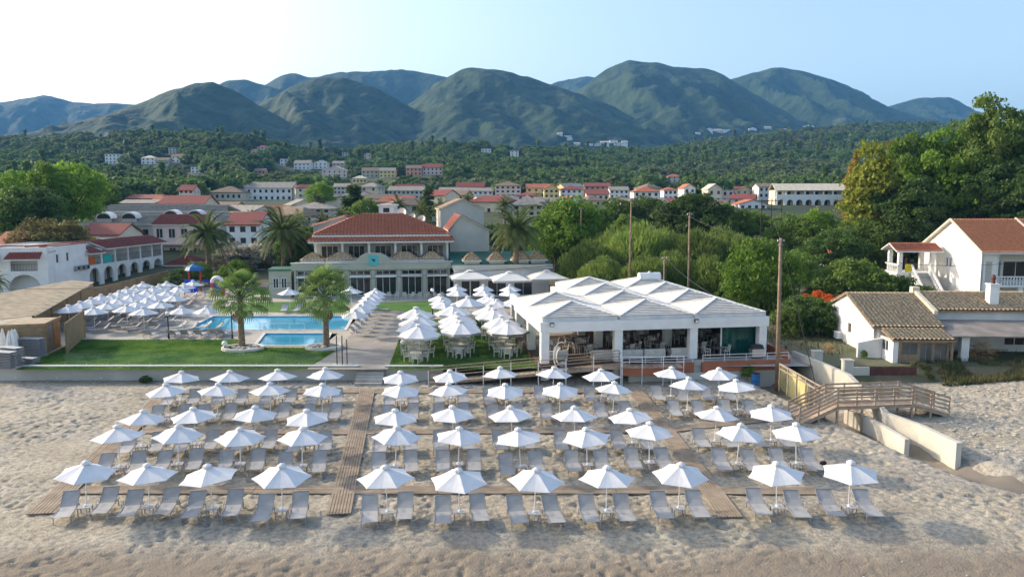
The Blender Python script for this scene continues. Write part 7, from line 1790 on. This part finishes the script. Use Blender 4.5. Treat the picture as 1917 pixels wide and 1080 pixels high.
for i, (u, vh, L, Y) in enumerate(((560, 415, 3.2, 140), (605, 418, 3.0, 135), (640, 405, 2.8, 150), (470, 408, 2.6, 165), (790, 398, 3.0, 130), (745, 385, 2.8, 150), (826, 388, 3.0, 165), (945, 385, 3.0, 150), (1028, 392, 3.0, 160), (595, 372, 2.6, 205), (875, 372, 2.8, 230), (505, 402, 2.6, 175))):
    feather_palm(f'small dark palm behind the hotel roofs, {ORD[sorted([560, 605, 640, 470, 790, 745, 826, 945, 1028, 595, 875, 505]).index(u)]}', u, 0, vh, L, Y, nfr=40, r=.28, group='palms behind the hotel', full=False)
feather_palm('low palm cut off by the left edge beside the white front wing', -8, 560, 528, 2.0, Y=88, nfr=40, r=.2, full=False)
# planting beds of the two pool palms
for u, v, sz, lb in ((455, 654, 1.75, 'left'), (607, 652, 1.6, 'right')):
    p = P(u, v, 0); t = thing('palm_bed', f'raised oval stone bed with pebbles round the {lb} pool palm', 'planting bed', (p.x, p.y, 0)); t.scale = (sz, sz * .85, 1)
    MB().lathe([(1.0, 0), (1.0, .25), (.88, .25), (.86, .15)], 20).build('kerb', COPE, t); mb = MB()
    for k in range(70):
        a, q = rr.uniform(0, 6.28), .84 * math.sqrt(rr.random()); mb.ball((q * math.cos(a), q * math.sin(a), .16), rr.uniform(.05, .12), 6, 4, (1, 1, .7))
    stuff(mb.build('pebbles', PEB, t))
# ---- individual trees
T = tree
for a in [
 ('broad bright green tree at the far left edge', 'tall', 18, 322, 440, 138), ('tallest bright green tree of the left group', 'tall', 78, 306, 430, 146), ('bright green tree second from right in the left group', 'round2', 128, 309, 430, 150), ('darker green tree at the right of the left group', 'round', 186, 338, 425, 184), ('dark tree low between the left group and the roofs', 'dense', 45, 352, 440, 132)]: T(*a, group='green trees at the left')
T('round olive brown tree behind the arcade hotel', 'olivebush', 82, 405, 465, 118); T('small olive brown tree right of the round one, behind the arcade hotel', 'olivebush', 132, 424, 465, 120)
for i, (u, vt, vb, Y) in enumerate(((447, 455, 525, 124), (478, 452, 520, 128), (508, 458, 520, 130), (420, 468, 525, 122))): T(f'oleander bush with pale flowers behind the left palms, {ORD[sorted([447, 478, 508, 420]).index(u)]}', 'oleander', u, vt, vb, Y, 'oleander_bush', 'bush', 1.15, 'oleander bushes')
T('yellow green round bush in front of the oleanders', 'brightbush', 439, 487, 525, 108, 'round_bush', 'bush'); T('dark clipped hedge left of the play tower', 'darkbush', 337, 505, 545, 108, 'hedge', 'hedge', 1.3); T('green shrub under the left feather palm', 'bush', 372, 490, 535, 112, 'shrub', 'bush')
for i, (u, vt, vb, Y) in enumerate(((575, 425, 500, 118), (560, 450, 520, 112), (590, 440, 480, 121), (545, 440, 500, 125))): T(('dark tree against the left end of the hotel, tallest', 'dark shrub at the left foot of the hotel', 'dark tree half behind the hotel corner', 'dark tree behind the second feather palm')[i], 'dense', u, vt, vb, Y)
T('round bright tree above the beige house behind the hotel', 'round2', 598, 342, 385, 215, wide=1.1); T('dark pointed conifer above the hotel roof', 'cypress', 661, 344, 420, 165, wide=2.0); T('broad green tree at the foot of the conifer', 'round', 685, 372, 415, 160)
T('dark conifer right of the white tower', 'cypress', 800, 352, 400, 190, wide=2.0)
C_ = [('bright round tree right of the third feather palm', 'round2', 1062, 372, 470, 114, 1.0), ('green tree behind the bright round tree', 'round', 1100, 380, 450, 130, 1.0), ('dark tree behind the feathery thicket, centre', 'dense', 1040, 400, 500, 118, .8), ('tall dark tree above the thicket near the grey pole', 'dense', 1292, 366, 440, 120, 1.1),
 ('green tree behind the leftmost tall pole', 'round', 1160, 372, 430, 150, 1.0), ('green tree right of the leftmost tall pole', 'round', 1215, 368, 430, 150, 1.0), ('low green tree left of the transformer frame', 'round', 1360, 382, 440, 140, 1.0), ('green tree behind the transformer frame', 'round', 1410, 395, 450, 140, 1.0), ('green tree right of the transformer frame', 'round', 1490, 402, 480, 116, 1.0), ('bright tree left of the yellow poplar', 'round2', 1535, 395, 470, 120, .9),
 ('dark green tree below the yellow poplar', 'dense', 1560, 430, 520, 100, 1.0), ('green shrub tree behind the dark pole base', 'round', 1500, 470, 560, 92, .9), ('round bright green tree left of the big utility pole', 'brightbush', 1425, 448, 560, 82, .8)]
for lb, k_, u, vt, vb, Y, w in C_: T(lb, k_, u, vt, vb, Y, wide=w)
FE = [(1105, 450, 98), (1160, 425, 106), (1195, 418, 100), (1245, 428, 104), (1300, 430, 98), (1350, 425, 104), (1385, 440, 98), (1130, 480, 92), (1255, 470, 92), (1330, 478, 90), (1085, 465, 104), (1205, 480, 90)]
for i, (u, vt, Y) in enumerate(FE): T(f'feathery pale green tamarisk behind the restaurant, {ORD[sorted([q[0] for q in FE]).index(u)]}', 'feather', u, vt, 560, Y, 'tamarisk', 'tree', .95, 'tamarisk thicket')
RT = [('yellow green poplar at the left of the big right trees', 'poplar', 1640, 272, 112, 1.05), ('rust coloured slender tree left of the yellow poplar', 'rusty', 1604, 274, 130, .45), ('rusty top rising behind the yellow poplar', 'rusty', 1672, 258, 136, .55), ('yellow green poplar low beside the villa', 'poplar', 1655, 330, 112, 1.2),
 ('large bright green tree above the villa gable', 'big3', 1712, 250, 118, .75), ('large bright green tree above the villa roof', 'big3', 1772, 240, 116, .8), ('tallest green tree near the right edge', 'big', 1862, 186, 116, .72), ('large dark tree behind the villa roof', 'big2', 1825, 230, 126, .9), ('large dark tree cut by the right edge', 'big2', 1925, 215, 120, .9), ('dark tree low behind the villa gable', 'big2', 1700, 330, 108, 1.0), ('green tree between poplar and villa porch', 'round', 1625, 410, 104, 1.0), ('dark tree right behind the villa', 'big2', 1890, 300, 108, 1.0)]
for lb, k_, u, vt, Y, w in RT: T(lb, k_, u, vt, 480, Y, wide=w, group='big trees on the right')
for i, (lb, k_, u, vt, Y, w, bz) in enumerate((('green bush left of the villa staircase', 'bush', 1588, 485, 80, 1.0, 0), ('green bush in front of the villa staircase', 'bush', 1640, 508, 79, 1.1, 0), ('dark bush beside the villa staircase foot', 'darkbush', 1672, 520, 77, 1.0, 0), ('bush behind the cottage ridge', 'bush', 1725, 535, 76, 1.0, 0), ('orange bougainvillea blossom nearest the cottage gable', 'bougain', 1552, 550, 73.6, .9, 2.5), ('orange bougainvillea blossom highest left of the cottage roof', 'bougain', 1533, 543, 74.5, .9, 2.4), ('orange bougainvillea blossom farthest left of the cottage', 'bougain', 1508, 549, 74.6, .8, 2.6), ('dark bush between the big pole and the cottage', 'darkbush', 1490, 555, 72, .9, 0),
    ('dark bush right against the cottage gable', 'darkbush', 1535, 560, 71, .8, 0), ('green bush in front of the dark bush by the pole', 'bush', 1478, 575, 70, .7, 0), ('dark bush under the orange bougainvillea', 'bush', 1515, 553, 74.5, .9, 0), ('dry twiggy shrub on the stream wall by the cottage', 'dryshrub', 1552, 640, 63, .8, 0), ('tan dry shrub in front of the cottage', 'dryshrub', 1838, 636, 60, .9, -.2), ('small green plant at the cottage porch corner', 'bush', 1618, 655, 61, .6, 0),
    ('small dark shrub against the left beach wall', 'darkbush', 272, 704, 57.0, 1.4, -1.02), ('smaller shrub on the beach wall right of the dark one', 'darkbush', 345, 708, 57.0, 1.5, -1.02), ('low shrub at the white plinth below the restaurant', 'bush', 1222, 700, 57.8, 1.4, -1.0), ('green shrub at the terrace plinth near the big pole', 'bush', 1400, 683, 58.3, .8, -.98), ('dark bush behind the restaurant, far right', 'darkbush', 1440, 545, 84, .9, 0))):
    T(lb, k_, u, vt, 0, Y, 'shrub', 'bush', w, None, None, bz)
# ---- garden greenery between the village houses and the hillside woods: one mass each
def ghost(points, src, name, smin, smax):
    V_ = np.array(points); me = bpy.data.meshes.new(name); me.vertices.add(len(V_)); me.vertices.foreach_set('co', V_.astype(np.float32).ravel()); me.update()
    o = stuff(link(name, me)); ng = bpy.data.node_groups.new(name, 'GeometryNodeTree'); ng.interface.new_socket('Geometry', in_out='INPUT', socket_type='NodeSocketGeometry'); ng.interface.new_socket('Geometry', in_out='OUTPUT', socket_type='NodeSocketGeometry')
    N = ng.nodes; i_ = N.new('NodeGroupInput'); u_ = N.new('NodeGroupOutput'); ip = N.new('GeometryNodeInstanceOnPoints'); oi = N.new('GeometryNodeObjectInfo'); oi.inputs['Object'].default_value = src; oi.inputs['As Instance'].default_value = True
    rv = N.new('FunctionNodeRandomValue'); rv.data_type = 'FLOAT_VECTOR'; rv.inputs[0].default_value = (0, 0, 0); rv.inputs[1].default_value = (0, 0, 6.28); rs = N.new('FunctionNodeRandomValue'); rs.data_type = 'FLOAT'; rs.inputs[2].default_value = smin; rs.inputs[3].default_value = smax
    L = ng.links.new; L(i_.outputs[0], ip.inputs['Points']); L(oi.outputs['Geometry'], ip.inputs['Instance']); L(rv.outputs[0], ip.inputs['Rotation']); L(rs.outputs[1], ip.inputs['Scale']); L(ip.outputs[0], u_.inputs[0])
    md = o.modifiers.new('scatter', 'NODES'); md.node_group = ng
    return o
def far_tree(label, mname, seed, rad, nc, per, leaf, u, v, Y, taper=0.0):
    g = np.random.default_rng(seed); Q = leaf_cloud(g, nc, per, rad, leaf, clr=(.22, .42), shell=.55, lo=-.6, taper=taper); Q[..., 2] += rad[2] * .95
    x = PY(u, v, Y).x; o = link('woodland_tree', cloud_mesh('woodland_tree', Q, LM[mname]), None, (x, Y, TZ(x, Y)))
    return tag(o, label, 'tree')
LM['wood1'] = leafmat('leaf_wood1', (.065, .125, .032), (.155, .225, .06), .12, .4); LM['wood2'] = leafmat('leaf_wood2', (.10, .15, .055), (.21, .25, .10), .12, .4)
src = [far_tree('dark round tree standing in the wood below the left hillside villas', 'wood1', 51, (4.2, 4.2, 3.4), 34, 26, .75, 240, 330, 420), far_tree('greyish olive tree standing in the wood below the centre hillside', 'wood2', 52, (3.6, 3.6, 2.8), 30, 26, .65, 820, 340, 440), far_tree('dark pointed cypress standing on the left hillside', 'wood1', 53, (1.3, 1.3, 5.5), 18, 24, .6, 118, 300, 560, .8)]
def blocked(x, y, z, h):
    u = CX + F_PX * x / y; v = HORIZON + (CAM_H - z) / y * F_PX; vt = v - h / y * F_PX; w = 4.5 / y * F_PX
    for a, b, c, d, Y in HOUSE_PX:
        if y < Y + 3 and a - w < u < b + w and vt < d - 1 and v > c: return True
    for a, b, c, d, Y in HOUSE_PX:
        xc = ((a + b) / 2 - CX) / F_PX * Y; hw_ = (b - a) / 2 / F_PX * Y + 3
        if abs(x - xc) < hw_ and -2 < y - Y < 14: return True
    return False
g = np.random.default_rng(77); pts = [[], [], []]
def scatter(n, y0, y1, spread, dens=None):
    y = np.sqrt(g.uniform(y0 ** 2, y1 ** 2, n)); a = g.uniform(-spread, spread, n); x = a * y; z = terrain(x, y)
    cl = fbm(x / 60 + 4, y / 60 + 8, 3)
    for i in range(n):
        if dens and cl[i] < dens: continue
        k = 2 if g.random() < .035 else (1 if fbm(np.array([x[i] / 140]), np.array([y[i] / 140]), 2)[0] + g.normal() * .08 > .5 else 0)
        if blocked(x[i], y[i], z[i], 8.5): continue
        pts[k].append((x[i], y[i], z[i] - .4))
scatter(21000, 345, 1150, 1.0); scatter(2700, 205, 345, 1.0)
low = []
yl_ = np.sqrt(g.uniform(120 ** 2, 420 ** 2, 5200)); al_ = g.uniform(-1.0, 1.0, 5200); xl_ = al_ * yl_; zl_ = terrain(xl_, yl_)
yl_ = np.concatenate([yl_, np.sqrt(g.uniform(420 ** 2, 800 ** 2, 9000))]); al_ = np.concatenate([al_, g.uniform(-.72, .30, 9000)]); xl_ = al_ * yl_; zl_ = terrain(xl_, yl_)
for i in range(14200):
    if not blocked(xl_[i], yl_[i], zl_[i], 3.6): low.append((xl_[i], yl_[i], zl_[i] - .3))
sb_ = far_tree('low green shrub in the gardens at the foot of the hill', 'wood2', 54, (1.9, 1.9, 1.3), 26, 24, .36, 700, 350, 300); ghost(low, sb_, 'garden_scrub', .7, 1.3)
for k in range(3): ghost(pts[k], src[k], 'hillside_wood', *((.55, 1.6), (.6, 1.5), (.7, 1.8))[k])
# nearer garden trees in the village, each its own tree
VG = []
for i in range(150):
    y = math.sqrt(g.uniform(128 ** 2, 215 ** 2)); a = g.uniform(-.70, .70); x = a * y; z = TZ(x, y)
    if blocked(x, y, z, 6.0): continue
    VG.append((x, y, z))
VGK = []
for i, (x, y, z) in enumerate(VG):
    k_ = ('round', 'dense', 'round2', 'bush', 'dense')[i % 5]; ux_ = CX + F_PX * x / y
    zone = 'behind the arcade hotel' if ux_ < 430 else 'behind the main hotel' if ux_ < 760 else 'behind the grey gables' if ux_ < 1010 else 'behind the tamarisks' if ux_ < 1400 else 'by the right trees'
    VGK.append((k_, 'near' if y < 150 else 'middle' if y < 180 else 'far', zone, ux_))
for i, (x, y, z) in enumerate(VG):
    k_, dist_, zone, ux_ = VGK[i]; me_c, me_t = tree_proto(k_); h = g.uniform(4.5, 7.5)
    mates = sorted(q[3] for q in VGK if q[:3] == (k_, dist_, zone)); nm = dict(round='round green', dense='dense dark', round2='bright green', bush='low bushy')[k_]
    lb = f'{nm} garden tree in the {dist_} part {zone}' if len(mates) == 1 else f'{nm} garden tree, {ORD[mates.index(ux_)]} in the {dist_} part {zone}'
    t = thing('garden_tree', lb, 'tree', (x, y, z), g.uniform(0, 6.28), 'garden trees among the village roofs'); t.scale = (h * .95, h * .95, h); link('crown', me_c, t); link('trunk', me_t, t)
# rough growth on the bank right of the cottage path and weeds
GV = leafmat('bank_weed', (.05, .085, .02), (.20, .17, .08), .6, .3)
def weeds(n, xr, yr, hz, zf, name='ground_cover'):
    X = RNG.uniform(*xr, n); Y = RNG.uniform(*yr, n); ok = fbm(X / 1.6, Y / 1.6, 3) > .44; X, Y = X[ok], Y[ok]; m = len(X); a = RNG.uniform(0, 6.28, m); w = .05; h = RNG.uniform(.12, hz, m); Z = np.array([zf(x, y) for x, y in zip(X, Y)]); V_ = np.zeros((m, 3, 3))
    V_[:, 0] = np.stack([X - w * np.cos(a), Y - w * np.sin(a), Z - .05], -1); V_[:, 1] = np.stack([X + w * np.cos(a), Y + w * np.sin(a), Z - .05], -1); V_[:, 2] = np.stack([X + RNG.normal(0, .12, m), Y + RNG.normal(0, .12, m), Z + h], -1)
    stuff(link(name, npmesh(name, V_.reshape(-1, 3), np.arange(3 * m).reshape(-1, 3), GV)))
weeds(9000, (31.5, 44), (55.5, 58.0), .5, lambda x, y: SZ(x, y)); weeds(4000, (31, 48), (56.5, 58.05), .45, lambda x, y: (y - 58.06) / 1.6 * .9 + 0.02); weeds(7000, (30, 48), (58.1, 60.3), .45, lambda x, y: 0.0); weeds(9000, (22, 60), (62, 100), .5, lambda x, y: 0.0); weeds(3000, (-64, -58), (60, 100), .5, lambda x, y: 0)
# ================================================================== air
hz = bpy.data.materials.new('haze_air'); hz.use_nodes = True
nt = hz.node_tree; nt.nodes.clear()
o_ = nt.nodes.new('ShaderNodeOutputMaterial'); pvn = nt.nodes.new('ShaderNodeVolumePrincipled')
pvn.inputs['Color'].default_value = (0.17, 0.48, 0.98, 1); pvn.inputs['Density'].default_value = 0.00013; pvn.inputs['Anisotropy'].default_value = 0.0
nt.links.new(pvn.outputs[0], o_.inputs['Volume'])
hb = MB().box(-6200, 6200, -200, 7200, -6, 760).build('haze', hz); stuff(hb)
